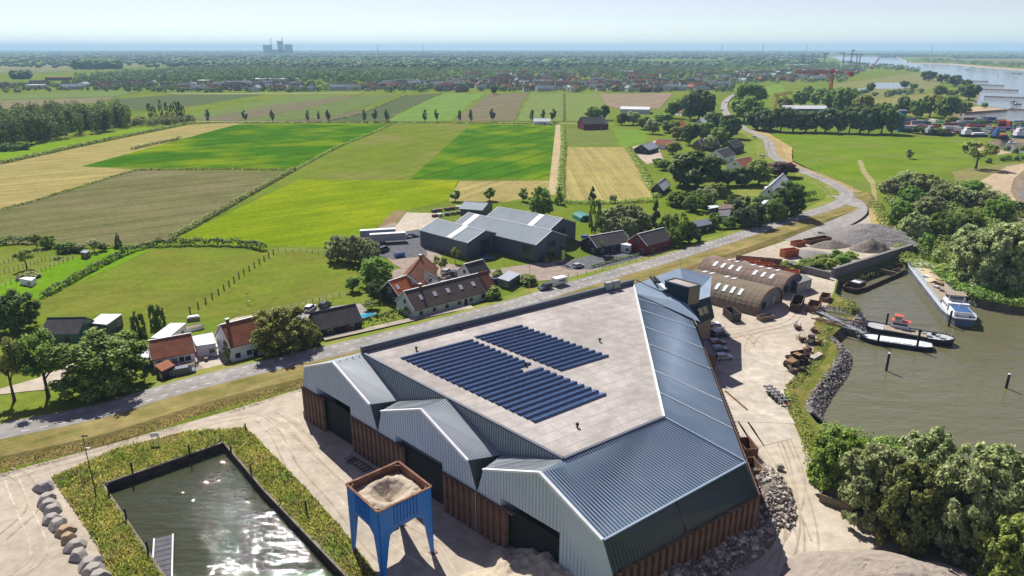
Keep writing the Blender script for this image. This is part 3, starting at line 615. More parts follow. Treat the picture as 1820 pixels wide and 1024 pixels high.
# --- office block at the far end of the hall, with a window bay, a roof box and a timber base
m_timb = mat('weathered_timber_cladding', (0.25, 0.19, 0.125), (0.17, 0.13, 0.09), scale=2.5, rough=0.85, streak=(0, 6, 0.6))
m_glass = flat('dark_window_glass', (0.018, 0.026, 0.028), 0.08, 0.0, 0.9)
off = thing('office_block', 'dark clad office block with corner window and timber roof box on the hall end', 'office block', (0, 0, 0))
OT = 16.0
o1, o2 = at(1221, 540, 14.0), at(1262, 527, 14.0)                    # upper front edge of the dark wall
w1, w2 = at(1239, 577, 7.2), at(1270, 564, 7.2)                      # lower front edge
k1 = at(1209, 476, 17.6); br = Vector((Bp.x, Bp.y, ZP))
b2 = k1 + Vector((9.5, 4.5, -3.6))
m_off = mat('dark_blue_cladding', (0.012, 0.032, 0.048), (0.010, 0.026, 0.040), scale=.5, rough=.7, spec=.2)
MB().poly([o1, o2, w2, w1][::-1]).build('dark_wall', m_off, off)
MB().poly([o2, b2, Vector((b2.x, b2.y, 0)), Vector((w2.x, w2.y, 7.2)), w2]).build('side_wall', m_off, off)
MB().poly([br, o1, o2, b2, k1]).build('sloped_roof', m_roof, off)
MB().poly([o1, Vector((R3.x, R3.y-14, 11.7)), w1]).poly([Cp.lerp(Bp, .9) + Vector((0,0,.05)), Vector((R3.x - .2, R3.y - 16, 11.75)), o1, br]).build('cheek_roof', m_roof, off)
wc = (o1 + o2 + w1 + w2) / 4; wu = (w2 - w1).normalized(); wv = ((o1 + o2) / 2 - (w1 + w2) / 2).normalized(); wn_ = wu.cross(wv)
if wn_.y > 0: wn_ = -wn_
wd = MB(); q = wc + wn_ * 0.35
wd.poly([q - wu*1.9 - wv*1.5, q + wu*1.9 - wv*1.5, q + wu*1.9 + wv*1.7, q - wu*1.9 + wv*1.7]).build('window', m_glass, off)
wf = MB()
for a, b in ((-1.9, -1.9), (0, 0), (1.9, 1.9)): wf.bar(q + wu*a - wv*1.5 + wn_*.05, q + wu*a + wv*1.7 + wn_*.05, .12, .12)
for b in (-1.5, 1.7): wf.bar(q - wu*1.9 + wv*b + wn_*.05, q + wu*1.9 + wv*b + wn_*.05, .12, .12)
wf.build('window_frame', m_dark, off)
tb = MB(); w1b, w2b = w1 + Vector((0.1, 0.8, 0)), w2 + Vector((-0.5, 0.8, 0))
tb.poly([Vector((w1b.x, w1b.y, 0)), Vector((w2b.x, w2b.y, 0)), w2b, w1b]); tb.poly([Vector((w2b.x, w2b.y, 0)), Vector((b2.x - .5, b2.y, 0)), Vector((b2.x - .5, b2.y, 7.2)), w2b]); tb.build('timber_base', m_timb, off)
# roof box
c1, c2, c3, c4 = at(1182, 500, 17.9), at(1200, 495, 17.9), at(1245, 507, 17.9), at(1225, 512, 17.9)
bx_ = MB(); q4 = [c1, c2, c3, c4]; dn = [Vector((p.x, p.y, 13.6)) for p in q4]
bx_.add(q4 + dn, [(0,3,7,4), (1,0,4,5), (2,1,5,6)], 1); bx_.add([q4[3], q4[2], dn[2], dn[3]], [(0,1,2,3)], 2)
bx_.add([p + Vector((0,0,.02)) for p in q4], [(0,1,2,3)], 0)
bo = bx_.build('roof_box', [m_flat, m_off, m_timb], off)
et = MB()
for i in range(4): et.bar(q4[i] + Vector((0,0,.1)), q4[(i+1) % 4] + Vector((0,0,.1)), .35, .25)
et.build('roof_box_edge', m_par, bo)
# curved handrail/duct and roof hatch on the office roof
rl = MB(); prev = None
for t in np.linspace(0, 1, 9):
    p = br.lerp(o1, t * .9) + Vector((-1.2 * math.sin(t * math.pi) + 1.0, 1.6 * math.cos(t * 1.5) + .6, .45))
    if prev: rl.tube(prev, p, .16)
    prev = p
rl.build('roof_gutter', m_par, off)
ht = at(1173, 505, 16.7); MB().bar(ht, at(1184, 514, 16.2), 1.1, .35).build('rooflight', m_white, off)
du = MB()
for dx in (0, .9): du.tube(at(1156 , 492, 16.9) + Vector((dx,0,0)), at(1166, 502, 16.8) + Vector((dx, 0, 0)), .3)
du.build('roof_duct', m_black, off)
# entrance canopy and lean-to on the yard side
lt = thing('entrance_lean_to', 'low timber lean-to with pale flat roof beside the parked cars', 'lean-to', (0, 0, 0))
l1, l2, l3, l4 = at(1240, 606, 4.2), at(1260, 604, 4.2), at(1273, 629, 4.2), at(1254, 632, 4.2)
lm = MB().add([l1, l2, l3, l4], [(0, 1, 2, 3)], 0); g0 = [Vector((p.x, p.y, 0)) for p in (l1, l2, l3, l4)]
lm.add([l2, l3, g0[2], g0[1]], [(0, 1, 2, 3)], 1); lm.add([l3, l4, g0[3], g0[2]], [(0, 1, 2, 3)], 1); lm.add([l1, l2, g0[1], g0[0]], [(0, 1, 2, 3)], 1); lm.build('timber_box', [m_flat, mat('brown_timber', (0.16, 0.085, 0.05), (0.11, 0.06, 0.04), scale=2)], lt)
ed = MB()
for a, b in ((l1, l2), (l2, l3), (l3, l4), (l4, l1)): ed.bar(a + Vector((0,0,.1)), b + Vector((0,0,.1)), .3, .25)
ed.build('roof_edge', m_par, lt)

# --- solar panel rows
m_pv = mat('solar_glass', (0.030, 0.068, 0.16), (0.040, 0.082, 0.19), scale=0.8, rough=0.14, spec=0.8)
m_pvf = flat('panel_frame', (0.10, 0.14, 0.22), 0.35, 0.5)
def pv_row(a, b, d, label, group):
    """a row of panels from a to b, tilted along d"""
    u = (b - a).normalized(); Lr = (b - a).length; n = max(1, round(Lr / 1.68)); w = Lr / n
    t = thing('solar_panel_row', label, 'solar panels', a, math.atan2(u.y, u.x), group)
    p = MB(); f = MB()
    for i in range(n):
        x0, x1 = i * w + .025, (i + 1) * w - .025
        p.add([(x0, -.42, .36), (x1, -.42, .36), (x1, .55, .08), (x0, .55, .08)], [(0, 1, 2, 3)])
        p.add([(x0, -.60, .02), (x1, -.60, .02), (x1, -.42, .355), (x0, -.42, .355)], [(0, 1, 2, 3)], 1)
    p.build('panels', [m_pv, m_pvf], t)
    f.bar((0, .56, .05), (Lr, .56, .05), .06, .06); f.bar((0, -.42, .38), (Lr, -.42, .38), .05, .04)
    for i in range(0, n + 1, 2): f.bar((i * w, -.6, .02), (i * w, .6, .02), .06, .05)
    f.build('mounting_frame', m_pvf, t); return t
def pv_block(p0, p1, q0, q1, n, group, name, skip=None):
    P0, P1, Q0, Q1 = (at(*p, ZP + .15) for p in (p0, p1, q0, q1))
    for k in range(n):
        a, b = P0.lerp(Q0, k / (n-1)), P1.lerp(Q1, k / (n-1))
        if skip: b = skip(k, a, b)
        for v in (a, b): v.z = ZP + .02
        pv_row(a, b, None, '%s row from the road in the %s block of solar panels' % (ORD[k], name), group)
pv_block((845, 599), (927, 578), (993, 657), (1079, 631), 15, 'solar rows of the small block', 'smaller')
def cut(k, a, b): return a.lerp(b, 0.79 if k == 11 else 1.0)
pv_block((713, 636.5), (839.5, 603.5), (946, 748), (1074, 699), 22, 'solar rows of the large block', 'larger', cut)
# small things on the flat roof
def roof_vent(px, py, label):
    q = at(px, py, ZP); m = MB(); m.tube((0,0,0), (0,0,.55), .16, .13, 8); m.tube((0,0,.5), (0,0,.72), .3, .26, 8)
    tag(m.build('roof_vent', m_black, loc=q), label, 'roof vent', 'vents on the pale flat roof')
roof_vent(1066, 608, 'small black roof vent right of the smaller solar block')
roof_vent(934, 651, 'small black roof vent in the notch of the larger solar block')
roof_vent(740, 623, 'small black roof vent near the left end of the larger solar block')
roof_vent(1026, 760, 'small black roof vent near the front corner of the flat roof')
roof_vent(818, 586, 'small black roof vent beside the parapet')
for i, (px, dx) in enumerate(((1081, 0), (1094, 0))):
    q = at(px, 517 - i * 3, ZP); t = thing('air_conditioner_unit', ['grey box air unit on the flat roof by the parapet, left of the pair', 'grey box air unit on the flat roof by the parapet, right of the pair'][i], 'air unit', q, R(35))
    MB().box((0, 0, .2), (2.2, 1.1, .4)).build('base_frame', m_par, t); MB().box((0, 0, 1.3), (2.0, 1.0, 1.8)).build('housing', m_steel, t)
    gr = MB()
    for k in range(5): gr.box((-0.8 + k * .4, -.52, 1.3), (.06, .06, 1.6))
    gr.build('grille', m_par, t)

# ================================================================ blue sand hopper
m_blue = mat('blue_paint', (0.008, 0.20, 0.66), (0.010, 0.22, 0.72), scale=0.6, rough=0.4, c3=(0.13, 0.10, 0.09), scale3=1.9, amount3=0.35, spec=0.5)
m_rust = mat('rusty_steel', (0.20, 0.095, 0.055), (0.13, 0.065, 0.042), scale=1.5, rough=0.9, c3=(0.30, 0.17, 0.11), scale3=0.8)
m_sand = mat('river_sand', (0.44, 0.37, 0.28), (0.36, 0.30, 0.225), scale=1.2, rough=0.95, detail=9, bump=0.5, bscale=3.0)
hc = at(691, 866, 11.3); hp = thing('sand_hopper', 'tall blue steel hopper on four legs beside the basin', 'hopper', (-17.5, 84.5, 0), math.atan2(84.9-79.0+.3, 18.2-11.2) )
HX, HY, HT = 4.35, 4.25, 11.3
def cor(i): return [(-1,-1),(1,-1),(1,1),(-1,1)][i]
for i in range(4):                                                  # side plates with stiffeners and outer legs
    x, y = cor(i); x2, y2 = cor((i+1) % 4)
    a = Vector((x*HX, y*HY, 0)); b = Vector((x2*HX, y2*HY, 0)); u = (b - a).normalized(); n = Vector((u.y, -u.x, 0)); Ls = (b-a).length
    pl = MB(); z1, z2 = HT, HT - 3.4
    pr = [(0, 0), (0.5, 0), (1.3, 5.0), (1.65, 6.8), (2.9, z2 - .3), (Ls-2.9, z2 - .3), (Ls-1.65, 6.8), (Ls-1.3, 5.0), (Ls-.5, 0), (Ls, 0), (Ls, z1), (0, z1)]
    fp = [a + u * s + Vector((0, 0, z)) for s, z in pr]
    pl.poly(fp[:6][:5] + [fp[10 + 1]]) ; pl.poly([fp[4], fp[5], fp[10], fp[11]]); pl.poly(fp[5:11])
    pl.add([p - n * .12 for p in fp], [(4, 3, 2, 1, 0, 11), (5, 4, 11, 10), (10, 9, 8, 7, 6, 5)])
    for k in range(len(fp)): pl.poly([fp[k], fp[k-1], fp[k-1] - n*.12, fp[k] - n*.12])
    s = pl.build('side_plate', m_blue, hp)
    st = MB()
    for k in range(1, 9):
        p = a + u * (2.0 + (Ls - 4.0) * k / 9); st.bar(p + n*.08 + Vector((0,0,HT-.2)), p + n*.08 + Vector((0,0,HT-3.2)), .16, .16)
    st.build('stiffeners', m_blue, s)
    MB().bar(a + Vector((0,0,HT+.06)), b + Vector((0,0,HT+.06)), .34, .16).build('rim', m_rust, hp)
    fn2 = MB(); ti, to = HT - 2.4, HT - 6.6                           # funnel plate
    fn2.poly([a*.985 + Vector((0,0,z2)), b*.985 + Vector((0,0,z2)), b*.22 + Vector((0,0,to)), a*.22 + Vector((0,0,to))])
    for k in range(1, 6):
        fn2.bar((a.lerp(b, k/6))*.99 + Vector((0,0,z2-.05)), (a.lerp(b, k/6))*.24 + Vector((0,0,to-.05)), .14, .2)
    fn2.build('funnel_plate', m_blue, hp)
    iw = MB().poly([a*.965 + Vector((0,0,HT)), b*.965 + Vector((0,0,HT)), b*.965 + Vector((0,0,HT-3.3)), a*.965 + Vector((0,0,HT-3.3))]); iw.build('inner_liner', m_rust, hp)
    MB().box((x*(HX-.1), y*(HY-.1), .08), (1.0, 1.0, .16)).build('foot_plate', m_rust, hp)
    cb = MB(); k = Vector((x*HX, y*HY, HT - .1)); cb.bar(k + Vector((-x*1.2, 0, 0)), k + Vector((0, -y*1.2, 0)), .14, .14); cb.build('corner_brace', m_rust, hp)
MB().box((0, 0, HT-6.9), (1.6, 1.6, .8)).build('outlet_gate', m_rust, hp)
MB().box((-HX+.9, .6-HY, 6.2), (.9, .7, 2.0)).build('control_box', mat('red_paint', (0.35, 0.04, 0.025), rough=0.5), hp)
ld = MB()
for x in (0, .5): ld.tube((HX-.6+x*0, HY-1.2+x, 0), (HX-.3, HY-1.2+x, HT-1), .05)
for k in range(16): ld.tube((HX-.5, HY-1.2, .6*k+.4), (HX-.5, HY-.7, .6*k+.4), .03)
ld.build('ladder', m_rust, hp)
# sand in the hopper with a drawn-down crater
N = 34; sv = []; sf = []
for j in range(N+1):
    for i in range(N+1):
        x = (i/N*2-1)*HX*.962; y = (j/N*2-1)*HY*.962; r = math.hypot(x, y)/HX
        z = HT - 1.0 - 2.3*max(0, 1 - r/.6)**1.0 + .28*math.exp(-((r-.72)/.12)**2) - .9*max(0, r-.85) + .22*mnoise.noise(Vector((x*.9, y*.9, 3))) + .08*mnoise.noise(Vector((x*3, y*3, 7)))
        sv.append((x, y, z))
for j in range(N):
    for i in range(N): k = j*(N+1)+i; sf.append((k, k+1, k+N+2, k+N+1))
sn = MB().add(sv, sf).build('sand_load', m_sand, loc=hp.location, rz=hp.rotation_euler.z); tag(sn, 'pale sand with a crater filling the blue hopper', 'sand')
# ================================================================ trees, shrubs, hedges
def cards(P, Nn, size, rng, elong=1.0, droop=0.0):
    """leaf-sized quads at points P facing roughly Nn"""
    n = len(P); Nn = Nn / (np.linalg.norm(Nn, axis=1, keepdims=True) + 1e-9)
    t = rng.normal(size=(n, 3)); t[:, 2] = t[:, 2] * (0.6) - droop
    a = np.cross(Nn, t); a /= np.linalg.norm(a, axis=1, keepdims=True) + 1e-9
    b = np.cross(a, Nn)
    sz = size * rng.uniform(0.6, 1.35, (n, 1)); h = sz * elong
    V = np.stack([P - a*sz*.5 - b*h*.5, P + a*sz*.5 - b*h*.35, P + a*sz*.3 + b*h*.5, P - a*sz*.45 + b*h*.4], 1).reshape(-1, 3)
    return V
def card_mesh(name, V, m):
    n = len(V) // 4; me = bpy.data.meshes.new(name)
    me.vertices.add(len(V)); me.vertices.foreach_set('co', V.astype(np.float32).ravel())
    me.loops.add(n*4); me.loops.foreach_set('vertex_index', np.arange(n*4, dtype=np.int32))
    me.polygons.add(n); me.polygons.foreach_set('loop_start', np.arange(0, n*4, 4, dtype=np.int32))
    try: me.polygons.foreach_set('loop_total', np.full(n, 4, dtype=np.int32))
    except Exception: pass
    me.materials.append(m); me.update(calc_edges=True); me.validate(); return me
def sphere_pts(n, rng):
    v = rng.normal(size=(n, 3)); return v / np.linalg.norm(v, axis=1, keepdims=True)
def crown(kind, seed, nl, leaf, m):
    """crown of a tree of height 1 and width 1 (trunk foot at the origin)"""
    r = np.random.default_rng(seed); C = []; S = []
    if kind == 'round':
        k = 46; d = sphere_pts(k, r); rad = r.uniform(.3, 1.0, (k, 1)) ** .5
        C = d * rad * np.array([.39, .39, .36]) + np.array([0, 0, .53]); S = r.uniform(.08, .16, k)
    elif kind == 'open':
        k = 20; d = sphere_pts(k, r); rad = r.uniform(.6, 1.0, (k, 1))
        C = d * rad * np.array([.38, .38, .26]) + np.array([0, 0, .66]); S = r.uniform(.09, .15, k)
    elif kind == 'willow':
        k = 60; d = sphere_pts(k, r); d[:, 2] = d[:, 2] * .9 + .1; rad = r.uniform(.35, 1.0, (k, 1)) ** .5
        C = d * rad * np.array([.40, .40, .40]) + np.array([0, 0, .46]); C[:, 2] = np.maximum(C[:, 2], .08); S = r.uniform(.07, .14, k)
    elif kind == 'willowf':
        k = 150; d = sphere_pts(k, r); d[:, 2] = d[:, 2] * .9 + .1; rad = r.uniform(.3, 1.0, (k, 1)) ** .5 * (1 + .18 * np.sin(d[:, :1] * 5 + seed) * np.cos(d[:, 2:] * 6))
        C = d * rad * np.array([.42, .42, .42]) + np.array([0, 0, .46]); C[:, 2] = np.maximum(C[:, 2], .06); C[:, :2] *= (1 + .45 * np.clip(.45 - C[:, 2:], 0, .45) / .45); S = r.uniform(.045, .095, k)
    elif kind == 'roundf':
        k = 100; d = sphere_pts(k, r); rad = r.uniform(.3, 1.0, (k, 1)) ** .5 * (1 + .15 * np.sin(d[:, :1] * 5 + seed) * np.cos(d[:, 2:] * 5))
        C = d * rad * np.array([.41, .41, .41]) + np.array([0, 0, .52]); S = r.uniform(.05, .11, k)
    elif kind == 'poplar':
        k = 30; z = r.uniform(.12, .97, k); w = .36 * np.sin(np.clip((z - .05) / .98, 0, 1) * np.pi) ** .55
        a = r.uniform(0, 6.28, k); C = np.stack([np.cos(a) * w, np.sin(a) * w, z], 1) * 1.0; S = np.full(k, .085) * r.uniform(.7, 1.3, k)
    elif kind == 'egg':
        k = 22; d = sphere_pts(k, r); C = d * r.uniform(.5, 1, (k, 1)) * np.array([.36, .36, .38]) + np.array([0, 0, .54]); S = r.uniform(.10, .16, k)
    elif kind == 'cone':
        k = 44; z = r.uniform(.06, .98, k) ** 1.1; w = (1 - z) * .48 + .015; a = r.uniform(0, 6.28, k)
        C = np.stack([np.cos(a) * w * .8, np.sin(a) * w * .8, z], 1); S = .05 + (1 - z) * .08
    elif kind == 'column':
        k = 30; z = r.uniform(.05, .93, k); a = r.uniform(0, 6.28, k); w = .3 * np.clip((1.02 - z) * 3, 0, 1) ** .6
        C = np.stack([np.cos(a) * w, np.sin(a) * w, z], 1); S = np.full(k, .12)
    else:                                                           # bush
        k = 22; d = sphere_pts(k, r); d[:, 2] = np.abs(d[:, 2])
        C = d * r.uniform(.4, 1, (k, 1)) * np.array([.38, .38, .75]) + np.array([0, 0, .10]); S = r.uniform(.12, .22, k)
    if kind in ('willowf', 'roundf'):
        k2 = 60; a = r.uniform(0, 6.28, k2); rr_ = r.uniform(.12, .44, k2); z2 = r.uniform(.07, .30, k2) if kind == 'willowf' else r.uniform(.14, .34, k2)
        C = np.concatenate([C, np.stack([np.cos(a) * rr_, np.sin(a) * rr_, z2], 1)]); S = np.concatenate([S, r.uniform(.05, .09, k2)])
    w = S ** 2; cnt = np.maximum(4, (nl * w / w.sum()).astype(int)); PP = []; NN = []
    for c, s, n in zip(C, S, cnt):
        d = sphere_pts(n, r); sc = np.array([1, 1, .85]) * s * r.uniform(.55, 1.08, (n, 1))
        if kind in ('poplar', 'column'): sc = sc * np.array([1, 1, 1.3])
        p = c + d * sc
        if kind == 'bush': p[:, 2] = np.abs(p[:, 2])
        if kind in ('willowf', 'roundf', 'open'):
            p = c + d * sc * r.uniform(.35, 1.1, (n, 1)); PP.append(p); NN.append(d * .35 + (c - np.array([0, 0, .5])) * 1.2 + r.normal(size=(n, 3)) * .55 + np.array([0, 0, .55])); continue
        PP.append(p); NN.append(d * .9 + (c - np.array([0, 0, .5])) * .8 + r.normal(size=(n, 3)) * .4 + np.array([0, 0, .7]))
    P = np.concatenate(PP); Nn = np.concatenate(NN)
    return P, Nn, r
def crown_mesh(kind, seed, nl, leaf, m, elong=1.0, droop=0.0, aspect=1.0):
    P, Nn, r = crown(kind, seed, nl, leaf, m)
    V = cards(P * np.array([aspect, aspect, 1]), Nn, leaf, r, elong, droop); V[:, :2] /= aspect
    return card_mesh('crown_' + kind, V, m)
def trunk_mesh(kind, m):
    b = MB(); rr = random.Random(kind + 'x'); r = {'poplar': .018, 'cone': .014, 'column': .02, 'egg': .022}.get(kind, .026)
    top = {'cone': .9, 'poplar': .85, 'column': .7}.get(kind, .55)
    b.tube((0, 0, -.02), (0.004, 0.003, .16), r * 1.5, r, 7, caps=False); b.tube((0.004, 0.003, .16), (.01, -.006, top), r, r * .45, 7, caps=False)
    if kind not in ('cone', 'poplar', 'column'):
        for k in range(6):
            a = k * 1.05 + rr.random(); z = .26 + .05 * k; q = Vector((math.cos(a) * .25, math.sin(a) * .25, z + .24))
            b.tube((.005, 0, z), q * .6 + Vector((0, 0, z * .4)), r * .6, r * .36, 5, caps=False); b.tube(q * .6 + Vector((0, 0, z * .4)), q + Vector((0, 0, .06)), r * .36, r * .12, 5, caps=False)
    return b.mesh('trunk_' + kind, m)
m_bark = mat('bark', (0.085, 0.065, 0.048), (0.055, 0.043, 0.033), scale=3, rough=0.95)
LEAF = {
 'dark': leaf_mat('leaf_dark', (0.052, 0.092, 0.020), (0.086, 0.130, 0.030), .42),
 'mid': leaf_mat('leaf_mid', (0.105, 0.180, 0.026), (0.160, 0.230, 0.040), .5),
 'lime': leaf_mat('leaf_lime', (0.140, 0.195, 0.028), (0.185, 0.220, 0.038), .5),
 'olive': leaf_mat('leaf_olive', (0.160, 0.195, 0.040), (0.225, 0.235, 0.055), .5),
 'silver': leaf_mat('leaf_silver', (0.210, 0.255, 0.105), (0.300, 0.330, 0.150), .5),
 'blue': leaf_mat('leaf_blue_green', (0.065, 0.112, 0.052), (0.098, 0.145, 0.066), .42),
 'purple': leaf_mat('leaf_copper', (0.075, 0.034, 0.038), (0.11, 0.048, 0.046), .4),
 'weed': leaf_mat('leaf_weeds', (0.155, 0.230, 0.036), (0.22, 0.25, 0.055), .5),
 'reed': leaf_mat('leaf_reed', (0.125, 0.165, 0.040), (0.195, 0.210, 0.062), .45)}
SPEC = {'round': (4600, .050, 1, 0, 1.0), 'open': (2600, .045, 1, 0, 1.0), 'willow': (5200, .046, 1.7, .8, 1.0), 'poplar': (1500, .055, 1.3, 0, 1.0), 'egg': (1100, .075, 1, 0, 1.0), 'cone': (2600, .05, 1.2, .3, 1.0), 'column': (1500, .07, 1.4, 0, 1.0), 'bush': (1900, .075, 1, 0, 1.0), 'fine': (30000, .024, 2.0, .9, 1.0), 'roundf': (20000, .027, 1, 0, 1.0), 'openf': (10000, .024, 1, 0, 1.0)}
_cm = {}; _tm = {}
def get_crown(kind, var):
    if (kind, var) not in _cm:
        nl, leaf, el, dr, asp = SPEC[kind]
        _cm[(kind, var)] = crown_mesh({'fine': 'willowf', 'openf': 'open'}.get(kind, kind), 100 + var * 17 + len(kind), nl, leaf, LEAF['mid'], el, dr)
    return _cm[(kind, var)]
def z_of(base, ytop):
    k = (512 - ytop) / FPX; Y = base.y; w = (k * Y * _c - Y * _s) / (_c + k * _s); return w + CAM_H
NT = [0]
def plant(px, py, ytop, wpx, kind, col, label, group=None, name=None, z=0.0, cat='tree'):
    b = at(px, py, z); h = z_of(b, ytop) - z; zc = b.y * _c - (z + h * .5 - CAM_H) * _s; w = wpx * zc / FPX
    return plant_w(b, h, w, kind, col, label, group, name, cat)
def plant_w(b, h, w, kind, col, label, group=None, name=None, cat='tree'):
    NT[0] += 1; var = NT[0] % 3
    if b.y < 330 and w > 5 and kind in ('round', 'open', 'willow'): kind = {'round': 'roundf', 'open': 'openf', 'willow': 'fine'}[kind]
    name = name or {'roundf': 'broadleaf_tree', 'poplar': 'poplar_tree', 'willow': 'willow_tree', 'fine': 'willow_tree', 'cone': 'conifer_tree', 'column': 'cypress_tree', 'bush': 'shrub'}.get(kind, 'broadleaf_tree')
    if kind == 'bush': cat = 'shrub'
    t = thing(name, label, cat, b, random.uniform(0, 6.28), group)
    c = link('crown', get_crown(kind, var), t); c.scale = (w * 1.08, w * 1.08, h)
    c.material_slots[0].link = 'OBJECT'; c.material_slots[0].material = LEAF[col]
    if kind not in ('bush',):
        kk = {'fine': 'willow', 'roundf': 'round', 'openf': 'open'}.get(kind, kind)
        if kk not in _tm: _tm[kk] = trunk_mesh(kk, m_bark)
        k = link('trunk', _tm[kk], t); sc = h * .9; k.scale = (max(w, h * .5), max(w, h * .5), h)
    return t
# --- left foreground and farm
plant(34, 586, 512, 78, 'round', 'dark', 'big dark round tree at the left edge beyond the lane')
plant(26, 712, 590, 84, 'open', 'olive', 'leftmost roadside tree, light green crown on a bare trunk')
plant(86, 706, 583, 108, 'open', 'mid', 'second roadside tree from the left, with a forked trunk')
plant(190, 695, 585, 165, 'round', 'mid', 'wide roadside tree above the blue tarpaulin, third from the left')
for k, (x, y, t, w) in enumerate(((244, 606, 554, 17), (257, 606, 558, 15), (274, 580, 541, 15), (288, 580, 542, 17))):
    plant(x, y, t, w, 'column', 'dark', 'dark cypress behind the red-roofed farm, %s from the left' % ORD[k], 'dark cypresses behind the farm')
plant(236, 612, 592, 34, 'bush', 'lime', 'bright round shrub at the foot of the cypresses')
plant(500, 628, 541, 108, 'round', 'olive', 'large spreading tree at the bend of the dike road by the farm')
plant(549, 620, 572, 52, 'round', 'olive', 'smaller tree right beside the large spreading roadside tree')
plant(410, 640, 604, 28, 'egg', 'lime', 'clipped yellow-green ball tree against the white gable')
plant(372, 612, 605, 22, 'bush', 'lime', 'small yellowish shrub on the white terrace')
for k, (x, y, t, w, kd, c) in enumerate(((48, 478, 440, 38, 'open', 'olive'), (66, 441, 414, 26, 'open', 'olive'), (86, 440, 417, 26, 'round', 'lime'), (104, 456, 430, 18, 'open', 'mid'), (122, 447, 428, 38, 'round', 'mid'), (143, 448, 433, 20, 'round', 'silver'), (168, 448, 424, 28, 'open', 'silver'), (184, 446, 432, 20, 'round', 'dark'))):
    plant(x, y, t, w, kd, c, 'small garden tree of the left smallholding, %s from the left' % ORD[k], 'trees of the left smallholding')
plant(213, 447, 414, 19, 'cone', 'dark', 'lone dark fir at the corner of the left pastures')
plant(52, 494, 482, 40, 'bush', 'reed', 'grey-green shrub behind the small white shed')
# --- middle
for k, (x, y, t, w) in enumerate(((602, 464, 412, 48), (632, 468, 414, 48), (658, 472, 420, 40))):
    plant(x, y, t, w, 'round', 'silver', 'silver-grey willow at the meadow corner, %s from the left' % ORD[k], 'silver willows at the meadow corner', 'willow_tree')
plant(668, 506, 452, 62, 'round', 'mid', 'round green tree behind the orange-roofed villa')
plant(627, 518, 490, 27, 'round', 'mid', 'small round tree standing alone in the pasture edge')
plant(673, 532, 496, 40, 'round', 'dark', 'dark tree between pasture and long low house')
plant(660, 550, 533, 40, 'open', 'lime', 'light green garden tree beside the pool')
for k, (x, y, t, w) in enumerate(((743, 561, 537, 23), (773, 553, 530, 23), (799, 546, 522, 21), (827, 538, 513, 20), (853, 531, 507, 21))):
    plant(x, y, t, w, 'egg', 'mid', 'small round street tree before the long house, %s from the left' % ORD[k], 'street trees before the long house')
plant(880, 533, 506, 38, 'bush', 'mid', 'big shrub at the right end of the long house')
plant(809, 468, 440, 20, 'open', 'lime', 'slim light green tree in front of the grey company hall')
plant(784, 488, 452, 30, 'open', 'olive', 'yellowish tree beside the orange-roofed villa')
plant(935, 503, 485, 48, 'bush', 'mid', 'wide clipped shrub on the dike side of the forecourt')
plant(884, 494, 478, 30, 'bush', 'lime', 'yellow-green shrub near the solar carport')
plant(997, 452, 432, 14, 'egg', 'purple', 'small red-leaved tree by the glazed corner of the company hall')
plant(975, 464, 452, 30, 'bush', 'olive', 'low planting at the glazed corner of the company hall')
for k, (x, y, t, w, kd, c) in enumerate(((810, 358, 337, 24, 'egg', 'mid'), (870, 357, 332, 26, 'egg', 'mid'), (930, 358, 332, 22, 'egg', 'mid'), (961, 385, 328, 46, 'round', 'mid'), (993, 363, 330, 20, 'cone', 'mid'), (1053, 358, 330, 18, 'cone', 'dark'), (1056, 416, 354, 27, 'poplar', 'mid'), (1089, 360, 345, 15, 'round', 'silver'))):
    plant(x, y, t, w, kd, c, 'tree behind the company halls, %s from the left' % ORD[k], 'trees behind the company halls')
wk = [(1078, 408, 365, 40), (1100, 412, 358, 44), (1124, 410, 356, 42), (1140, 414, 368, 36), (1090, 420, 382, 36), (1115, 424, 380, 36)]
for k, (x, y, t, w) in enumerate(wk): plant(x, y, t, w, 'willow', 'silver', 'silvery tree in the copse behind the black barns, %s of six' % ORD[k], 'silvery copse behind the black barns')
plant(1163, 410, 352, 27, 'cone', 'dark', 'dark conifer between the silvery copse and the barns')
for k, (x, y, t, w, c) in enumerate(((1186, 424, 378, 34, 'dark'), (1205, 432, 374, 40, 'mid'), (1224, 432, 388, 30, 'dark'), (1196, 440, 402, 34, 'mid'), (1269, 404, 376, 26, 'mid'), (1240, 430, 408, 22, 'dark'), (1296, 406, 384, 24, 'mid'))):
    plant(x, y, t, w, 'round', c, 'garden tree right of the black barns, %s from the left' % ORD[k], 'garden trees right of the barns')
plant(1326, 405, 346, 66, 'round', 'blue', 'broad blue-green cedar beside the dike road')
plant(1398, 388, 313, 62, 'round', 'dark', 'tall dark tree right of the cedar by the dike road')
plant(1375, 396, 350, 44, 'round', 'mid', 'green tree between the cedar and the tall dark tree')
plant(1352, 398, 366, 36, 'bush', 'mid', 'shrub mass below the cedar')
plant(1386, 314, 285, 58, 'round', 'purple', 'copper-leaved tree beside the white modern house')
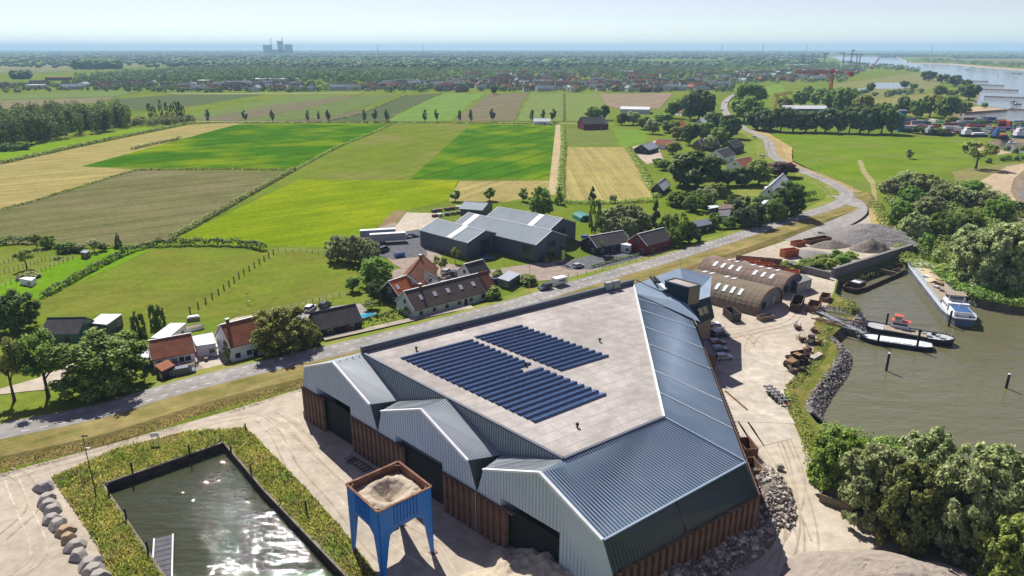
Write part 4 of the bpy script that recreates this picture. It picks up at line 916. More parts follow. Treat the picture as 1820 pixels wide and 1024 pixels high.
vt = [(1238, 336, 262, 96, 'dark'), (1215, 330, 285, 60, 'dark'), (1268, 330, 290, 50, 'dark'), (1294, 330, 298, 40, 'dark'), (1318, 330, 292, 46, 'dark'), (1348, 328, 282, 56, 'mid'), (1255, 368, 330, 44, 'silver'), (1232, 375, 338, 40, 'mid'), (1205, 366, 336, 44, 'lime'), (1275, 350, 322, 34, 'olive'), (1180, 302, 282, 30, 'mid'), (1168, 296, 280, 22, 'mid'), (1300, 372, 345, 26, 'mid'), (1355, 362, 345, 24, 'mid'), (1196, 274, 250, 32, 'olive'), (1225, 258, 216, 36, 'dark'), (1252, 250, 212, 40, 'mid'), (1278, 262, 224, 40, 'mid'), (1204, 248, 222, 34, 'olive'), (1262, 268, 238, 26, 'silver'), (1296, 246, 200, 46, 'dark'), (1270, 232, 196, 38, 'dark'), (1190, 236, 212, 36, 'mid'), (1160, 238, 210, 30, 'silver'), (1145, 230, 205, 30, 'mid'), (1125, 222, 196, 30, 'silver'), (1105, 222, 198, 26, 'mid'), (1176, 222, 200, 40, 'mid'), (1242, 212, 152, 56, 'dark'), (1226, 214, 160, 40, 'dark'), (1330, 196, 143, 60, 'mid'), (1322, 218, 166, 62, 'mid'), (1345, 230, 186, 50, 'dark'), (1195, 210, 178, 30, 'mid'), (1212, 204, 172, 30, 'dark')]
for k, (x, y, t, w, c) in enumerate(vt):
    wh = 'nearest the dike road' if k < 6 else ('near the white modern house' if k < 14 else ('of the upper village' if k < 28 else 'by the village road'))
    plant(x, y, t, w, 'round' if k % 4 else 'willow', c, 'village tree %s, with %s crown, number %s in its clump' % (wh, {'dark': 'dark', 'mid': 'green', 'silver': 'silvery', 'lime': 'lime', 'olive': 'olive'}[c], ORD[k % 14]), 'village trees')
# dark tree row at the head of the floodplain meadow
for k in range(13):
    x = 1352 + k * 19.5 + random.uniform(-4, 4)
    plant(x, 233 + k * .45, 186 + random.uniform(-4, 10), 40 + random.uniform(-6, 8), 'round', 'dark' if k % 3 else 'blue', '%s dark tree from the left in the row above the floodplain meadow' % ORD[k].capitalize(), 'dark tree row above the meadow')
mt = [(1395, 196, 170, 30, 'lime'), (1422, 190, 158, 34, 'mid'), (1448, 188, 162, 28, 'lime'), (1478, 198, 154, 38, 'mid'), (1500, 205, 150, 44, 'mid'), (1530, 212, 164, 40, 'olive'), (1566, 212, 178, 36, 'mid'), (1546, 165, 145, 16, 'dark'), (1605, 207, 168, 32, 'dark'), (1628, 210, 172, 30, 'mid'), (1652, 208, 164, 40, 'olive'), (1680, 212, 166, 46, 'mid'), (1708, 205, 176, 34, 'olive'), (1722, 178, 146, 40, 'dark'), (1668, 172, 150, 30, 'mid'), (1690, 170, 158, 26, 'olive'), (1607, 157, 142, 18, 'dark'), (1622, 160, 147, 20, 'mid'), (1650, 144, 124, 28, 'dark'), (1674, 148, 130, 24, 'dark'), (1696, 154, 132, 32, 'blue'), (1716, 153, 140, 20, 'dark'), (1749, 193, 181, 11, 'mid'), (1690, 222, 205, 30, 'olive'), (1740, 222, 212, 20, 'mid'), (1773, 222, 212, 16, 'mid'), (1812, 226, 216, 22, 'olive'), (1665, 240, 226, 40, 'dark'), (1632, 238, 222, 26, 'dark'), (1436, 172, 150, 26, 'mid'), (1460, 176, 154, 26, 'mid')]
for k, (x, y, t, w, c) in enumerate(mt):
    plant(x, y, t, w, 'round' if k % 3 else 'willow', c, 'floodplain tree %s, number %s counted from the town' % ('by the river bays' if x > 1590 else 'behind the dark tree row', ORD[k % 30] if k < 30 else 'thirty-first'), 'floodplain trees')
plant(1734, 300, 246, 62, 'open', 'olive', 'large spreading tree on the floodplain above the beach')
plant(1615, 282, 264, 17, 'egg', 'olive', 'lone small round tree in the middle of the floodplain meadow')
for k, (x, y) in enumerate(((1758, 290), (1782, 286), (1793, 285), (1806, 285), (1818, 283), (1790, 268), (1804, 272), (1818, 268))):
    plant(x, y, y - 11, 13, 'bush', 'mid', 'small round shrub above the beach, %s from the left' % ORD[k], 'shrubs above the beach')
# willow thicket right of the dike
th = [(1580, 352, 312, 40, 'willow'), (1606, 345, 298, 46, 'willow'), (1640, 352, 304, 54, 'willow'), (1672, 366, 318, 52, 'willow'), (1615, 378, 326, 52, 'willow'), (1650, 392, 342, 56, 'willow'), (1700, 370, 324, 56, 'willow'), (1726, 352, 318, 40, 'round'), (1742, 376, 332, 50, 'willow'), (1598, 402, 350, 46, 'willow'), (1622, 426, 372, 52, 'willow'), (1668, 426, 374, 50, 'round'), (1715, 420, 366, 60, 'round'), (1770, 396, 350, 50, 'round'), (1790, 380, 352, 36, 'round'), (1640, 452, 408, 36, 'bush'), (1806, 384, 356, 26, 'round')]
for k, (x, y, t, w, kd) in enumerate(th):
    plant(x, y, t, w, kd, ['silver', 'silver', 'reed', 'silver', 'mid'][k % 5] if kd == 'willow' else 'mid', 'willow of the thicket right of the dike, %s from the path' % ORD[k], 'willow thicket right of the dike')
for k, (x, y, t, w) in enumerate(((1736, 508, 404, 92), (1772, 514, 380, 104), (1814, 504, 392, 84), (1722, 462, 392, 72), (1800, 450, 384, 70))):
    plant(x, y, t, w, 'fine', 'silver' if k != 2 else 'mid', '%s large willow beside the moored barge, counting from the barge' % ORD[k].capitalize(), 'large willows beside the barge')
plant(1712, 520, 504, 30, 'bush', 'mid', 'low shrub on the bank beside the barge stern')
# foreground willows bottom right
for k, (x, y, t, w, c) in enumerate(((1478, 868, 752, 88, 'lime'), (1550, 925, 768, 128, 'silver'), (1640, 905, 752, 120, 'silver'), (1700, 985, 790, 140, 'silver'), (1602, 968, 800, 110, 'reed'), (1760, 930, 778, 120, 'silver'), (1830, 960, 800, 130, 'silver'), (1790, 1060, 900, 120, 'olive'))):
    plant(x, y, t, w, 'fine', c, '%s willow of the foreground clump on the right, counting from the yard' % ORD[k].capitalize(), 'foreground willow clump')
# poplars and avenue
for k, (x, w, t) in enumerate(((268, 9, 183), (276, 8, 186), (288, 8, 178), (298, 7, 181), (306, 8, 183), (314, 10, 181), (320, 11, 180), (326, 9, 186))):
    plant(x, 212, t, w, 'poplar', 'dark', '%s slender poplar from the left beside the left wood' % ORD[k].capitalize(), 'slender poplars beside the wood')
for k, (x, w, t) in enumerate(((370, 11, 193), (436, 12, 195), (485, 10, 194), (547, 8, 194), (567, 7, 196), (584, 10, 194), (648, 9, 193), (667, 11, 193), (688, 10, 194), (755, 10, 193), (776, 9, 193), (817, 9, 194), (837, 10, 193), (875, 12, 192), (945, 10, 193), (965, 10, 193), (983, 14, 192))):
    plant(x, 217, t, w, 'egg', 'blue', '%s avenue tree from the left along the pale field track' % ORD[k].capitalize(), 'trees along the field track', 'avenue_tree')
plant(878, 168, 150, 14, 'round', 'dark', 'single dark tree at the town edge above the brown field')
plant(1056, 214, 187, 34, 'round', 'mid', 'tree left of the far black farm building')
plant(1074, 213, 184, 18, 'round', 'dark', 'tall tree behind the far black farm building')

# --- hedges and reed banks: leafy strips along a line
def leafy_strip(name, px, width, height, col, label, cat, leaf=0.5, dens=5.0, z=0.0, uneven=.35, kind=None):
    l = smooth_line(pts(px, z), 6) if len(px) > 2 else pts(px, z); P = []; Nn = []; rng = np.random.default_rng(len(px) * 31 + int(px[0][0]) % 997)
    for a, b in zip(l[:-1], l[1:]):
        d = b - a; Ls = d.length
        if Ls < .01: continue
        n = max(3, int(Ls * dens * (width + height))); t = rng.random((n, 1)); th = np.arccos(rng.uniform(-1, 1, n))
        s = np.array([-d.y, d.x, 0]) / Ls; c = np.array(a)[None] + t * np.array(d)[None]
        hh = height * (1 - uneven * .5 + uneven * np.sin(c[:, 0] * .9 + c[:, 1] * .6) * .5 + rng.normal(size=n) * uneven * .3)
        rr = rng.uniform(.7, 1.05, n); o = s[None] * (np.cos(th) * width / 2 * rr)[:, None]; o[:, 2] = np.sin(th) ** .7 * hh * rr
        P.append(c + o); Nn.append(o / np.array([width/2, width/2, height]) + rng.normal(size=(n, 3)) * .4 + np.array([0, 0, .3]))
    P = np.concatenate(P); Nn = np.concatenate(Nn); base = np.array(l[0]); V = cards(P - base, Nn, leaf, rng)
    o = link(name, card_mesh(name, V, LEAF[col]), None, l[0])
    if kind == 'stuff' or name == 'overgrowth': stuff(o, label, cat)
    else: tag(o, label, cat)
    return o
leafy_strip('hedge', [(270,438),(345,436),(430,438),(472,446)], 3.2, 3.2, 'dark', 'dark hedge along the top of the horse pasture', 'hedge', .55)
leafy_strip('hedge', [(75,530),(120,506),(175,476),(230,450),(270,438)], 2.6, 2.4, 'dark', 'dark hedge down the left side of the horse pasture', 'hedge', .5)
leafy_strip('hedge', [(302,426),(360,395),(430,355),(480,327),(525,302)], 2.6, 2.2, 'reed', 'long hedge between the mown field and the bright hay meadow', 'hedge', .6, 3.5)
leafy_strip('hedge', [(525,302),(600,262),(660,238),(697,221)], 3.0, 1.2, 'weed', 'low weedy bank between the maize and the young grass', 'hedge', .8, 2)
leafy_strip('hedge', [(0,292),(90,272),(180,252),(260,236),(345,219)], 4.5, 2.4, 'reed', 'long reedy ditch bank beside the left stubble field', 'hedge', .9, 2.0)
leafy_strip('hedge', [(240,303),(330,302),(430,302),(526,303)], 2.5, 1.2, 'reed', 'low weedy strip below the large maize field', 'hedge', .7, 2.5)
leafy_strip('hedge', [(0,373),(60,358),(140,333),(240,303)], 3.0, .8, 'weed', 'green weedy line between stubble and mown field', 'hedge', .7, 2.0)
leafy_strip('hedge', [(235,266),(260,260),(300,252),(320,247)], 3.5, 2.0, 'reed', 'short broken hedge at the upper edge of the maize', 'hedge', .8, 2.5)
leafy_strip('hedge', [(0,436),(30,433),(62,433)], 3.0, 3.0, 'dark', 'dark hedge end at the left edge', 'hedge', .6)
leafy_strip('hedge', [(62,434),(110,440),(215,441),(270,438)], 2.2, 1.5, 'mid', 'low hedge behind the smallholding trees', 'hedge', .6, 3)
leafy_strip('hedge', [(996,356),(999,300),(1002,260),(1000,224)], 5.0, 2.0, 'weed', 'green overgrown strip beside the sand track', 'hedge', .8, 2)
leafy_strip('hedge', [(1116,262),(1140,300),(1168,352)], 6.0, 1.6, 'weed', 'rough green margin right of the wheat stubble', 'hedge', .8, 2)
leafy_strip('hedge', [(1000,360),(1040,362),(1080,362),(1165,358)], 7.0, 1.5, 'weed', 'rough green margin below the wheat stubble', 'hedge', .7, 2)
leafy_strip('hedge', [(604,592),(660,578),(735,560)], 1.4, 3.0, 'dark', 'tall clipped hedge along the cycle path', 'hedge', .4, 9, uneven=.08)
leafy_strip('hedge', [(1398,362),(1420,358),(1446,352)], 4.0, 4.0, 'dark', 'dark clipped hedge near the side lawn', 'hedge', .5, 6, uneven=.1)
leafy_strip('hedge', [(1050,477),(1100,463),(1122,458),(1190,440)], 1.2, 1.1, 'dark', 'low clipped hedge between car park and dike road', 'hedge', .35, 9, uneven=.1)
leafy_strip('hedge', [(1265,285),(1300,295),(1330,300)], 2, 1.6, 'mid', 'garden hedge among the village houses', 'hedge', .6, 4)
for k, (a, b, c) in enumerate((((578,216),(640,203),(722,169)), ((690,216),(705,203),(786,166)), ((1003,216),(1003,190),(1003,167)))):
    leafy_strip('ditch_bank', [a, b, c], 3.0, 1.2, 'reed', ['weedy ditch line left of the dark beet field', 'weedy ditch line right of the dark beet field', 'broken scrub line between the two far pastures'][k], 'ditch bank', 1.2, .8)
leafy_strip('ditch_bank', [(345,219),(560,218.5),(700,218.5),(990,221)], 3.0, 1.0, 'reed', 'weedy edge of the pale field track', 'ditch bank', 1.0, 1.2)
for k, (x, y, t, w) in enumerate(((1402, 476, 462, 34), (1424, 482, 464, 36), (1448, 480, 462, 38), (1470, 474, 454, 40), (1494, 466, 450, 36), (1512, 458, 446, 30), (1436, 470, 456, 34), (1462, 464, 450, 34), (1486, 458, 442, 30))):
    plant(x, y, t, w, 'bush', 'weed' if k % 2 else 'mid', 'weedy bush inside the storage yard walls, %s from the sheds' % ORD[k], 'bushes inside the storage yard')
leafy_strip('overgrowth', [(1500,508),(1540,494),(1575,481),(1612,467)], 2.6, 1.6, 'weed', 'weeds between the quay wall and the sunken hulk', 'overgrowth', .4, 7, z=-2.0)
leafy_strip('overgrowth', [(1500,545),(1506,550),(1512,554),(1520,560)], 5.0, 2.6, 'lime', 'orange-green shrub mass at the head of the stone bank', 'overgrowth', .4, 8)
leafy_strip('overgrowth', [(1600,450),(1620,470),(1640,478),(1665,486)], 7.0, 2.5, 'weed', 'bright weeds at the head of the harbour', 'overgrowth', .5, 4)
leafy_strip('overgrowth', [(1404,700),(1415,735),(1432,760),(1440,800),(1448,850)], 3.0, .7, 'weed', 'weeds along the yard edge above the stones', 'overgrowth', .3, 9)
leafy_strip('overgrowth', [(1402,690),(1424,672),(1448,650),(1462,620),(1468,600),(1474,580)], 2.6, .5, 'reed', 'grass fringe behind the riprap bank', 'overgrowth', .3, 7)
leafy_strip('overgrowth', [(1555,360),(1575,400),(1600,440),(1620,462)], 6.0, 1.6, 'weed', 'tall weeds at the foot of the willow thicket', 'overgrowth', .6, 3)
leafy_strip('overgrowth', [(1660,488),(1700,514),(1740,531),(1820,544),(1900,552)], 4.0, 2.2, 'mid', 'low growth along the willow bank at the water', 'overgrowth', .5, 5)
# rough grass tufts round the basin
def tufts(name, loops, n, size, cols, label, zb=0.09, seed=5, thr=-.2):
    rng = np.random.default_rng(seed); out = [Vector((p.x, p.y)) for p in loops[0]]; hole = [Vector((p.x, p.y)) for p in loops[1]] if len(loops) > 1 else None
    def inside(x, y, poly):
        c = False; j = len(poly) - 1
        for i in range(len(poly)):
            if (poly[i].y > y) != (poly[j].y > y) and x < (poly[j].x - poly[i].x) * (y - poly[i].y) / (poly[j].y - poly[i].y) + poly[i].x: c = not c
            j = i
        return c
    xs = [p.x for p in out]; ys = [p.y for p in out]; P = []
    while len(P) < n:
        x, y = rng.uniform(min(xs), max(xs)), rng.uniform(min(ys), max(ys))
        if inside(x, y, out) and not (hole and inside(x, y, hole)) and mnoise.noise(Vector((x * .16, y * .16, seed))) > thr + rng.normal() * .12: P.append((x, y, zb))
    P = np.array(P); hh = size * (0.4 + .9 * np.abs(np.array([mnoise.noise(Vector((p[0] * .35, p[1] * .35, 1))) for p in P])) + rng.random(n) * .5)
    lean = rng.normal(size=(n, 3)) * .35; lean[:, 2] = 1; lean /= np.linalg.norm(lean, axis=1, keepdims=True)
    a = rng.normal(size=(n, 3)); a[:, 2] = 0; a /= np.linalg.norm(a, axis=1, keepdims=True); w = size * .22
    T = P + lean * hh[:, None]
    V = np.stack([P - a * w, P + a * w, T + a * w * .5, T - a * w * .5], 1).reshape(-1, 3); base = P[0].copy()
    o = link(name, card_mesh(name, V - base, cols), None, base); return stuff(o, label, 'grass')
bl_ = [pts([(92,850),(215,795),(330,768),(436,761),(452,775),(525,850),(604,935),(668,1020),(740,1115),(250,1130),(196,1030),(172,968)]), pts(basin_px)]
tufts('rough_grass', bl_, 24000, .42, leaf_mat('leaf_basin_grass', (0.20, 0.235, 0.040), (0.34, 0.30, 0.085), .55), 'rough yellow-green grass round the basin')
tufts('tall_weeds', bl_, 4200, .62, leaf_mat('leaf_basin_weeds', (0.13, 0.20, 0.035), (0.22, 0.24, 0.05), .5), 'taller green weeds in the grass round the basin', .09, 15, .06)
tufts('dry_stems', bl_, 2200, .5, leaf_mat('leaf_dry_stems', (0.33, 0.28, 0.14), (0.25, 0.20, 0.09), .4), 'dry brown stems in the grass round the basin', .09, 25, .1)
vb_px = [(0,788),(201,741),(402,685),(536,655),(540,687),(402,730),(201,786),(0,840)]
tufts('verge_grass_tufts', [pts(vb_px, 0.6)], 9000, .3, leaf_mat('leaf_dry_grass', (0.26, 0.235, 0.06), (0.38, 0.30, 0.12), .5), 'dry cut grass on the bank below the dike road', .7, 9)
# ================================================================ houses, barns, halls
def tiles(name, c, dark=.7): return mat(name, c, tuple(x * dark for x in c), scale=1.2, rough=0.9, spec=.1, streak=(0, 1.0, 4.0), c3=tuple(x * 1.25 for x in c), scale3=0.5, amount3=.5)
m_red = tiles('red_roof_tiles', (0.27, 0.105, 0.062)); m_red2 = tiles('brown_red_tiles', (0.17, 0.072, 0.045)); m_orange = tiles('orange_roof_tiles', (0.42, 0.135, 0.055))
m_grt = tiles('grey_roof_tiles', (0.075, 0.070, 0.072)); m_brt = tiles('brown_grey_tiles', (0.115, 0.090, 0.078))
m_ww = mat('white_render', (0.74, 0.75, 0.75), (0.64, 0.66, 0.67), scale=0.5, rough=0.8); m_wroof = mat('white_roofing', (0.56, 0.58, 0.60), (0.46, 0.48, 0.51), scale=0.4, rough=0.6)
m_blk = mat('black_boarding', (0.022, 0.024, 0.027), (0.035, 0.036, 0.038), scale=2, rough=0.7, streak=(0, 5, .5)); m_brick = mat('brown_brick', (0.19, 0.11, 0.075), (0.14, 0.085, 0.06), scale=2, rough=0.9)
m_win = flat('window_glass', (0.025, 0.035, 0.042), 0.08, 0, .8); m_frame = flat('white_window_frame', (0.72, 0.72, 0.70), .5); m_slate = mat('slate_grey_clad', (0.085, 0.102, 0.125), (0.072, 0.088, 0.108), scale=.4, rough=.45)
m_mint = mat('pale_green_render', (0.50, 0.58, 0.54), (0.44, 0.52, 0.49), scale=.5, rough=.8); m_redw = mat('dark_red_boarding', (0.17, 0.030, 0.022), (0.12, 0.022, 0.018), scale=2, rough=.7)
m_gr2 = mat('grey_roof_sheet', (0.27, 0.31, 0.34), (0.235, 0.275, 0.305), scale=.3, rough=.85, metal=.0, spec=.08); m_green = flat('green_paint', (0.05, 0.14, 0.08), .5)
def gable_house(name, label, cat, A, B, W, ze, wall, roof, group=None, over=.35, wins=2, gwin=True, door=True, chim=0, trim=None, skyl=0, z0=0.0, asym=0.0, ribs=0, windark=None):
    """house whose ridge runs from A to B (world points); W wide, eaves at ze"""
    A, B = Vector(A), Vector(B); zr = A.z; d = B - A; d.z = 0; Lh = d.length; ang = math.atan2(d.y, d.x); c = (A + B) / 2
    t = thing(name, label, cat, (c.x, c.y, z0), ang, group); h = Lh / 2 - .3; w = W / 2; e = ze - z0; rr = zr - z0
    wm = MB(); prof = [(-w, 0), (w, 0), (w, e), (0, rr - .12), (-w, e)]
    wl = wm.xprism([(a, z) for a, z in prof], -h, h, axis='x').build('wall', wall, t)
    sl = (rr - e) / w; rf = MB(); T = .16
    for s in (-1, 1):
        q = [(-Lh/2, 0, rr), (Lh/2, 0, rr), (Lh/2, s * (w + over), e - sl * over), (-Lh/2, s * (w + over), e - sl * over)]
        lo = [(x, y, z - T) for x, y, z in q]; up = [(x, y, z + .03) for x, y, z in q]
        rf.add(up + lo, [(0,1,2,3), (7,6,5,4), (0,4,5,1), (1,5,6,2), (2,6,7,3), (3,7,4,0)])
    ro = rf.build('roof', roof, t)
    MB().bar((-Lh/2, 0, rr + .06), (Lh/2, 0, rr + .06), .3, .14).build('ridge', roof if trim is None else trim, ro)
    if ribs:
        rb = MB()
        for s in (-1, 1):
            for k in range(1, ribs):
                x = -Lh/2 + Lh * k / ribs; rb.bar((x, 0, rr + .06), (x, s * (w + over), e - sl * over + .06), .1, .08)
        stuff(rb.build('roof_ribs', roof, ro))
    if trim:
        tm = MB()
        for x in (-Lh/2, Lh/2):
            for s in (-1, 1): tm.bar((x, 0, rr), (x, s * (w + over), e - sl * over), .12, .26)
        tm.build('verge_boards', trim, ro)
    g = windark or m_win
    def window(p, n, ww, hh):
        n = Vector(n); u = Vector((-n.y, n.x, 0)); p = Vector(p)
        f = MB().bar(p + n*.03 - u*(ww/2+.07), p + n*.03 + u*(ww/2+.07), .06, hh + .14).build('window', m_frame, t)
        MB().bar(p + n*.05 - u*ww/2, p + n*.05 + u*ww/2, .06, hh).build('pane', g, f)
    for s in (-1, 1):
        for k in range(wins): window((-h + 2*h*(k + .5)/wins, s*w, min(1.5, e*.55)), (0, s, 0), 1.2, min(1.2, e*.45))
    if gwin:
        for s in (-1, 1):
            window((s*h, 0, e + (rr-e)*.25), (s, 0, 0), 1.1, 1.2); window((s*h, -w*.5, min(1.5, e*.55)), (s, 0, 0), 1.2, min(1.2, e*.45))
    if door: MB().box((s*h*.0 + h*.35, -w - .03, 1.05), (1.0, .1, 2.1)).build('door', m_blk if wall is not m_blk else m_redw, t)
    for k in range(chim):
        x = (-.6 + 1.1*k) * h; ch = MB().box((x, 0, rr + .3), (.7, .6, 1.5)).build('chimney', m_brick, ro); MB().box((x, 0, rr + 1.1), (.85, .75, .12)).build('cap', m_frame, ch)
    for k in range(skyl):
        x = -h*.7 + 1.4*h*k/max(1, skyl-1); y = -(w)*.5; z = rr - sl*w*.5
        n = Vector((0, -sl, 1)).normalized(); q = Vector((x, y, z)) + n*.08; v = Vector((0, 1, sl)).normalized()
        MB().bar(q - v*.75, q + v*.75, 1.1, .1).build('skylight', m_wroof, ro)
    return t
def house_px(name, label, cat, a, b, zr, W, ze, wall, roof, **kw): return gable_house(name, label, cat, at(*a, zr), at(*b, zr), W, ze, wall, roof, **kw)
def flat_box(name, label, cat, q, z, wall, roof, over=.25, th=.25, group=None, parts=(), z0=0.0):
    """flat-roofed building whose roof corners lie at pixels q on level z"""
    c = [at(*p, z) for p in q]; m = sum(c, Vector()) / len(c); t = thing(name, label, cat, (m.x, m.y, z0), 0, group)
    l = [(p.x - m.x, p.y - m.y) for p in c]; inn = [(x * .96, y * .96) for x, y in l]
    MB().prism(inn, 0, z - z0 - th).build('wall', wall, t); MB().prism(l, z - z0 - th, z - z0).build('roof', roof, t)
    # openings on the two camera-facing sides
    n = len(l); k = 0
    for i in range(n):
        a, b = Vector((*inn[i], 0)), Vector((*inn[(i+1) % n], 0)); d = b - a; L_ = d.length; mid_ = (a + b) / 2; u = d.normalized(); nn = Vector((u.y, -u.x, 0))
        if nn.dot(mid_) < 0: nn = -nn
        if nn.y < .2 and L_ > 2.5:
            for s in np.linspace(.25, .75, max(1, int(L_ / 4))):
                p = a.lerp(b, float(s)) + nn * .03 + Vector((0, 0, (z - z0) * .45)); f = MB().bar(p - u*.7, p + u*.7, .06, min(1.3, z*.4)).build('window', m_frame, t); MB().bar(p - u*.6 + nn*.03, p + u*.6 + nn*.03, .06, min(1.1, z*.34)).build('pane', m_win, f)
    return t
# --- farm on the left
house_px('farmhouse', 'red-tiled low farmhouse between the van and the white flat roof', 'house', (262, 606), (340, 592), 6.0, 8.0, 3.0, m_ww, m_red, wins=3, trim=m_frame)
flat_box('annex', 'long white flat-roofed annex behind the red farmhouse', 'annex', [(268,600),(303,574),(331,574),(298,601)], 3.2, m_ww, m_wroof)
flat_box('shed', 'small white-roofed shed left of the red farmhouse', 'shed', [(239,617),(262,612),(268,634),(253,638)], 2.8, m_slate, m_wroof)
flat_box('carport', 'small red-roofed carport in front of the farmhouse', 'carport', [(274,649),(298,639),(311,649),(287,660)], 2.8, m_blk, m_red)
flat_box('link_building', 'white flat roof between farmhouse and tall white gable', 'annex', [(340,598),(378,591),(384,610),(349,615)], 3.2, m_ww, m_wroof)
house_px('white_gable_house', 'tall white-gabled house with red tiled roof at the road bend', 'house', (390, 578), (455, 562), 8.2, 9.5, 4.2, m_ww, m_red, wins=3, chim=1, trim=m_frame)
house_px('barn', 'dark-roofed barn with green gable behind the left roadside trees', 'barn', (84, 565), (152, 564), 5.6, 8.0, 3.0, m_green, m_grt, wins=0, gwin=False)
flat_box('shed', 'open shed with bright white roof left of the cypresses', 'shed', [(158,574),(180,558),(217,558),(190,577)], 3.2, m_slate, m_wroof)
flat_box('shed', 'red-roofed lean-to at the foot of the dark barn', 'shed', [(88,577),(122,577),(124,584),(90,584)], 2.6, m_brick, m_red2)
flat_box('animal_shed', 'tiny white shed standing in the left paddock', 'shed', [(33,495),(45,492),(64,493),(56,499)], 2.0, m_ww, m_wroof)
flat_box('animal_shed', 'tiny shed under the smallholding trees', 'shed', [(142,448),(150,444),(160,446),(152,450)], 2.2, m_brick, m_gr2)
# --- middle houses
house_px('barn', 'barn with grey tiled roof beside the blue pool', 'barn', (553, 556), (632, 540), 5.8, 8.5, 2.6, m_blk, m_grt, wins=2, gwin=False)
house_px('long_house', 'long low house with brown tiled roof and four skylights along the dike road', 'house', (717, 518), (852, 485), 7.0, 9.5, 3.0, m_mint, m_brt, wins=6, skyl=5, chim=1, trim=m_frame)
house_px('house_end', 'red-tiled end bay of the long low house', 'house', (850, 485.5), (866, 482), 7.1, 9.8, 3.0, m_mint, m_red2, wins=1)
house_px('villa', 'brown-red tiled villa behind the long house', 'villa', (752, 452), (726, 486), 7.6, 9.0, 3.4, m_ww, m_red2, wins=3, chim=1)
house_px('villa_wing', 'orange-tiled front wing of the villa', 'villa', (690, 500), (732, 486), 6.8, 8.0, 3.2, m_blk, m_orange, wins=2, trim=m_frame, skyl=2)
house_px('annex', 'white dormered wing right of the villa', 'annex', (744, 470), (765, 490), 5.6, 6.0, 3.4, m_ww, m_grt, wins=1)
house_px('garage', 'dark-roofed garage with pale walls before the company hall', 'garage', (824, 470), (858, 461), 6.2, 7.0, 3.0, m_ww, m_grt, wins=1, trim=m_frame)
# --- company halls
def hall_unit(label, ra, rb, zr, W, ze, strip_t, n): 
    t = house_px('company_hall', label, 'hall', ra, rb, zr, W, ze, m_slate, m_gr2, wins=0, gwin=False, door=False, trim=m_frame, over=.15, ribs=n, group='grey company halls'); return t
cu1 = hall_unit('front left unit of the grey company halls', (776, 389), (862, 410), 9.0, 17.0, 6.2, .5, 26)
cu2 = hall_unit('middle unit of the grey company halls, with the glazed corner', (832, 378), (981, 410), 10.0, 17.0, 6.6, .5, 44)
cu3 = hall_unit('rear right unit of the grey company halls', (885, 368), (1000, 388), 10.2, 19.0, 6.8, .5, 36)
for t, W, zr, ze, fr_, Lx in ((cu1, 17, 9, 6.2, .25, 0), (cu2, 17, 10, 6.6, -.75, 0), (cu3, 19, 10.2, 6.8, .4, 0)):
    ro = [c for c in t.children if c.name.startswith('roof')][0]; hl = max(v.co.x for v in ro.data.vertices); s = (zr - ze) / (W / 2)
    st = MB(); x = fr_ * hl
    st.add([(x-1.3, 0, zr+.16), (x+1.3, 0, zr+.16), (x+1.3, -W/2, ze+.16), (x-1.3, -W/2, ze+.16)], [(3, 2, 1, 0)]); st.build('roof_panel', m_wroof, ro)
    # glazed gable facing the dike
    gx = MB(); gx.box((hl - .2, 0, ze * .5), (.1, 4.5, ze * .9)); gw = gx.build('window', m_win, t); fx = MB()
    for k in range(5): fx.box((hl - .12, -2.25 + k * 1.12, ze*.5), (.06, .1, ze*.9))
    for k in range(4): fx.box((hl - .12, 0, .4 + k * ze * .28), (.05, 4.5, .1))
    fx.build('mullions', m_slate, gw)
hl2 = max(v.co.x for v in [c for c in cu2.children if c.name.startswith('roof')][0].data.vertices)
gz = MB().box((hl2 - 3.2, -8.55, 3.2), (5.6, .12, 5.8)).build('glazing', m_win, cu2); gm = MB()
for k in range(7): gm.box((hl2 - 6 + k * .93, -8.62, 3.2), (.09, .06, 5.8))
for k in range(5): gm.box((hl2 - 3.2, -8.62, .4 + 1.4 * k), (5.6, .06, .09))
gm.build('mullions', m_slate, gz)
house_px('storage_roof', 'open steel storage roof behind the company halls', 'shelter', (826, 358), (868, 361), 5.2, 12.0, 3.8, m_slate, m_gr2, wins=0, gwin=False, door=False, over=1.5)
# --- black barns at the dike
house_px('black_barn', 'black timber barn with veranda beside the green banners', 'barn', (1046, 420), (1107, 409.5), 6.2, 9.5, 3.2, m_blk, m_grt, wins=3, trim=m_frame)
house_px('red_barn', 'black-roofed barn with dark red walls right of the black barn', 'barn', (1133, 416), (1180, 404.5), 7.2, 9.0, 4.0, m_redw, m_grt, wins=2, trim=m_frame)
flat_box('kiosk', 'small white kiosk between the two dike barns', 'kiosk', [(1103,434),(1112,428),(1128,430),(1120,437)], 3.0, m_ww, m_wroof)
m_ban = flat('lime_banner', (0.30, 0.52, 0.06), .6)
for k, (x, y) in enumerate(((998, 470), (1066, 452), (1112, 440))):
    q = at(x, y, 0); t = thing('banner_flag', 'lime green banner flag on a pole, %s' % ['leftmost, at the glazed corner', 'middle one, before the black barn', 'rightmost, by the kiosk'][k], 'flag', q, R(-20)); MB().tube((0, 0, 0), (0, 0, 5.2), .06).build('pole', m_steel, t)
    b = MB(); b.add([(0.05, 0, 5.1), (1.1, .15, 5.0), (1.25, .1, 2.2), (.05, 0, 1.5), (0.05, .03, 5.1), (1.1, .18, 5.0), (1.25, .13, 2.2), (.05, .03, 1.5)], [(0,1,2,3), (7,6,5,4), (0,4,5,1), (1,5,6,2), (2,6,7,3)]); b.build('cloth', m_ban, t)
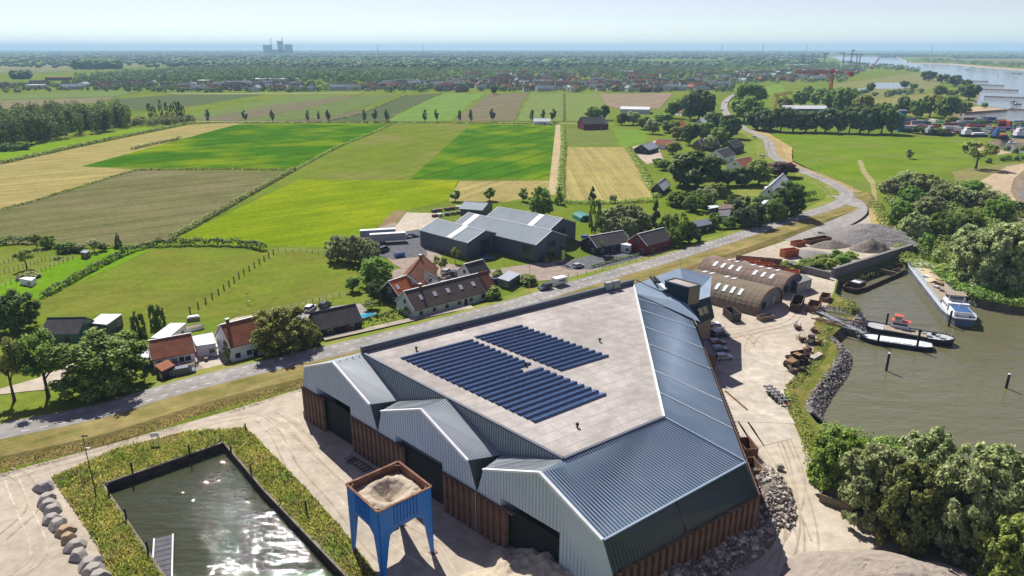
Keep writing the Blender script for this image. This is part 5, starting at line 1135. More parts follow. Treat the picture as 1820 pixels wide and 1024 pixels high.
# carport with solar roof, pool, storage tarpaulin
flat_box('solar_carport', 'pale solar-roofed carport on the forecourt', 'carport', [(884,494),(905,481),(925,487),(904,500)], 2.8, m_slate, mat('pale_panels', (0.36, 0.38, 0.41), (0.30, 0.32, 0.35), scale=1, rough=.3))
p = thing('swimming_pool', 'small bright blue swimming pool beside the grey barn', 'pool', at(648, 562, 0.15)); MB().box((0, 0, .05), (7, 3.6, .2)).build('pool_edge', m_conc, p); MB().box((0, 0, .16), (6.2, 2.8, .02)).build('pool_water', flat('pool_blue', (0.04, 0.30, 0.50), .08), p); p.rotation_euler.z = R(30)
# --- village on the right of the fields
vil = [('black_barn', 'black barn with pale gravel yard at the field corner', 'barn', (1140,257),(1159,252),6.5,11,3.2,m_blk,m_gr2), ('red_roof_house', 'long red-tiled house behind the black field barn', 'house', (1168,247),(1200,249),6.5,11,3.2,m_ww,m_red), ('field_shed', 'small shed with red and white roof at the stubble edge', 'shed', (1168,326),(1182,316),5.8,6,2.6,m_blk,m_wroof), ('black_house', 'black gabled house beside the dike road bend', 'house', (1294,252),(1312,247),8.5,10,4.5,m_blk,m_grt), ('slate_house', 'house with grey roof and white gable in the village', 'house', (1272,268),(1294,262),8.0,11,4.2,m_ww,m_grt), ('tiled_house', 'house with weathered red roof below the dike road', 'house', (1306,284),(1332,278),7.0,11,3.4,m_ww,m_red), ('hidden_house', 'grey-roofed house half hidden among village trees', 'house', (1240,248),(1272,246),7.5,11,3.6,m_brick,m_grt), ('modern_house', 'white modern house with steep metal roof by the copper tree', 'house', (1368,330),(1392,308),7.5,8,3.4,m_ww,m_wroof), ('flat_garage', None, None, None, None, 0, 0, 0, None, None)]
for v in vil[:-1]: house_px(v[0], v[1], v[2], v[3], v[4], v[5], v[6], v[7], v[8], v[9], wins=2, trim=m_frame if v[8] is not m_blk else m_steel)
flat_box('garage', 'dark flat-roofed garage among the gardens right of the barns', 'garage', [(1233,393),(1262,388),(1266,398),(1236,404)], 3.0, m_blk, m_slate)
flat_box('garage', 'brown flat-roofed garage behind the cedar', 'garage', [(1278,364),(1304,362),(1303,370),(1277,372)], 3.0, m_brick, mat('brown_roofing', (0.15, 0.10, 0.075), rough=.9))
flat_box('garage', 'grey flat-roofed garage in front of the brown one', 'garage', [(1277,374),(1300,372),(1296,384),(1276,384)], 2.8, m_ww, m_dpave)
flat_box('shed', 'small mint-green roofed shed by the brown garage', 'shed', [(1258,366),(1278,364),(1278,368),(1260,371)], 2.5, m_slate, m_mint)
flat_box('canopy', 'white terrace canopy beside the modern house', 'canopy', [(1358,332),(1370,329),(1374,333),(1362,337)], 2.6, m_slate, m_wroof)
flat_box('shed', 'small white garden shed by the garden path', 'shed', [(1353,360),(1364,352),(1368,354),(1358,363)], 2.4, m_slate, m_wroof)
house_px('far_black_farm', 'black farm building with red wall beyond the sand track', 'farm', (1032,208),(1070,207),11,16,5.5,m_redw,m_blk,wins=3)
house_px('far_black_barn', 'wide black barn in front of the far farm building', 'barn', (1048,213),(1076,212),8,14,4.5,m_blk,m_blk,wins=2)
house_px('greenhouse', 'white greenhouse below the brown arable field', 'greenhouse', (1104,189),(1156,190),7,26,5,m_wroof,m_wroof,wins=0,gwin=False,door=False,ribs=14)
house_px('farm_shed', 'small white-roofed sheds among the avenue trees', 'shed', (948,210),(978,210),6,9,3.4,m_ww,m_wroof,wins=1)
house_px('village_house', 'red-roofed house beside the tall village poplars', 'house', (1205,190),(1220,193),8,10,4,m_ww,m_red,wins=2)
house_px('village_house', 'orange-roofed house hidden in the upper village trees', 'house', (1195,218),(1213,214),8,10,4,m_brick,m_orange,wins=2)
house_px('village_house', 'white-roofed chalet below the village road', 'house', (1243,212),(1262,202),7,8,3.5,m_ww,m_wroof,wins=2)
for k, (a, b, y) in enumerate(((1390, 1468, 187), (1388, 1440, 200))):
    house_px('shipyard_hall', ['long white-roofed shipyard hall behind the dark tree row', 'lower white-roofed shipyard hall in front of the long one'][k], 'hall', (a, y), (b, y + .5), 10 - 2*k, 16, 7 - 2*k, m_slate, m_wroof, wins=4, gwin=False)
# --- round-roofed sheds
m_cor = mat('rusty_corrugated_sheet', (0.175, 0.115, 0.085), (0.115, 0.085, 0.068), scale=.5, rough=.85, c3=(0.255, 0.20, 0.165), scale3=.35, streak=(0, 2.5, .5))
m_cor2 = mat('mossy_corrugated_sheet', (0.17, 0.145, 0.095), (0.125, 0.105, 0.072), scale=.5, rough=.85, c3=(0.20, 0.11, 0.075), scale3=.35, streak=(0, 2.5, .5))
def barrel(label, e0, e1, back0, h, m, nsk, side_rows):
    """arched shed: front arch feet at pixels e0, e1; length to back0"""
    a, b = at(*e0, 0), at(*e1, 0); W = (b - a).length; c = (a + b) / 2; u = (b - a).normalized(); ax = Vector((-u.y, u.x, 0)); 
    bk = at(*back0, 0); Ln = (bk - a).dot(ax)
    t = thing('arched_shed', label, 'shed', c, math.atan2(u.y, u.x), 'rusty arched sheds'); n = 18; sh = MB(); r = W / 2
    arc = [(-r * math.cos(math.pi * i / n), h * math.sin(math.pi * i / n) ** .85) for i in range(n + 1)]
    nr = int(Ln / .8); vs = []
    for j in range(nr + 1):
        o = .05 if j % 2 else 0.0
        for x, z in arc: vs.append((x * (1 + o / r), Ln * j / nr, z * (1 + o / h)))
    fs = [(j*(n+1)+i, j*(n+1)+i+1, (j+1)*(n+1)+i+1, (j+1)*(n+1)+i) for j in range(nr) for i in range(n)]
    so = sh.add(vs, fs).build('shell', m, t)
    for y in (0.25, Ln - .25): MB().poly([(x * .98, y, z * .98) for x, z in arc]).build('end_wall', mat('weathered_grey_boards', (0.22, 0.215, 0.20), (0.16, 0.15, 0.14), scale=1.5, streak=(0, 3, .5)), t)
    d = MB(); d.box((r*.35, .18, 1.5), (1.6, .1, 3.0)); d.build('door', m_steel, t); MB().box((-r*.45, .18, 2.0), (2.4, .1, 2.0)).build('window', m_black, t)
    rb = MB()
    for i in range(n): rb.bar((arc[i][0], -.02, arc[i][1]), (arc[i+1][0], -.02, arc[i+1][1]), .25, .2)
    rb.build('end_rim', m_rust, t)
    for row, i0 in enumerate(side_rows):
        for k in range(nsk):
            y = Ln * (.12 + .76 * (k + .5) / nsk) + (row % 2) * .6; i1 = i0 + 2
            s = MB(); x0, z0 = arc[i0]; x1, z1 = arc[i1]; xm, zm = arc[i0+1]; f = 1.025
            s.add([(x0*f, y-.5, z0*f), (x0*f, y+.5, z0*f), (xm*f, y+.5, zm*f+.02), (xm*f, y-.5, zm*f+.02), (x1*f, y+.5, z1*f), (x1*f, y-.5, z1*f)], [(0,1,2,3)[::-1], (3,2,4,5)[::-1]])
            if random.random() < .8: s.build('rooflight', m_skyl, so)
    return t
barrel('near rusty arched shed with pale rooflights', (1344, 563), (1389, 537), (1224, 516), 6.2, m_cor2, 8, (4, 9))
barrel('far rusty arched shed, behind the near one', (1385, 531), (1425, 509), (1252, 487), 5.6, m_cor, 8, (5, 9))
flat_box('lean_to', 'grey corrugated lean-to beside the far arched shed', 'shed', [(1405,492),(1432,488),(1444,496),(1418,504)], 3.6, mat('grey_sheet_wall', (0.24, 0.25, 0.25), rough=.7), mat('grey_corrugated', (0.20, 0.195, 0.185), (0.16, 0.155, 0.15), scale=1, streak=(0, 5, .5)))
flat_box('workshop', 'grey flat-roofed workshop behind the arched sheds', 'shed', [(1308,468),(1324,463),(1352,476),(1338,482)], 3.6, m_brick, MATS['grey_corrugated'])
# ================================================================ vehicles
m_tyre = flat('tyre_rubber', (0.018, 0.018, 0.019), .9); m_rim = flat('alloy_rim', (0.35, 0.36, 0.37), .4, .7); m_lamp = flat('lamp_glass', (0.7, 0.7, 0.66), .15); m_tail = flat('tail_lamp', (0.30, 0.02, 0.015), .2)
PAINT = {}
def paint(n, c):
    if n not in PAINT: PAINT[n] = mat('car_paint_' + n, c, tuple(x * .95 for x in c), scale=.3, rough=.25, spec=.6, coat=.6)
    return PAINT[n]
def car_meshes(L_, W_, H_, van=False):
    w = W_ / 2; b = MB(); h1 = H_ * .52
    prof = [(-L_/2, .35), (L_/2, .35), (L_/2, h1*.8), (L_/2-.15, h1*.95), (L_*.24, h1*1.04), (-L_/2+.1, h1*1.06), (-L_/2, h1*.9)]
    if van: prof = [(-L_/2, .35), (L_/2, .35), (L_/2, .85), (L_/2-.2, 1.0), (L_*.33, 1.08), (-L_/2, 1.1)]
    n = len(prof)
    vs = [(x, -w, z) for x, z in prof] + [(x, w, z) for x, z in prof]
    b.add(vs, [tuple(range(n)), tuple(range(2*n-1, n-1, -1))] + [((i+1) % n, i, n+i, n+(i+1) % n) for i in range(n)])
    c = MB(); x0, x1, x2, x3 = (-L_/2 + .12, -L_/2 + .35, L_*.06, L_*.24) if not van else (-L_/2 + .03, -L_/2 + .1, L_*.2, L_*.35)
    zb = prof[4][1] - .02; zt = H_; wi = w * .80
    cv = [(x0, -w*.95, zb), (x3, -w*.95, zb), (x3, w*.95, zb), (x0, w*.95, zb), (x1, -wi, zt-.06), (x2, -wi, zt-.06), (x2, wi, zt-.06), (x1, wi, zt-.06)]
    c.add(cv, [(0,1,5,4), (1,2,6,5), (2,3,7,6), (3,0,4,7)])
    r = MB(); r.box(((x1+x2)/2, 0, zt-.03), (x2-x1+.06, wi*2+.04, .07))
    for sx, tx in ((x0, x1), (x3, x2), ((x0+x3)/2, (x1+x2)/2)):
        for s in (-1, 1): r.bar((sx, s*w*.95, zb), (tx, s*wi, zt-.05), .09, .09)
    wh = MB(); wh.tube((0, -.11, 0), (0, .11, 0), .33, .33, 12); hub = MB(); hub.tube((0, -.115, 0), (0, .115, 0), .19, .19, 8)
    return b, c, r, wh, hub
_cars = {}
def car(loc, rz, col, label, kind='car', group=None):
    if kind not in _cars:
        L_, W_, H_ = {'car': (4.3, 1.8, 1.48), 'van': (4.9, 1.95, 2.0), 'suv': (4.6, 1.9, 1.7)}[kind]; b, c, r, wh, hub = car_meshes(L_, W_, H_, kind == 'van')
        _cars[kind] = (L_, W_, H_, b.mesh('car_body', paint('grey', (.3,.3,.3))), c.mesh('car_glass', m_win), r.mesh('car_roof', paint('grey', (.3,.3,.3))), wh.mesh('wheel', m_tyre), hub.mesh('rim', m_rim), MB().box((0,0,0), (.08,.36,.16)).mesh('lamp', m_lamp), MB().box((0,0,0), (.08,.3,.2)).mesh('tail', m_tail))
    L_, W_, H_, b, c, r, wh, hub, la, ta = _cars[kind]; t = thing('parked_car' if 'driv' not in label else 'car', label, 'car' if kind != 'van' else 'van', loc, rz, group)
    for n, me in (('body', b), ('roof', r)):
        o = link(n, me, t); o.material_slots[0].link = 'OBJECT'; o.material_slots[0].material = PAINT[col]
    link('windows', c, t)
    for x in (-L_*.31, L_*.31):
        for s in (-1, 1): w = link('wheel', wh, t, (x, s*(W_/2-.1), .33)); link('rim', hub, w)
    for s in (-1, 1): link('headlight', la, t, (L_/2, s*W_*.36, .68)); link('tail_light', ta, t, (-L_/2, s*W_*.4, .8))
    return t
for n, c in (('navy', (.02,.03,.06)), ('black', (.015,.016,.018)), ('silver', (.42,.45,.48)), ('white', (.75,.75,.75)), ('wine', (.13,.012,.02)), ('blue', (.02,.12,.35)), ('teal', (.015,.09,.11)), ('red', (.45,.03,.02)), ('greyblue', (.10,.13,.16)), ('magenta', (.35,.02,.09))): paint(n, c)
A_RD = R(38)
car(at(969, 514, Z_R), A_RD + math.pi, 'navy', 'dark blue car driving on the dike road, towing the caravan', 'suv')
cv = thing('caravan', 'white caravan towed by the dark blue car on the dike road', 'caravan', at(994, 506.5, Z_R), A_RD)
MB().xprism([(-2.4, .5), (2.4, .5), (2.55, 1.4), (2.2, 2.55), (-2.2, 2.6), (-2.55, 1.2)], -1.1, 1.1, axis='x' if False else 'y').build('body', m_ww, cv)
for s in (-1, 1):
    MB().box((.2, s*1.11, 1.7), (2.6, .03, .6)).build('window', m_win, cv); MB().box((0, s*1.115, .8), (4.4, .02, .12)).build('stripe', paint('navy', 0), cv); w = MB().tube((0, s*.9-.1, 0), (0, s*.9+.1, 0), .33, n=12).build('wheel', m_tyre, cv, loc=(0, 0, .33))
MB().bar((-2.5, 0, .5), (-3.6, 0, .5), .15, .12).build('drawbar', m_steel, cv)
car(at(328, 666, .2), R(25), 'greyblue', 'grey-blue van parked in front of the red farmhouse', 'van')
pk_ = [((1280, 598), 'navy', 'suv', 'dark van-like car parked nearest the office block'), ((1274, 612), 'wine', 'car', 'wine red car parked second from the office block'), ((1279, 624), 'teal', 'car', 'teal car parked third from the office block'), ((1286, 638), 'silver', 'car', 'silver blue car parked fourth from the office block'), ((1270, 586), 'white', 'van', 'white van half hidden behind the office block')]
for (p, c, k, lb) in pk_: car(at(*p, .06), R(12), c, lb, k, 'cars parked beside the office block')
for (p, rz, c, k, lb) in (((1028, 475), 38, 'silver', 'car', 'silver car on the dark car park near the dike'), ((1082, 461), 38, 'black', 'car', 'black car on the dark car park before the black barn'), ((867, 461), 20, 'blue', 'car', 'blue car at the company hall wall'), ((886, 503), 20, 'black', 'suv', 'dark car at the edge of the solar carport'), ((552, 551), 80, 'white', 'suv', 'white car behind the grey barn'), ((578, 545), 75, 'black', 'suv', 'black car behind the grey barn'), ((722, 423), 10, 'silver', 'car', 'silver car beside the long trailers'), ((735, 421), 10, 'black', 'car', 'black car beside the long trailers'), ((682, 447), 60, 'black', 'van', 'dark van on the company storage yard'), ((1042, 424), 40, 'blue', 'car', 'blue car behind the black barn'), ((1037, 434), 40, 'magenta', 'car', 'magenta car behind the black barn'), ((795, 485), 60, 'silver', 'car', 'small silver car beside the garage'), ((810, 489), 60, 'black', 'suv', 'black car beside the garage')):
    car(at(*p, .14), R(rz), c, lb, k)
for (p, c, lb) in (((1340, 245), 'white', 'white car driving at the village end of the dike road'), ((1354, 279), 'silver', 'silver car parked beside the dike road bend'), ((1290, 183), 'white', 'white car driving on the far village road'), ((1283, 197), 'blue', 'blue car parked along the far village road')): car(at(*p, Z_R + .02), R(110), c, lb)
# trailers, tarpaulin-covered things
def box_trailer(p, rz, L_, col, label, wheels=3):
    t = thing('box_trailer', label, 'trailer', at(*p, .15), rz); MB().box((0, 0, 2.3), (L_, 2.5, 2.7)).build('box', col, t); MB().box((0, 0, 3.68), (L_ - .1, 2.4, .06)).build('roof', m_wroof, t); MB().box((0, 0, .85), (L_, .9, .2)).build('frame', m_black, t)
    for k in range(wheels):
        for s in (-1, 1): MB().tube((-L_*.3 + k*1.2, s*1.1-.15, .5), (-L_*.3 + k*1.2, s*1.1+.15, .5), .5, n=12).build('wheel', m_tyre, t)
    return t
box_trailer((672, 424), R(14), 13.5, flat('trailer_blue', (0.20, 0.25, 0.34)), 'long trailer with blue side, the farther of two')
box_trailer((690, 431), R(14), 13.5, flat('trailer_grey', (0.33, 0.34, 0.36)), 'long trailer with grey side, the nearer of two')
tr = thing('storage_container', 'small blue skip on the company storage yard', 'skip', at(710, 456, .15), R(30)); MB().box((0, 0, .8), (3.4, 1.8, 1.4), taper=1.1).build('body', paint('blue', 0), tr); MB().box((0, 0, 1.53), (3.5, 1.8, .06)).build('lid', paint('navy', 0), tr)
tp = thing('tarpaulin_tent', 'green tarpaulin tent in the garden behind the barns', 'tent', at(1035, 390, 0), R(20)); MB().xprism([(-3, 0), (3, 0), (2.7, 1.6), (1.5, 2.6), (-1.5, 2.6), (-2.7, 1.6)], -4, 4, axis='y').build('cover', flat('tarp_green', (0.03, 0.20, 0.16), .4), tp); MB().box((0, -4.03, 1), (1.6, .04, 1.9)).build('opening', m_black, tp)
tp = thing('covered_cart', 'cart under a bright blue tarpaulin below the wide roadside tree', 'cart', at(158, 668, 0), R(20)); MB().xprism([(-1.1, .8), (1.1, .8), (1.0, 1.7), (0, 2.1), (-1.0, 1.7)], -1.8, 1.8, axis='y').build('tarpaulin', flat('tarp_blue', (0.015, 0.16, 0.55), .4), tp); MB().box((0, 0, .6), (1.9, 3.4, .25)).build('bed', m_timb, tp)
for s in (-1, 1): MB().tube((s*1.0-.1, 0, .4), (s*1.0+.1, 0, .4), .4, n=12).build('wheel', m_tyre, tp)
tk = thing('fuel_tank', 'dark green tank on a frame under the wide roadside tree', 'tank', at(158, 676, 0), R(20)); MB().tube((-1.5, 0, 1.0), (1.5, 0, 1.0), .6, n=14).build('vessel', m_green, tk)
for x in (-1, 1): MB().box((x, 0, .25), (.3, 1.1, .5)).build('foot', m_rust, tk)
# farm terrace furniture and boat
def small_boat(p, rz, label, L_=5.0):
    t = thing('rowing_boat', label, 'boat', at(*p, .15), rz); hull_(t, L_, 1.9, .9, .0, m_ww, m_timb); MB().box((0, 0, .62), (.3, 1.5, .06)).build('thwart', m_timb, t); return t
def hull_(t, L_, B_, D_, z0, mh, md, bow=.3, stern=.12, sheer=.25, rake=.35, name='hull', inset=0.0):
    """boat hull along x, bow towards +x"""
    n = 16; up = []; lo = []
    for i in range(n + 1):
        s = i / n; x = (s - .5) * L_
        w = 1.0
        if s > 1 - bow: w = max(0.04, math.cos((s - (1 - bow)) / bow * math.pi / 2)) ** .6
        if s < stern: w = min(w, .62 + .38 * math.sin(s / stern * math.pi / 2))
        z = z0 + D_ + sheer * (max(0, s - .6) / .4) ** 2 + sheer * .5 * (max(0, .25 - s) / .25) ** 2
        up.append((x, w * B_ / 2, z)); lo.append((x * (1 - rake * .06), w * B_ / 2 * .88, z0 - .6))
    m = MB(); vs = up + [(x, -y, z) for x, y, z in up] + lo + [(x, -y, z) for x, y, z in lo]; N = n + 1
    fs = [(i, i+1, 2*N+i+1, 2*N+i)[::-1] for i in range(n)] + [(N+i, N+i+1, 3*N+i+1, 3*N+i) for i in range(n)] + [(0, N, 3*N, 2*N)[::-1]]
    m.add(vs, fs); h = m.build(name, mh, t)
    d = MB(); dv = [(x, y*.94, z - .12 - inset) for x, y, z in up] + [(x, -y*.94, z - .12 - inset) for x, y, z in up]; d.add(dv, [(i, N+i, N+i+1, i+1) for i in range(n)]); d.build('deck', md, t)
    return up, h
def rail(up, t, m, w=.22, h=.22, name='gunwale'):
    g = MB()
    for s in (1, -1):
        for a, b in zip(up[:-1], up[1:]): g.bar((a[0], s*a[1], a[2]), (b[0], s*b[1], b[2]), w, h)
    g.bar(up[0], (up[0][0], -up[0][1], up[0][2]), w, h); return g.build(name, m, t)
small_boat((345, 585), R(30), 'white rowing boat lying behind the farmhouse'); small_boat((334, 652), R(10), 'small white dinghy beside the parked van', 3.4)
cp_ = thing('covered_pile', 'pile under a pale cover behind the farmhouse', 'covered pile', at(344, 569, 0)); MB().box((0,0,.5), (3.2, 2.0, 1.0), rz=.4).build('pile', m_timb, cp_); MB().box((.1,0,1.1), (3.0, 1.9, .3), rz=.45, taper=.7).build('cover', m_wroof, cp_)
for k, (x, y) in enumerate(((358, 628), (372, 624), (384, 618), (366, 640), (380, 634), (392, 610))):
    t = thing('garden_table' if k % 2 else 'garden_bench', 'garden seat on the white terrace, %s from the left' % ORD[k], 'garden furniture', at(x, y, .14), R(20 + k * 35), 'furniture on the white terrace'); MB().box((0,0,.72 if k % 2 else .45), (1.7, .8, .07)).build('top', m_timb if k % 2 else m_ww, t)
    for sx in (-.7, .7):
        for sy in (-.3, .3): MB().box((sx, sy, .34 if k % 2 else .21), (.07, .07, .68 if k % 2 else .42)).build('leg', m_steel, t)
ps = thing('parasol', 'closed pink parasol on the terrace edge', 'parasol', at(351, 641, .14)); MB().tube((0,0,0), (0,0,2.6), .04).build('pole', m_steel, ps); MB().tube((0,0,1.0), (0,0,2.7), .45, .05, 9).build('canopy', paint('magenta', 0), ps)

# ================================================================ boats in the harbour
m_navy = flat('navy_hull', (0.012, 0.016, 0.035), .35); m_bhull = mat('barge_hull', (0.20, 0.215, 0.235), (0.10, 0.10, 0.105), scale=.5, rough=.6, streak=(0, 1, .2)); m_deck = mat('pale_steel_deck', (0.40, 0.415, 0.42), (0.32, 0.335, 0.34), scale=.6, rough=.6); m_plank = mat('hatch_boards', (0.33, 0.27, 0.20), (0.26, 0.215, 0.16), scale=.8, streak=(0, .4, 4)); m_tarp = mat('ochre_tarpaulin', (0.46, 0.38, 0.225), (0.38, 0.315, 0.19), scale=.5, bump=.6, bscale=1.2); m_bpaint = flat('blue_deck_paint', (0.05, 0.12, 0.30), .4); m_or = flat('orange_red_paint', (0.50, 0.10, 0.05), .5)
a, b = at(1716, 568, .2), at(1627, 462, .2); dd = b - a; bl = thing('cargo_barge', 'long cargo barge with blue and white stern cabin moored in the harbour', 'barge', ((a.x+b.x)/2, (a.y+b.y)/2, Z_W), math.atan2(dd.y, dd.x)); LB = dd.length; BB = 7.6
up, h_ = hull_(bl, LB, BB, 2.2, 0.0, m_bhull, m_deck, bow=.14, stern=.1, sheer=.7); rail(up, bl, flat('pale_blue_gunwale', (0.42, 0.50, 0.56), .5), .35, .3)
MB().box((LB*.02, 0, 2.45), (LB*.56, BB*.74, .9)).build('hatch_coaming', m_deck, bl)
for k in range(14): MB().box((LB*(-.24 + .04*k), 0, 2.95), (LB*.038, BB*.72, .12 + .05 * (k % 2))).build('hatch_board', m_plank if k < 7 else m_deck, bl)
tv = MB(); 
vs = []; fs = []
for j in range(9):
    for i in range(13):
        x = LB * (.02 + .24 * i / 12); y = (j / 8 - .5) * BB * .6; vs.append((x, y, 3.1 + .55 * (1 - (abs(j - 4) / 4) ** 2) + .35 * mnoise.noise(Vector((x * .6, y * .8, 2)))))
for j in range(8):
    for i in range(12): q = j*13+i; fs.append((q, q+1, q+14, q+13))
tv.add(vs, fs).build('ochre_cover', m_tarp, bl, smooth=True)
for k in range(9): MB().box((LB*(.29 - .06*k) + random.uniform(-.6, .6), random.uniform(-2, 2), 3.25), (random.uniform(1, 2.6), random.uniform(.8, 1.6), random.uniform(.4, 1.0)), rz=random.uniform(0, 1)).build('deck_cargo', [m_wroof, m_timb, m_rust][k % 3], bl)
MB().box((LB*.39, 0, 2.5), (LB*.08, BB*.6, .5)).build('forecastle', m_ww, bl)
MB().box((-LB*.495, 0, 1.2), (.4, BB*.5, 1.0)).build('blue_transom', m_bpaint, bl)
MB().box((-LB*.33, 0, 3.2), (5.0, BB*.72, 2.1)).build('cabin', m_ww, bl); wh_ = MB().box((-LB*.30, 0, 4.9), (3.4, 4.2, 1.9), taper=.94).build('wheelhouse', m_ww, bl); MB().box((-LB*.30, 0, 5.95), (4.2, 5.0, .16)).build('wheelhouse_roof', mat('brown_board_roof', (0.30, 0.235, 0.18), (0.24, 0.19, 0.15), scale=1), wh_)
for s in (-1, 1):
    MB().box((-LB*.30, s*2.06, 5.05), (2.8, .08, .9)).build('window', m_win, wh_)
    for k in range(3): MB().box((-LB*.33 - 1.6 + k*1.6, s*BB*.363, 3.4), (.9, .08, .7)).build('window', m_win, bl)
MB().box((-LB*.30 - 1.72, 0, 5.05), (.08, 3.4, .9)).build('window', m_win, wh_)
MB().box((-LB*.42, 0, 2.95), (LB*.09, BB*.62, 1.4)).build('aft_cabin', m_ww, bl); MB().box((-LB*.42, 0, 3.7), (LB*.08, BB*.56, .1)).build('aft_deck', m_bpaint, bl)
ms = MB(); ms.tube((-LB*.38, 0, 3.6), (-LB*.44, 0, 7.2), .1); ms.tube((-LB*.44, 1, 2.8), (-LB*.44, 1, 5.6), .06); ms.build('stern_derrick', m_white, bl); ms = MB(); ms.tube((LB*.42, 0, 2.5), (LB*.42, 0, 5.2), .08); ms.build('foremast', m_white, bl)
for x in (.44, .46, -.47):
    for s in (-1, 1): MB().tube((LB*x, s*1.6, 2.3), (LB*x, s*1.6, 2.9), .16).build('bollard', m_black, bl)
MB().box((LB*.455, 0, 2.7), (1.6, 1.4, .8)).build('windlass', paint('red', 0), bl)
dv = MB()
for i in range(0, 17, 1):
    p = up[i]
    for s in (-1, 1): dv.tube((p[0], s*p[1]*.97, p[2]), (p[0], s*p[1]*.97, p[2] + .8), .035, n=4)
dv.build('railing', m_white, bl)
# flat work pontoon (white) and dark work boat behind it
a, b = at(1529, 594, -.8), at(1658, 612, -.8); dd = b - a; pn = thing('work_pontoon', 'white-decked work pontoon with two spud poles', 'pontoon', ((a.x+b.x)/2, (a.y+b.y)/2, Z_W), math.atan2(dd.y, dd.x) + math.pi); LP = dd.length
up, h_ = hull_(pn, LP, 5.0, 1.1, 0, m_navy, m_wroof, bow=.22, stern=.18, sheer=.15); rail(up, pn, m_navy, .2, .2, 'fender')
for k in range(5): MB().box((LP*(-.3 + .15*k), 0, 1.08), (LP*.12, 3.0, .12)).build('hatch', m_ww, pn)
for x in (-.25, .28): MB().tube((LP*x*-1, 2.1, -2), (LP*x*-1, 2.1, 5.6 if x > 0 else 4.2), .28, n=9).build('spud_pole', m_black, pn)
ty = MB()
for x in (-.1, .25): ty.tube((LP*x, 2.45, .5), (LP*x, 2.65, .5), .45, n=10)
ty.build('tyre_fender', m_tyre, pn)
a, b = at(1541, 575, -.6), at(1697, 603, -.6); dd = b - a; wb = thing('work_boat', 'dark work boat with orange-roofed wheelhouse and plank deck', 'work boat', ((a.x+b.x)/2, (a.y+b.y)/2, Z_W), math.atan2(dd.y, dd.x)); LW = dd.length
up, h_ = hull_(wb, LW, 5.6, 1.4, 0, m_navy, m_deck, bow=.16, stern=.1, sheer=.4); rail(up, wb, m_navy, .2, .25)
MB().box((-LW*.05, -.4, 1.45), (LW*.5, 3.6, .3)).build('plank_deck', m_plank, wb)
w_ = MB().box((-LW*.12, 1.7, 2.4), (4.4, 1.9, 1.9)).build('cabin', m_ww, wb); MB().box((-LW*.12, 1.7, 3.42), (4.8, 2.3, .14)).build('cabin_roof', m_or, w_); w2_ = MB().box((-LW*.12 - .6, 1.7, 4.1), (1.9, 1.8, 1.3)).build('wheelhouse', m_ww, w_); MB().box((-LW*.12 - .6, 1.7, 4.82), (2.2, 2.1, .14)).build('wheelhouse_roof', m_or, wb)
for s in (-1, 1): MB().box((-LW*.12 - .6, 1.7 + s*.91, 4.2), (1.5, .05, .7)).build('window', m_win, wb); MB().box((-LW*.12, 1.7 + s*.96, 2.7), (3.4, .05, .6)).build('window', m_win, wb)
for k in range(6): MB().box((LW*(.12 + .05*k), 1.2 - (k % 3), 1.6), (1.2, .9, .5)).build('deck_gear', [m_black, m_steel, m_deck][k % 3], wb)
MB().tube((-LW*.28, 1.9, -1), (-LW*.28, 1.9, 4.8), .26, n=9).build('spud_pole', m_black, wb); MB().tube((LW*.46, 0, 1.4), (LW*.46, 0, 4.0), .06).build('flag_staff', m_white, wb)
# sunken hulk
a, b = at(1507, 514, -1.2), at(1603, 474, -1.2); dd = b - a; hk = thing('sunken_hulk', 'half-sunken rusty ship hull lying along the quay', 'shipwreck', ((a.x+b.x)/2, (a.y+b.y)/2, Z_W - .3), math.atan2(dd.y, dd.x)); LH = dd.length; m_hulk = mat('wreck_rust', (0.095, 0.065, 0.045), (0.06, 0.045, 0.035), scale=.6, rough=.95)
up, h_ = hull_(hk, LH, 5.5, 1.3, 0, m_hulk, mat('wreck_inside', (0.05, 0.042, 0.03), (0.075, 0.06, 0.035), scale=.6), bow=.16, stern=.14, sheer=.8, inset=.9); rail(up, hk, m_hulk, .3, .3)
MB().box((-LH*.34, 0, 1.8), (4.6, 3.2, 1.6)).build('deckhouse', m_hulk, hk); MB().box((-LH*.36, 0, 2.65), (2.2, 2.6, .12)).build('deckhouse_roof', m_wroof, hk); MB().box((LH*.24, 0, 1.0), (.4, 4.6, 1.7)).build('bulkhead', mat('wreck_tan', (0.26, 0.19, 0.13), (0.2, 0.15, 0.1), scale=1), hk); MB().tube((LH*.34, .5, .8), (LH*.42, -.6, 1.5), .4, n=8).build('capstan', m_hulk, hk)
# mooring poles
for k, (x, y, t, lb) in enumerate(((1575, 659, 628, 'black mooring pole standing alone in the harbour, left of two'), (1788, 690, 665, 'black mooring pole near the right edge of the harbour'), (1686, 580, 552, 'mooring pole beside the barge stern'), (1722, 534, 508, 'pale mooring pole under the willow behind the barge'), (1633, 476, 462, 'timber mooring pole at the barge bow'))):
    b = at(x, y, Z_W); h = z_of(b, t) - Z_W; t_ = thing('mooring_pole', lb, 'mooring pole', (b.x, b.y, Z_W - 1.5), 0, 'mooring poles'); MB().tube((0,0,0), (0,0,h+1.5), .3, .27, 10).build('pole', m_blk if k != 3 else m_steel, t_); MB().tube((0,0,h+1.45), (0,0,h+1.6), .31, .2, 10).build('cap', m_white, t_)
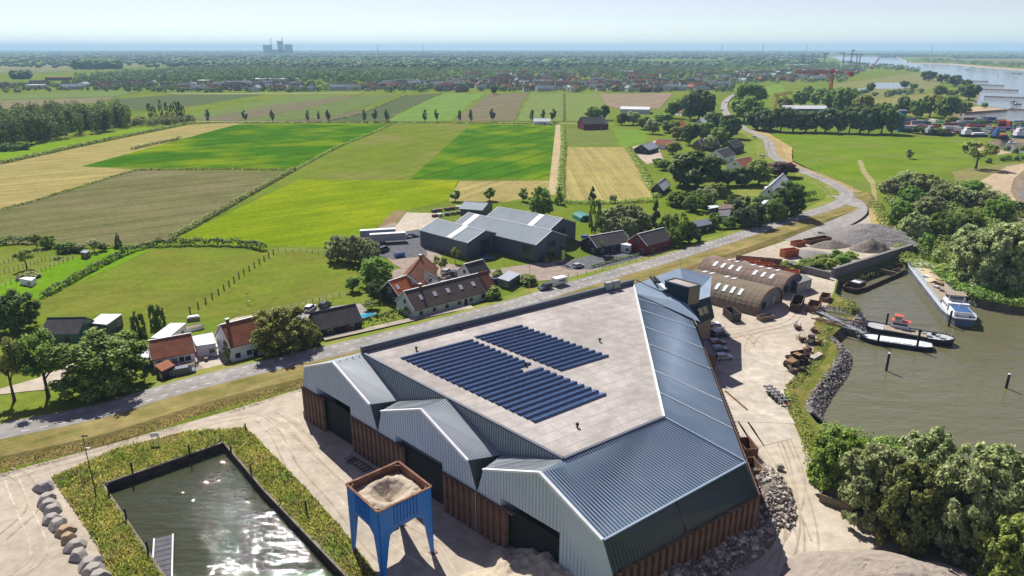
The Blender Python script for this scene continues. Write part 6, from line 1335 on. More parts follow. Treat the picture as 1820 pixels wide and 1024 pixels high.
# bank gangways, lattice frames and loose beams
def gangway(p, q, z0, z1, w, label, m, rails=True):
    a, b = at(*p, z0), at(*q, z1); d = (b - a); u = Vector((-d.y, d.x, 0)).normalized(); t = thing('gangway', label, 'gangway', a); e = d
    MB().bar((0,0,.3), e + Vector((0,0,.3)), w, .12).build('walkway', m, t)
    if rails:
        r = MB(); n = int(d.length / 1.6)
        for s in (-1, 1):
            r.bar(u*s*w/2 + Vector((0,0,1.2)), e + u*s*w/2 + Vector((0,0,1.2)), .09, .09)
            for k in range(n + 1): r.bar(u*s*w/2 + e*(k/n) + Vector((0,0,.3)), u*s*w/2 + e*(k/n) + Vector((0,0,1.2)), .07, .07)
        r.build('handrails', m_steel, t)
gangway((1450, 553), (1535, 594), .6, -.6, 1.6, 'long steel gangway leading down to the work pontoon', m_steel); gangway((1462, 566), (1512, 592), .3, -1.6, .8, 'pale plank beside the long gangway', m_conc, False)
for k, (x, y) in enumerate(((1472, 549), (1494, 552))):
    f = thing('lattice_grille', ['white lattice frame leaning on the stone bank, left', 'white lattice frame leaning on the stone bank, right'][k], 'frame', at(x, y, .5), R(-25)); g = MB(); 
    for i in range(5): g.bar((-2.4 + 1.2*i, -1.2, 0), (-2.4 + 1.2*i, 1.2, .4), .1, .1); 
    for j in range(4): g.bar((-2.4, -1.2 + .8*j, .13*j), (2.4, -1.2 + .8*j, .13*j), .1, .1)
    g.build('grid', m_steel, f)
rr = random.Random(4)
for k in range(18):
    a = at(1446 + rr.uniform(-6, 26), 566 + rr.uniform(-26, 14), .25 + .08 * (k % 4)); L_ = rr.uniform(5, 10); an = R(-38 + rr.uniform(-14, 14)); o = MB().box((L_/2, 0, 0), (L_, .22, .22)).build('steel_beam' if k % 3 else 'timber_beam', [m_rust, m_timb, m_steel][k % 3], None, loc=a, rz=an); tag(o, 'long loose beam in the stack on the bank beside the gangway', 'beam', 'loose beams beside the gangway')

# ================================================================ heaps, boulders, stones
def heap(name, px, rx, ry, h, m, label, rz=0.0, n=26, rough=.25, peak=1.25, seed=1, cat='heap', z=0.0):
    c = at(*px, z); vs = [(0, 0, h)]; fs = []; na = 40
    for j in range(1, n + 1):
        r = j / n
        for i in range(na):
            a = 2 * math.pi * i / na; k = 1 + .16 * mnoise.noise(Vector((math.cos(a) * 1.4, math.sin(a) * 1.4, seed)))
            x, y = math.cos(a) * rx * r * k, math.sin(a) * ry * r * k
            zz = h * (1 - r ** peak) + (rough * mnoise.noise(Vector((x * .35, y * .35, seed))) + rough * .5 * mnoise.noise(Vector((x * 1.1, y * 1.1, seed + 3)))) * h * .45 * min(1, (1 - r) * 4); vs.append((x, y, max(zz, -.05 if r > .98 else 0.02)))
    fs += [(0, 1 + i, 1 + (i + 1) % na) for i in range(na)]
    for j in range(n - 1):
        for i in range(na): a0 = 1 + j*na + i; a1 = 1 + j*na + (i+1) % na; fs.append((a0, a0 + na, a1 + na, a1))
    return tag(MB().add(vs, fs).build(name, m, None, False, (c.x, c.y, z + .05), rz), label, cat)
m_grav = mat('grey_gravel', (0.245, 0.225, 0.215), (0.17, 0.158, 0.155), scale=1.2, rough=.95, detail=9, bump=.9, bscale=2.2, bdist=.3); m_soil = mat('brown_rubble_soil', (0.20, 0.17, 0.145), (0.135, 0.115, 0.10), scale=1.0, rough=.95, detail=9, bump=.9, bscale=2, bdist=.3); m_ston = mat('pale_rubble', (0.34, 0.315, 0.29), (0.22, 0.205, 0.195), scale=1.5, rough=.95, detail=8, bump=.8, bscale=2.5, bdist=.3)
heap('gravel_heap', (1545, 424), 21, 13, 6.0, m_grav, 'large grey gravel heap at the end of the storage yard', R(-20), rough=.12, seed=2); heap('soil_heap', (1546, 444), 7.5, 5.5, 4.2, m_soil, 'brown soil heap inside the storage walls', 0, seed=4); heap('soil_heap', (1478, 437), 9, 4.5, 2.2, m_soil, 'low brown soil heap near the rusty pontoon', R(15), seed=6); heap('gravel_patch', (1440, 452), 8, 6, 1.2, m_grav, 'flat gravel heap beside the orange container', 0, seed=8)
heap('sand_heap', (985, 1040), 11.5, 7.5, 3.6, m_sand, 'pale sand heap in front of the nearest gable', R(-38), 34, .6, 1.4, 10); heap('sand_heap', (870, 1060), 6, 4.5, 1.8, m_sand, 'low sand heap left of the larger pale one', R(-38), 26, .5, 1.4, 21)
heap('gravel_heap', (1625, 1066), 17, 9.5, 4.6, mat('brown_gravel', (0.30, 0.255, 0.21), (0.23, 0.195, 0.165), scale=.8, rough=.95, detail=9, bump=.7, bscale=2.5, bdist=.25), 'wide brown gravel heap in front of the foreground willows', R(-14), 34, .2, 1.5, 14)
def stones(name, pos, smin, smax, m, label, seed, parent=None):
    """many small broken stones in one mesh"""
    r = np.random.default_rng(seed); vs = []; fs = []
    base = np.array([(-1,-1,-.7),(1,-1,-.7),(1,1,-.7),(-1,1,-.7),(-.7,-.6,.7),(.8,-.7,.6),(.6,.8,.75),(-.8,.6,.6)], float) * .5
    F = [(3,2,1,0),(4,5,6,7),(0,1,5,4),(1,2,6,5),(2,3,7,6),(3,0,4,7)]
    for p in pos:
        s = r.uniform(smin, smax) * (1.0 if r.random() < .9 else 1.6); q = base * (s * r.uniform(.6, 1.3, 3)) + r.normal(size=(8, 3)) * s * .08; a = r.uniform(0, 6.28); c, sn_ = math.cos(a), math.sin(a); k = len(vs)
        tilt = r.normal() * .5; q = np.stack([q[:,0], q[:,1]*math.cos(tilt) - q[:,2]*math.sin(tilt), q[:,1]*math.sin(tilt) + q[:,2]*math.cos(tilt)], 1)
        q = np.stack([q[:,0]*c - q[:,1]*sn_, q[:,0]*sn_ + q[:,1]*c, q[:,2]], 1) + np.array(p); vs += q.tolist(); fs += [tuple(k+i for i in f) for f in F]
    return stuff(MB().add(vs, fs).build(name, m), label, 'stones')
def along_px(line, n, w, z0, z1, seed):
    r = random.Random(seed); l = smooth_line(pts(line, 0), 8); out = []
    for _ in range(n):
        i = r.randrange(len(l) - 1); p = l[i].lerp(l[i+1], r.random()); d = (l[i+1] - l[i]).normalized(); nrm = Vector((d.y, -d.x, 0)); k = r.uniform(-.35, 1); q = p + nrm * (w * k); out.append((q.x, q.y, z0 + (z1 - z0) * max(0, k) + r.uniform(-.1, .1)))
    return out
stones('riprap_stones', along_px([(1446,735),(1440,722),(1455,692),(1488,648),(1496,620),(1480,600)], 1100, 2.5, .1, -2.2, 3), .22, .55, m_ston, 'grey riprap stones sloping into the harbour', 8)
stones('riprap_stones', along_px([(1446,735),(1440,722),(1455,692),(1488,648),(1496,620),(1480,600)], 900, 2.6, .1, -2.2, 13), .18, .5, m_soil, 'brown stones among the grey riprap', 18)
stones('riprap_stones', along_px([(1500,580),(1520,572),(1527,560),(1524,548)], 400, 2.4, .1, -2.2, 5), .25, .55, m_ston, 'riprap stones below the gangway', 9)
def rubble(px, rx, ry, h, n, label, seed, rz=0.0):
    c = at(*px, 0); r = random.Random(seed); P = []
    for _ in range(n):
        a = r.uniform(0, 6.28); k = r.random() ** .6; x, y = math.cos(a) * rx * k, math.sin(a) * ry * k; X = x*math.cos(rz) - y*math.sin(rz); Y = x*math.sin(rz) + y*math.cos(rz); P.append((c.x + X, c.y + Y, .1 + h * (1 - k ** 1.3) + r.uniform(-.1, .2)))
    heap('rubble_heap', px, rx, ry, h, m_soil, label[0], rz, 20, .5, 1.3, seed); k3 = len(P) // 5
    stones('rubble_pieces', P[:k3*2], .15, .5, m_ston, label[1], seed); stones('rubble_pieces', P[k3*2:k3*3], .2, .75, m_conc, label[1] + ', the paler pieces', seed + 1); stones('rubble_pieces', P[k3*3:k3*4], .15, .5, m_soil, label[1] + ', the earthy pieces', seed + 2); stones('rubble_pieces', P[k3*4:], .15, .4, m_brick, label[1] + ', the brick pieces', seed + 3)
rubble((1372, 880), 3.2, 9.0, 2.4, 900, ('rubble heap along the yard corner of the hall', 'broken concrete lying on the rubble heap at the hall corner'), 31, R(-8))
rubble((1290, 975), 11, 4.0, 2.4, 1300, ('rubble heap under the dark face of the hall', 'broken concrete and debris under the dark face'), 33, R(33)); rubble((1190, 1040), 9, 4.5, 2.8, 900, ('rubble heap at the bottom edge beside the hall corner', 'broken concrete on the bottom rubble heap'), 35, R(33))
m_bou = mat('boulder_granite', (0.34, 0.31, 0.275), (0.26, 0.24, 0.215), scale=1.0, detail=8, bump=.6, bscale=2.5); m_bou2 = mat('ochre_boulder', (0.36, 0.255, 0.15), (0.28, 0.20, 0.125), scale=1.0, detail=8, bump=.6, bscale=2.5)
def boulder(loc, r, m, label, seed, group):
    bm = bmesh.new(); bmesh.ops.create_icosphere(bm, subdivisions=3, radius=1.0)
    for v in bm.verts:
        k = 1 + .22 * mnoise.noise(v.co * 1.1 + Vector((seed * 3.1, 0, 0))) + .10 * mnoise.noise(v.co * 2.7 + Vector((0, seed, 0))); v.co *= k; v.co.z *= .62; v.co.x *= 1.2
        for q in ((.7, 0, .7), (-.5, .6, .6), (0, -.8, .5), (0, 0, 1), (.5, .7, .2), (-.8, -.3, .4)):
            d = Vector(q).normalized(); x = v.co.dot(d) - (.6 if q[2] < 1 else .46); 
            if x > 0: v.co -= d * x * .93
    me = bpy.data.meshes.new('boulder'); bm.to_mesh(me); bm.free(); me.materials.append(m); o = link('boulder', me, None, loc, seed * 1.7); o.scale = (r, r, r); return tag(o, label, 'boulder', group)
for k, (x, y, r) in enumerate(((79, 868, 1.75), (84, 890, 1.55), (87, 901, 1.5), (95, 910, 1.5), (94, 926, 1.4), (104, 935, 1.5), (116, 948, 1.4), (121, 960, 1.3), (136, 973, 1.5), (141, 990, 1.5), (162, 1006, 1.7), (168, 1018, 1.7), (176, 1030, 1.6))):
    boulder(at(x, y, 0) + Vector((0, 0, .55)), r, m_bou2 if k in (6, 7) else m_bou, '%s boulder from the top in the row beside the basin%s' % (ORD[k].capitalize(), ', ochre coloured' if k in (6, 7) else ''), k + 2, 'boulder row beside the basin')
for k, (x, y, r) in enumerate(((1380, 862, .9), (1392, 905, .8), (1385, 835, .8), (1362, 905, .7), (1370, 935, .9), (1398, 880, .6))): boulder(at(x, y, 0) + Vector((0, 0, .8)), r, m_bou, 'large loose block in the rubble at the hall corner, %s from the top' % ORD[k], k + 20, 'large blocks in the rubble')
# ================================================================ storage yard walls and containers
def block_wall(p, q, h, label, m, th=.9, z=0.0, bw=2.4, bh=.8):
    a, b = at(*p, z), at(*q, z); d = b - a; L_ = d.length; t = thing('block_wall', label, 'wall', a, math.atan2(d.y, d.x)); n = int(L_ / bw); nh = max(1, round(h / bh)); me = MB().box((0, 0, 0), (bw - .06, th, bh - .05)).mesh('wall_block', m)
    for j in range(nh):
        for i in range(n): link('wall_block', me, t, ((i + .5) * bw + (j % 2) * .3, random.uniform(-.05, .05), (j + .5) * bh))
    return t
m_blkc = mat('weathered_concrete_block', (0.20, 0.195, 0.19), (0.13, 0.128, 0.125), scale=.8, rough=.95, detail=7)
block_wall((1478, 494), (1618, 449), 3.2, 'dark concrete block wall along the harbour quay', m_blkc, 1.2); block_wall((1400, 478), (1476, 497), 2.4, 'lower block wall between the arched sheds and the quay', m_blkc); block_wall((1453, 418), (1516, 432), 1.6, 'short concrete wall below the large gravel heap', m_blkc); block_wall((1618, 449), (1640, 446), 2.4, 'end of the block wall by the barge bow', m_blkc)
def skip(p, rz, L_, W_, H_, m, label, group=None, z=.06, inside=None):
    """open steel box with ribs"""
    t = thing('steel_skip', label, 'skip', at(*p, z), rz, group); w, l = W_/2, L_/2
    for s in (-1, 1): MB().box((0, s*w, H_/2), (L_, .12, H_)).build('side', m, t); MB().box((s*l, 0, H_/2), (.12, W_ - .12, H_)).build('end', m, t)
    MB().box((0, 0, .15), (L_ - .12, W_ - .12, .1)).build('floor', inside or m_black, t); r = MB()
    for s in (-1, 1):
        r.box((0, s*(w+.08), H_), (L_ + .2, .16, .14))
        for k in range(int(L_ / .9) + 1): r.box((-l + .1 + k*.9, s*(w+.1), H_/2), (.1, .1, H_*.94))
    r.build('ribs', m, t); return t
m_osk = mat('orange_steel', (0.48, 0.13, 0.035), (0.36, 0.095, 0.035), scale=.8, rough=.7, c3=(0.22, 0.09, 0.05), scale3=.8)
for k, (x, y) in enumerate(((1333, 472), (1358, 478), (1382, 484), (1402, 490))): skip((x, y), R(-22), 6.0, 2.4, 1.9, m_osk if k != 2 else m_rust, 'orange open skip in the row behind the arched sheds, %s from the left' % ORD[k], 'orange skips behind the arched sheds', inside=m_rust)
skip((1402, 456), R(20), 6.2, 2.5, 2.7, m_osk, 'tall orange container beside the overgrown storage yard', inside=m_osk); skip((1452, 430), R(28), 12, 3.2, 1.5, m_rust, 'long rusty pontoon section lying by the yard road'); skip((1418, 436), R(26), 5.0, 2.6, 1.6, m_osk, 'orange-red end piece beside the rusty pontoon')
skip((1348, 466), R(-18), 15, 1.2, 1.6, m_rust, 'long rusty beam box behind the orange skips'); skip((1300, 566), R(98), 5.6, 2.5, 2.3, mat('dark_truck_body', (0.075, 0.06, 0.052), (0.05, 0.042, 0.038), scale=1), 'dark open tipper body in front of the near arched shed')
skip((1416, 546), R(62), 9.0, 2.7, 2.3, m_hulk, 'dark open trailer body beside the arched sheds'); skip((1446, 550), R(58), 6.0, 2.9, 1.8, m_rust, 'brown rusty hopper barge on land beside the dark trailer', inside=m_rust); skip((1466, 532), R(58), 5.0, 2.2, 1.3, m_rust, 'smaller rusty tray behind the brown hopper'); skip((1360, 568), R(20), 4.4, 1.6, 1.2, m_timb, 'timber bin at the end of the near arched shed')
skip((1326, 806), R(96), 4.0, 2.2, 2.2, m_rust, 'rusty container standing against the hall wall'); skip((1336, 838), R(96), 4.0, 2.0, 1.6, m_rust, 'rusty skip beside the rubble at the hall wall'); skip((1488, 895), R(-38), 5.0, 2.4, 1.4, m_timb, 'sun-bleached wooden box at the foot of the willows', inside=m_wroof)
lb_ = at(1308, 712, .1); o = MB().box((0,0,.1), (.35, 8.5, .3)).build('steel_profile', m_rust, None, loc=lb_, rz=R(14)); tag(o, 'long rusty steel profile lying on the concrete apron', 'steel profile')
# chassis trailer
tr = thing('chassis_trailer', 'empty grey chassis trailer parked on the concrete', 'trailer', at(1378, 706, .12), R(99)); f = MB()
for s in (-.55, .55): f.box((0, s, .95), (7.4, .22, .35))
for k in range(6): f.box((-3.2 + 1.3*k, 0, .95), (.3, 2.3, .25))
f.build('frame', flat('trailer_frame_grey', (0.16, 0.16, 0.175), .6), tr)
for k in range(3):
    for s in (-1, 1): MB().tube((-2.6 + 1.5*k + .4, s*1.05-.18, .5), (-2.6 + 1.5*k + .4, s*1.05+.18, .5), .5, n=12).build('wheel', m_tyre, tr)
d_ = MB(); d_.bar((-3.6, -.7, .8), (-5.4, 0, .7), .18, .18); d_.bar((-3.6, .7, .8), (-5.4, 0, .7), .18, .18); d_.build('drawbar', m_rust, tr)
# wheel-loader wreck and scrap
wl = thing('loader_wreck', 'rusty yellow loader wreck with a dark bucket on the yard edge', 'loader', at(1412, 650, .06), R(35)); m_yel = mat('faded_yellow', (0.27, 0.165, 0.07), (0.19, 0.11, 0.055), scale=1, rough=.8, c3=(0.16, 0.08, 0.05), scale3=.9)
MB().box((-1.0, 0, 1.3), (3.2, 1.8, 1.0)).build('engine_body', m_yel, wl); MB().box((.7, 0, 1.9), (1.3, 1.5, 1.6), taper=.9).build('cab', m_black, wl); MB().box((.7, 0, 2.8), (1.5, 1.7, .12)).build('cab_roof', m_yel, wl)
for x in (-1.8, 1.3):
    for s in (-1, 1): MB().tube((x, s*1.15-.25, .7), (x, s*1.15+.25, .7), .72, n=14).build('wheel', m_tyre, wl)
for s in (-1, 1): MB().bar((.9, s*.6, 1.4), (3.0, s*.6, .8), .18, .3).build('lift_arm', m_yel, wl)
bk = MB(); bk.xprism([(2.8, .1), (4.4, .1), (4.4, .25), (3.2, .6), (2.9, 1.6), (2.8, 1.5)], -1.5, 1.5, axis='y'); bk.build('bucket', m_hulk, wl)
rb_ = thing('excavator_bucket', 'large round dark grab bucket beside the loader wreck', 'bucket', at(1421, 640, .06), R(20)); g = MB()
for k in range(8): a0, a1 = math.pi*k/8, math.pi*(k+1)/8; g.add([(math.cos(a0)*1.8, -1.4, 1.9-math.sin(a0)*1.8), (math.cos(a1)*1.8, -1.4, 1.9-math.sin(a1)*1.8), (math.cos(a1)*1.8, 1.4, 1.9-math.sin(a1)*1.8), (math.cos(a0)*1.8, 1.4, 1.9-math.sin(a0)*1.8)], [(0,1,2,3)])
g.build('shell', m_hulk, rb_); 
for s in (-1.4, 1.4): MB().poly([(math.cos(math.pi*k/8)*1.8, s, 1.9-math.sin(math.pi*k/8)*1.8) for k in range(9)]).build('cheek', m_hulk, rb_)
scr = [(1418, 585, 'rusty winch frame'), (1443, 602, 'planted rusty engine block'), (1424, 606, 'small steel trestle'), (1452, 612, 'pile of rusty chain and pipes'), (1434, 624, 'low dark engine part'), (1440, 612, 'steel bed frame'), (1404, 640, 'bent pipe stand'), (1448, 590, 'coil drum on its side'), (1410, 662, 'broken yellow counterweight'), (1426, 660, 'rusty gear housing')]
for k, (x, y, lb) in enumerate(scr):
    t = thing('scrap_machine', lb + ' on the yard edge near the stone bank', 'scrap', at(x, y, .06), R(k * 47)); mm = [m_rust, m_hulk, m_rust, m_yel][k % 4]; r = random.Random(k)
    MB().box((0, 0, .5), (1.6, .9, .8)).build('housing', mm, t); MB().tube((-.5, -.8, .7), (-.5, .8, .7), .45, n=10).build('drum', m_hulk, t)
    fr2 = MB()
    for i in range(5): p0 = Vector((r.uniform(-1.2, 1.2), r.uniform(-.9, .9), 0)); fr2.bar(p0, p0 + Vector((r.uniform(-.7, .7), r.uniform(-.7, .7), r.uniform(.9, 2.0))), .1, .1)
    fr2.build('frame', mm, t)
o = thing('concrete_block', 'long pale concrete block lying near the stone bank', 'block', at(1450, 636, .1), R(40)); MB().box((0,0,.35), (4.4, 1.3, .7)).build('block', m_conc, o); MB().box((0,0,.74), (.4, .12, .1)).build('lifting_eye', m_rust, o)
# frames lying in the shade of the hall
t = thing('steel_rack', 'dark steel rack lying in the shade between the first doors', 'rack', at(640, 830, .05), R(-42)); g = MB()
for s in (-.7, .7): g.bar((-3.5, s, .5), (3.5, s, .5), .15, .2)
for k in range(8): g.bar((-3.4 + .97*k, -.9, .5), (-3.4 + .97*k, .9, .5), .12, .12)
g.build('frame', m_hulk, t)
for x in (-3, 3): MB().tube((x, -1, .35), (x, 1, .35), .35, n=10).build('roller', m_steel, t)

# ================================================================ basin edge, masts, signs, posts
def mast(p, ytop, label, lamps=True, cat='mast', z=0.0, r=.09, name='light_mast'):
    b = at(*p, z); h = z_of(b, ytop) - z; t = thing(name, label, cat, b); MB().tube((0,0,0), (0,0,h), r, r*.6, 8).build('pole', m_steel if name != 'light_mast' else m_black, t)
    if lamps:
        MB().box((.35, 0, h), (.9, .3, .12)).build('lamp_head', m_black, t); MB().box((.3, 0, h - 2.2), (.8, .1, .1)).build('bracket', m_steel, t); MB().box((.6, 0, h - 2.25), (.3, .3, .2)).build('floodlight', m_white, t)
    return t
mast((172, 886), 775, 'slim dark light mast on the grass beside the basin'); mast((941, 523), 470, 'street lamp beside the dike road above the parapet', True, 'street lamp', 1.0, .08, 'street_lamp'); mast((1452, 322), 285, 'lamp post at the meadow side of the dike road', True, 'street lamp', .4, .1, 'street_lamp'); mast((1516, 356), 333, 'lamp post at the road junction', True, 'street lamp', .8, .1, 'street_lamp'); mast((1416, 403), 383, 'thin post on the verge near the yard ramp', False, 'post', 1.0, .08, 'utility_post'); mast((1363, 279), 252, 'lamp post at the village bend of the dike road', True, 'street lamp', 1.0, .12, 'street_lamp'); mast((440, 540), 522, 'white bird pole in the horse pasture', True, 'pole', 0, .06, 'street_lamp'); mast((1209, 478), 452, 'thin lamp post behind the office roof', False, 'post', .5, .08, 'utility_post'); mast((1282, 425), 397, 'thin post by the garden hedges', False, 'post', .8, .08, 'utility_post')
sg = thing('yard_sign', 'small white sign on two posts above the basin verge', 'sign', at(277, 788, .1), R(10)); MB().box((0, 0, 1.8), (1.5, .08, .8)).build('board', m_white, sg)
for s in (-.5, .5): MB().tube((s, .06, 0), (s, .06, 2.1), .05).build('post', m_steel, sg)
for k, (x, y) in enumerate(((236, 842), (338, 810), (412, 812), (447, 845), (545, 912), (195, 882), (225, 925), (264, 985))):
    b = at(x, y, .05); o = MB().tube((0,0,-.3), (0,0,2.3), .16, .15, 8).build('timber_post', m_blk, None, loc=b); tag(o, '%s dark timber post on the edge of the basin' % ORD[k].capitalize(), 'post', 'timber posts round the basin')
for k, (x, y) in enumerate(((541, 742), (437, 764))): o = MB().tube((0,0,0), (0,0,1.4), .14, .14, 8).build('bollard', m_rust, None, loc=at(x, y, .05)); tag(o, ['rusty bollard at the left corner of the hall', 'rusty bollard at the top corner of the basin verge'][k], 'bollard')
jt = thing('floating_jetty', 'grey floating jetty with pale edges in the basin', 'jetty', at(290, 1012, -1.35), R(98 + 16)); MB().box((0, 0, .35), (14, 2.6, .5)).build('deck', m_dpave, jt)
for s in (-1, 1): MB().box((0, s*1.3, .65), (14, .22, .22)).build('edge_beam', m_wroof, jt)
for k in range(11): MB().box((-6 + 1.2*k, 0, .62), (.06, 2.3, .03)).build('tread', m_black, jt)
cap = MB(); bs = basin + [basin[0]]
for a, b in zip(bs[:-1], bs[1:]): cap.bar(a + Vector((0,0,.12)), b + Vector((0,0,.12)), .45, .25)
tag(cap.build('quay_capping', mat('capping_concrete', (0.24, 0.21, 0.165), (0.17, 0.15, 0.12), scale=.8, coord='pos')), 'weathered capping beam around the basin wall', 'capping')
def fence(line, n, h, label, m=m_timb, rails=2, z=0.0, r=.09, gaps=None):
    l = pts(line, z); tot = sum((b - a).length for a, b in zip(l[:-1], l[1:])); t = thing('fence', label, 'fence', l[0]); P = []
    for k in range(n):
        s = tot * k / (n - 1)
        for a, b in zip(l[:-1], l[1:]):
            if s <= (b - a).length + 1e-4: P.append(a.lerp(b, min(1, s / (b - a).length))); break
            s -= (b - a).length
    me = MB().tube((0,0,-.2), (0,0,h), r, r, 6).mesh('post', m)
    for p in P: link('post', me, t, p - l[0])
    w = MB()
    for a, b in zip(P[:-1], P[1:]):
        for k in range(rails): w.bar(a - l[0] + Vector((0,0,h*(.9 - .4*k))), b - l[0] + Vector((0,0,h*(.9 - .4*k))), .035, .035)
    if rails: w.build('wires', m_steel, t)
fence([(338, 556), (360, 543), (390, 522), (430, 490), (470, 463), (486, 452)], 16, 1.9, 'row of stout timber posts across the horse pasture', r=.22, rails=0); fence([(450, 562), (520, 548), (600, 528), (640, 520)], 16, 1.3, 'wire fence at the lower end of the horse pasture'); fence([(495, 447), (540, 448), (600, 455)], 10, 1.3, 'wire fence at the top of the horse pasture')
fence([(0, 488), (40, 477), (80, 463), (130, 462)], 18, 1.4, 'paddock fence of the left smallholding'); fence([(0, 512), (30, 502), (75, 482), (120, 465)], 16, 1.3, 'lower paddock fence with the white shed'); fence([(0, 470), (40, 458), (75, 448)], 11, 1.3, 'upper paddock fence at the left edge'); fence([(1010, 492), (1060, 485), (1130, 466), (1195, 448)], 16, 1.1, 'wire fence between the car park and the dike road', z=.6)
fence([(1372, 268), (1410, 290), (1450, 308), (1500, 330), (1545, 352)], 34, 1.2, 'meadow fence along the dry dike slope')
fence([(1398, 312), (1440, 318), (1470, 340), (1476, 350)], 16, 1.2, 'fence round the side lawn by the dike road')
# small crates and stacks behind the company halls
for k in range(14):
    x, y = 772 + (k % 7) * 11 + random.uniform(-3, 3), 386 - (k // 7) * 9 + (k % 7) * -1.5; c = [m_rust, m_wroof, m_slate, m_timb, m_brick][k % 5]; t = thing('storage_crate', 'stacked material behind the company halls, %s from the left' % ORD[k], 'crate', at(x, y, 0), random.uniform(0, 1.5), 'stacked material behind the halls'); MB().box((0,0,.7), (2.4, 1.6, 1.1)).build('crate', c, t); MB().box((0,0,.1), (2.4, 1.6, .14)).build('pallet', m_timb, t)
# ================================================================ woods, the town and the horizon
def rand_in(poly, n, rng):
    xs = [p.x for p in poly]; ys = [p.y for p in poly]; out = []
    while len(out) < n:
        x, y = rng.uniform(min(xs), max(xs)), rng.uniform(min(ys), max(ys))
        if in_poly(x, y, poly): out.append((x, y))
    return np.array(out)
def ico(sub):
    bm = bmesh.new(); bmesh.ops.create_icosphere(bm, subdivisions=sub, radius=1.0); v = np.array([p.co[:] for p in bm.verts]); f = np.array([[q.index for q in p.verts] for p in bm.faces]); bm.free(); return v, f
def tri_mesh(name, V, Fc, m):
    me = bpy.data.meshes.new(name); me.vertices.add(len(V)); me.vertices.foreach_set('co', V.astype(np.float32).ravel()); n = len(Fc)
    me.loops.add(n*3); me.loops.foreach_set('vertex_index', Fc.astype(np.int32).ravel()); me.polygons.add(n); me.polygons.foreach_set('loop_start', np.arange(0, n*3, 3, dtype=np.int32))
    me.materials.append(m); me.update(calc_edges=True); return me
def blob_wood(name, P, h, w, m, label, seed, sub=2, hv=.3):
    """lumpy crowns, one for each tree, as one far-off wood"""
    rng = np.random.default_rng(seed); v, f = ico(sub); n = len(P); H = h * rng.uniform(1 - hv, 1 + hv, n); Wd = w * rng.uniform(.7, 1.3, n)
    V = np.repeat(v[None], n, 0) * (1 + rng.normal(size=(n, len(v), 1)) * .17); V[:, :, :2] *= (Wd / 2)[:, None, None]; V[:, :, 2] *= (H * .52)[:, None]
    V[:, :, 2] += (H * .48)[:, None]; V[:, :, 0] += P[:, 0:1]; V[:, :, 1] += P[:, 1:2]; F_ = (np.arange(n) * len(v))[:, None, None] + f[None]; base = np.array([P[0, 0], P[0, 1], 0])
    return stuff(link(name, tri_mesh(name, V.reshape(-1, 3) - base, F_.reshape(-1, 3), m), None, base), label, 'wood')
def card_wood(name, P, h, w, per, leaf, m, label, seed, hv=.25):
    rng = np.random.default_rng(seed); n = len(P); H = h * rng.uniform(1 - hv, 1 + hv, n); Wd = w * rng.uniform(.75, 1.25, n)
    d = sphere_pts(n * per, rng).reshape(n, per, 3); lump = rng.uniform(.72, 1.05, (n, per, 1)); q = d * lump * np.stack([Wd/2, Wd/2, H*.48], 1)[:, None]; q[:, :, 2] += (H * .52)[:, None]
    q[:, :, 0] += P[:, 0:1]; q[:, :, 1] += P[:, 1:2]; Nn = d + rng.normal(size=d.shape) * .4 + np.array([0, 0, .6]); base = np.array([P[0, 0], P[0, 1], 0]); V = cards(q.reshape(-1, 3) - base, Nn.reshape(-1, 3), leaf, rng)
    return stuff(link(name, card_mesh(name, V, m), None, base), label, 'wood')
rng = np.random.default_rng(77)
Lf = {k: leaf_mat('far_leaf_' + k, c1, c2, .3, 0) for k, c1, c2 in (('a', (0.045, 0.082, 0.026), (0.085, 0.125, 0.040)), ('b', (0.060, 0.100, 0.032), (0.105, 0.145, 0.050)), ('c', (0.035, 0.066, 0.026), (0.060, 0.096, 0.034)))}
for m in Lf.values(): m.node_tree.nodes['Noise Texture'].inputs['Scale'].default_value = 0.06
# the dark wood at the left
pw = pts([(-140,290),(0,264),(70,256),(150,240),(240,225),(242,217),(200,210),(-140,232)])
card_wood('left_wood', rand_in(pw, 330, rng), 19, 9, 260, 1.1, LEAF['dark'], 'dense dark wood at the left edge behind the stubble field', 3)
card_wood('wood_edge_shrubs', rand_in(pts([(228,226),(345,219),(340,212),(250,214)]), 60, rng), 5.5, 6, 120, .9, LEAF['reed'], 'silvery shrubs at the foot of the poplars', 4)
card_wood('wood_edge_shrubs', rand_in(pts([(-20,272),(40,268),(60,264),(0,266)]), 20, rng), 4.5, 5, 120, .8, LEAF['dark'], 'low scrub in front of the left wood', 5)
card_wood('thicket_undergrowth', rand_in(pts([(1568,352),(1600,330),(1700,325),(1790,352),(1806,385),(1800,440),(1830,486),(1690,500),(1650,476),(1592,410)]), 300, rng), 3.6, 6, 130, .6, LEAF['reed'], 'tangled undergrowth beneath the willow thicket', 6)
card_wood('thicket_undergrowth', rand_in(pts([(1490,868),(1570,925),(1700,958),(1830,985),(1830,885),(1700,842),(1560,795),(1465,765)]), 90, rng), 3.0, 5, 200, .4, LEAF['mid'], 'undergrowth beneath the foreground willows', 7)
card_wood('thicket_undergrowth', rand_in(pts([(1668,494),(1740,530),(1830,545),(1830,500),(1700,480)]), 90, rng), 2.6, 5, 160, .45, LEAF['mid'], 'undergrowth on the bank below the large willows', 8)
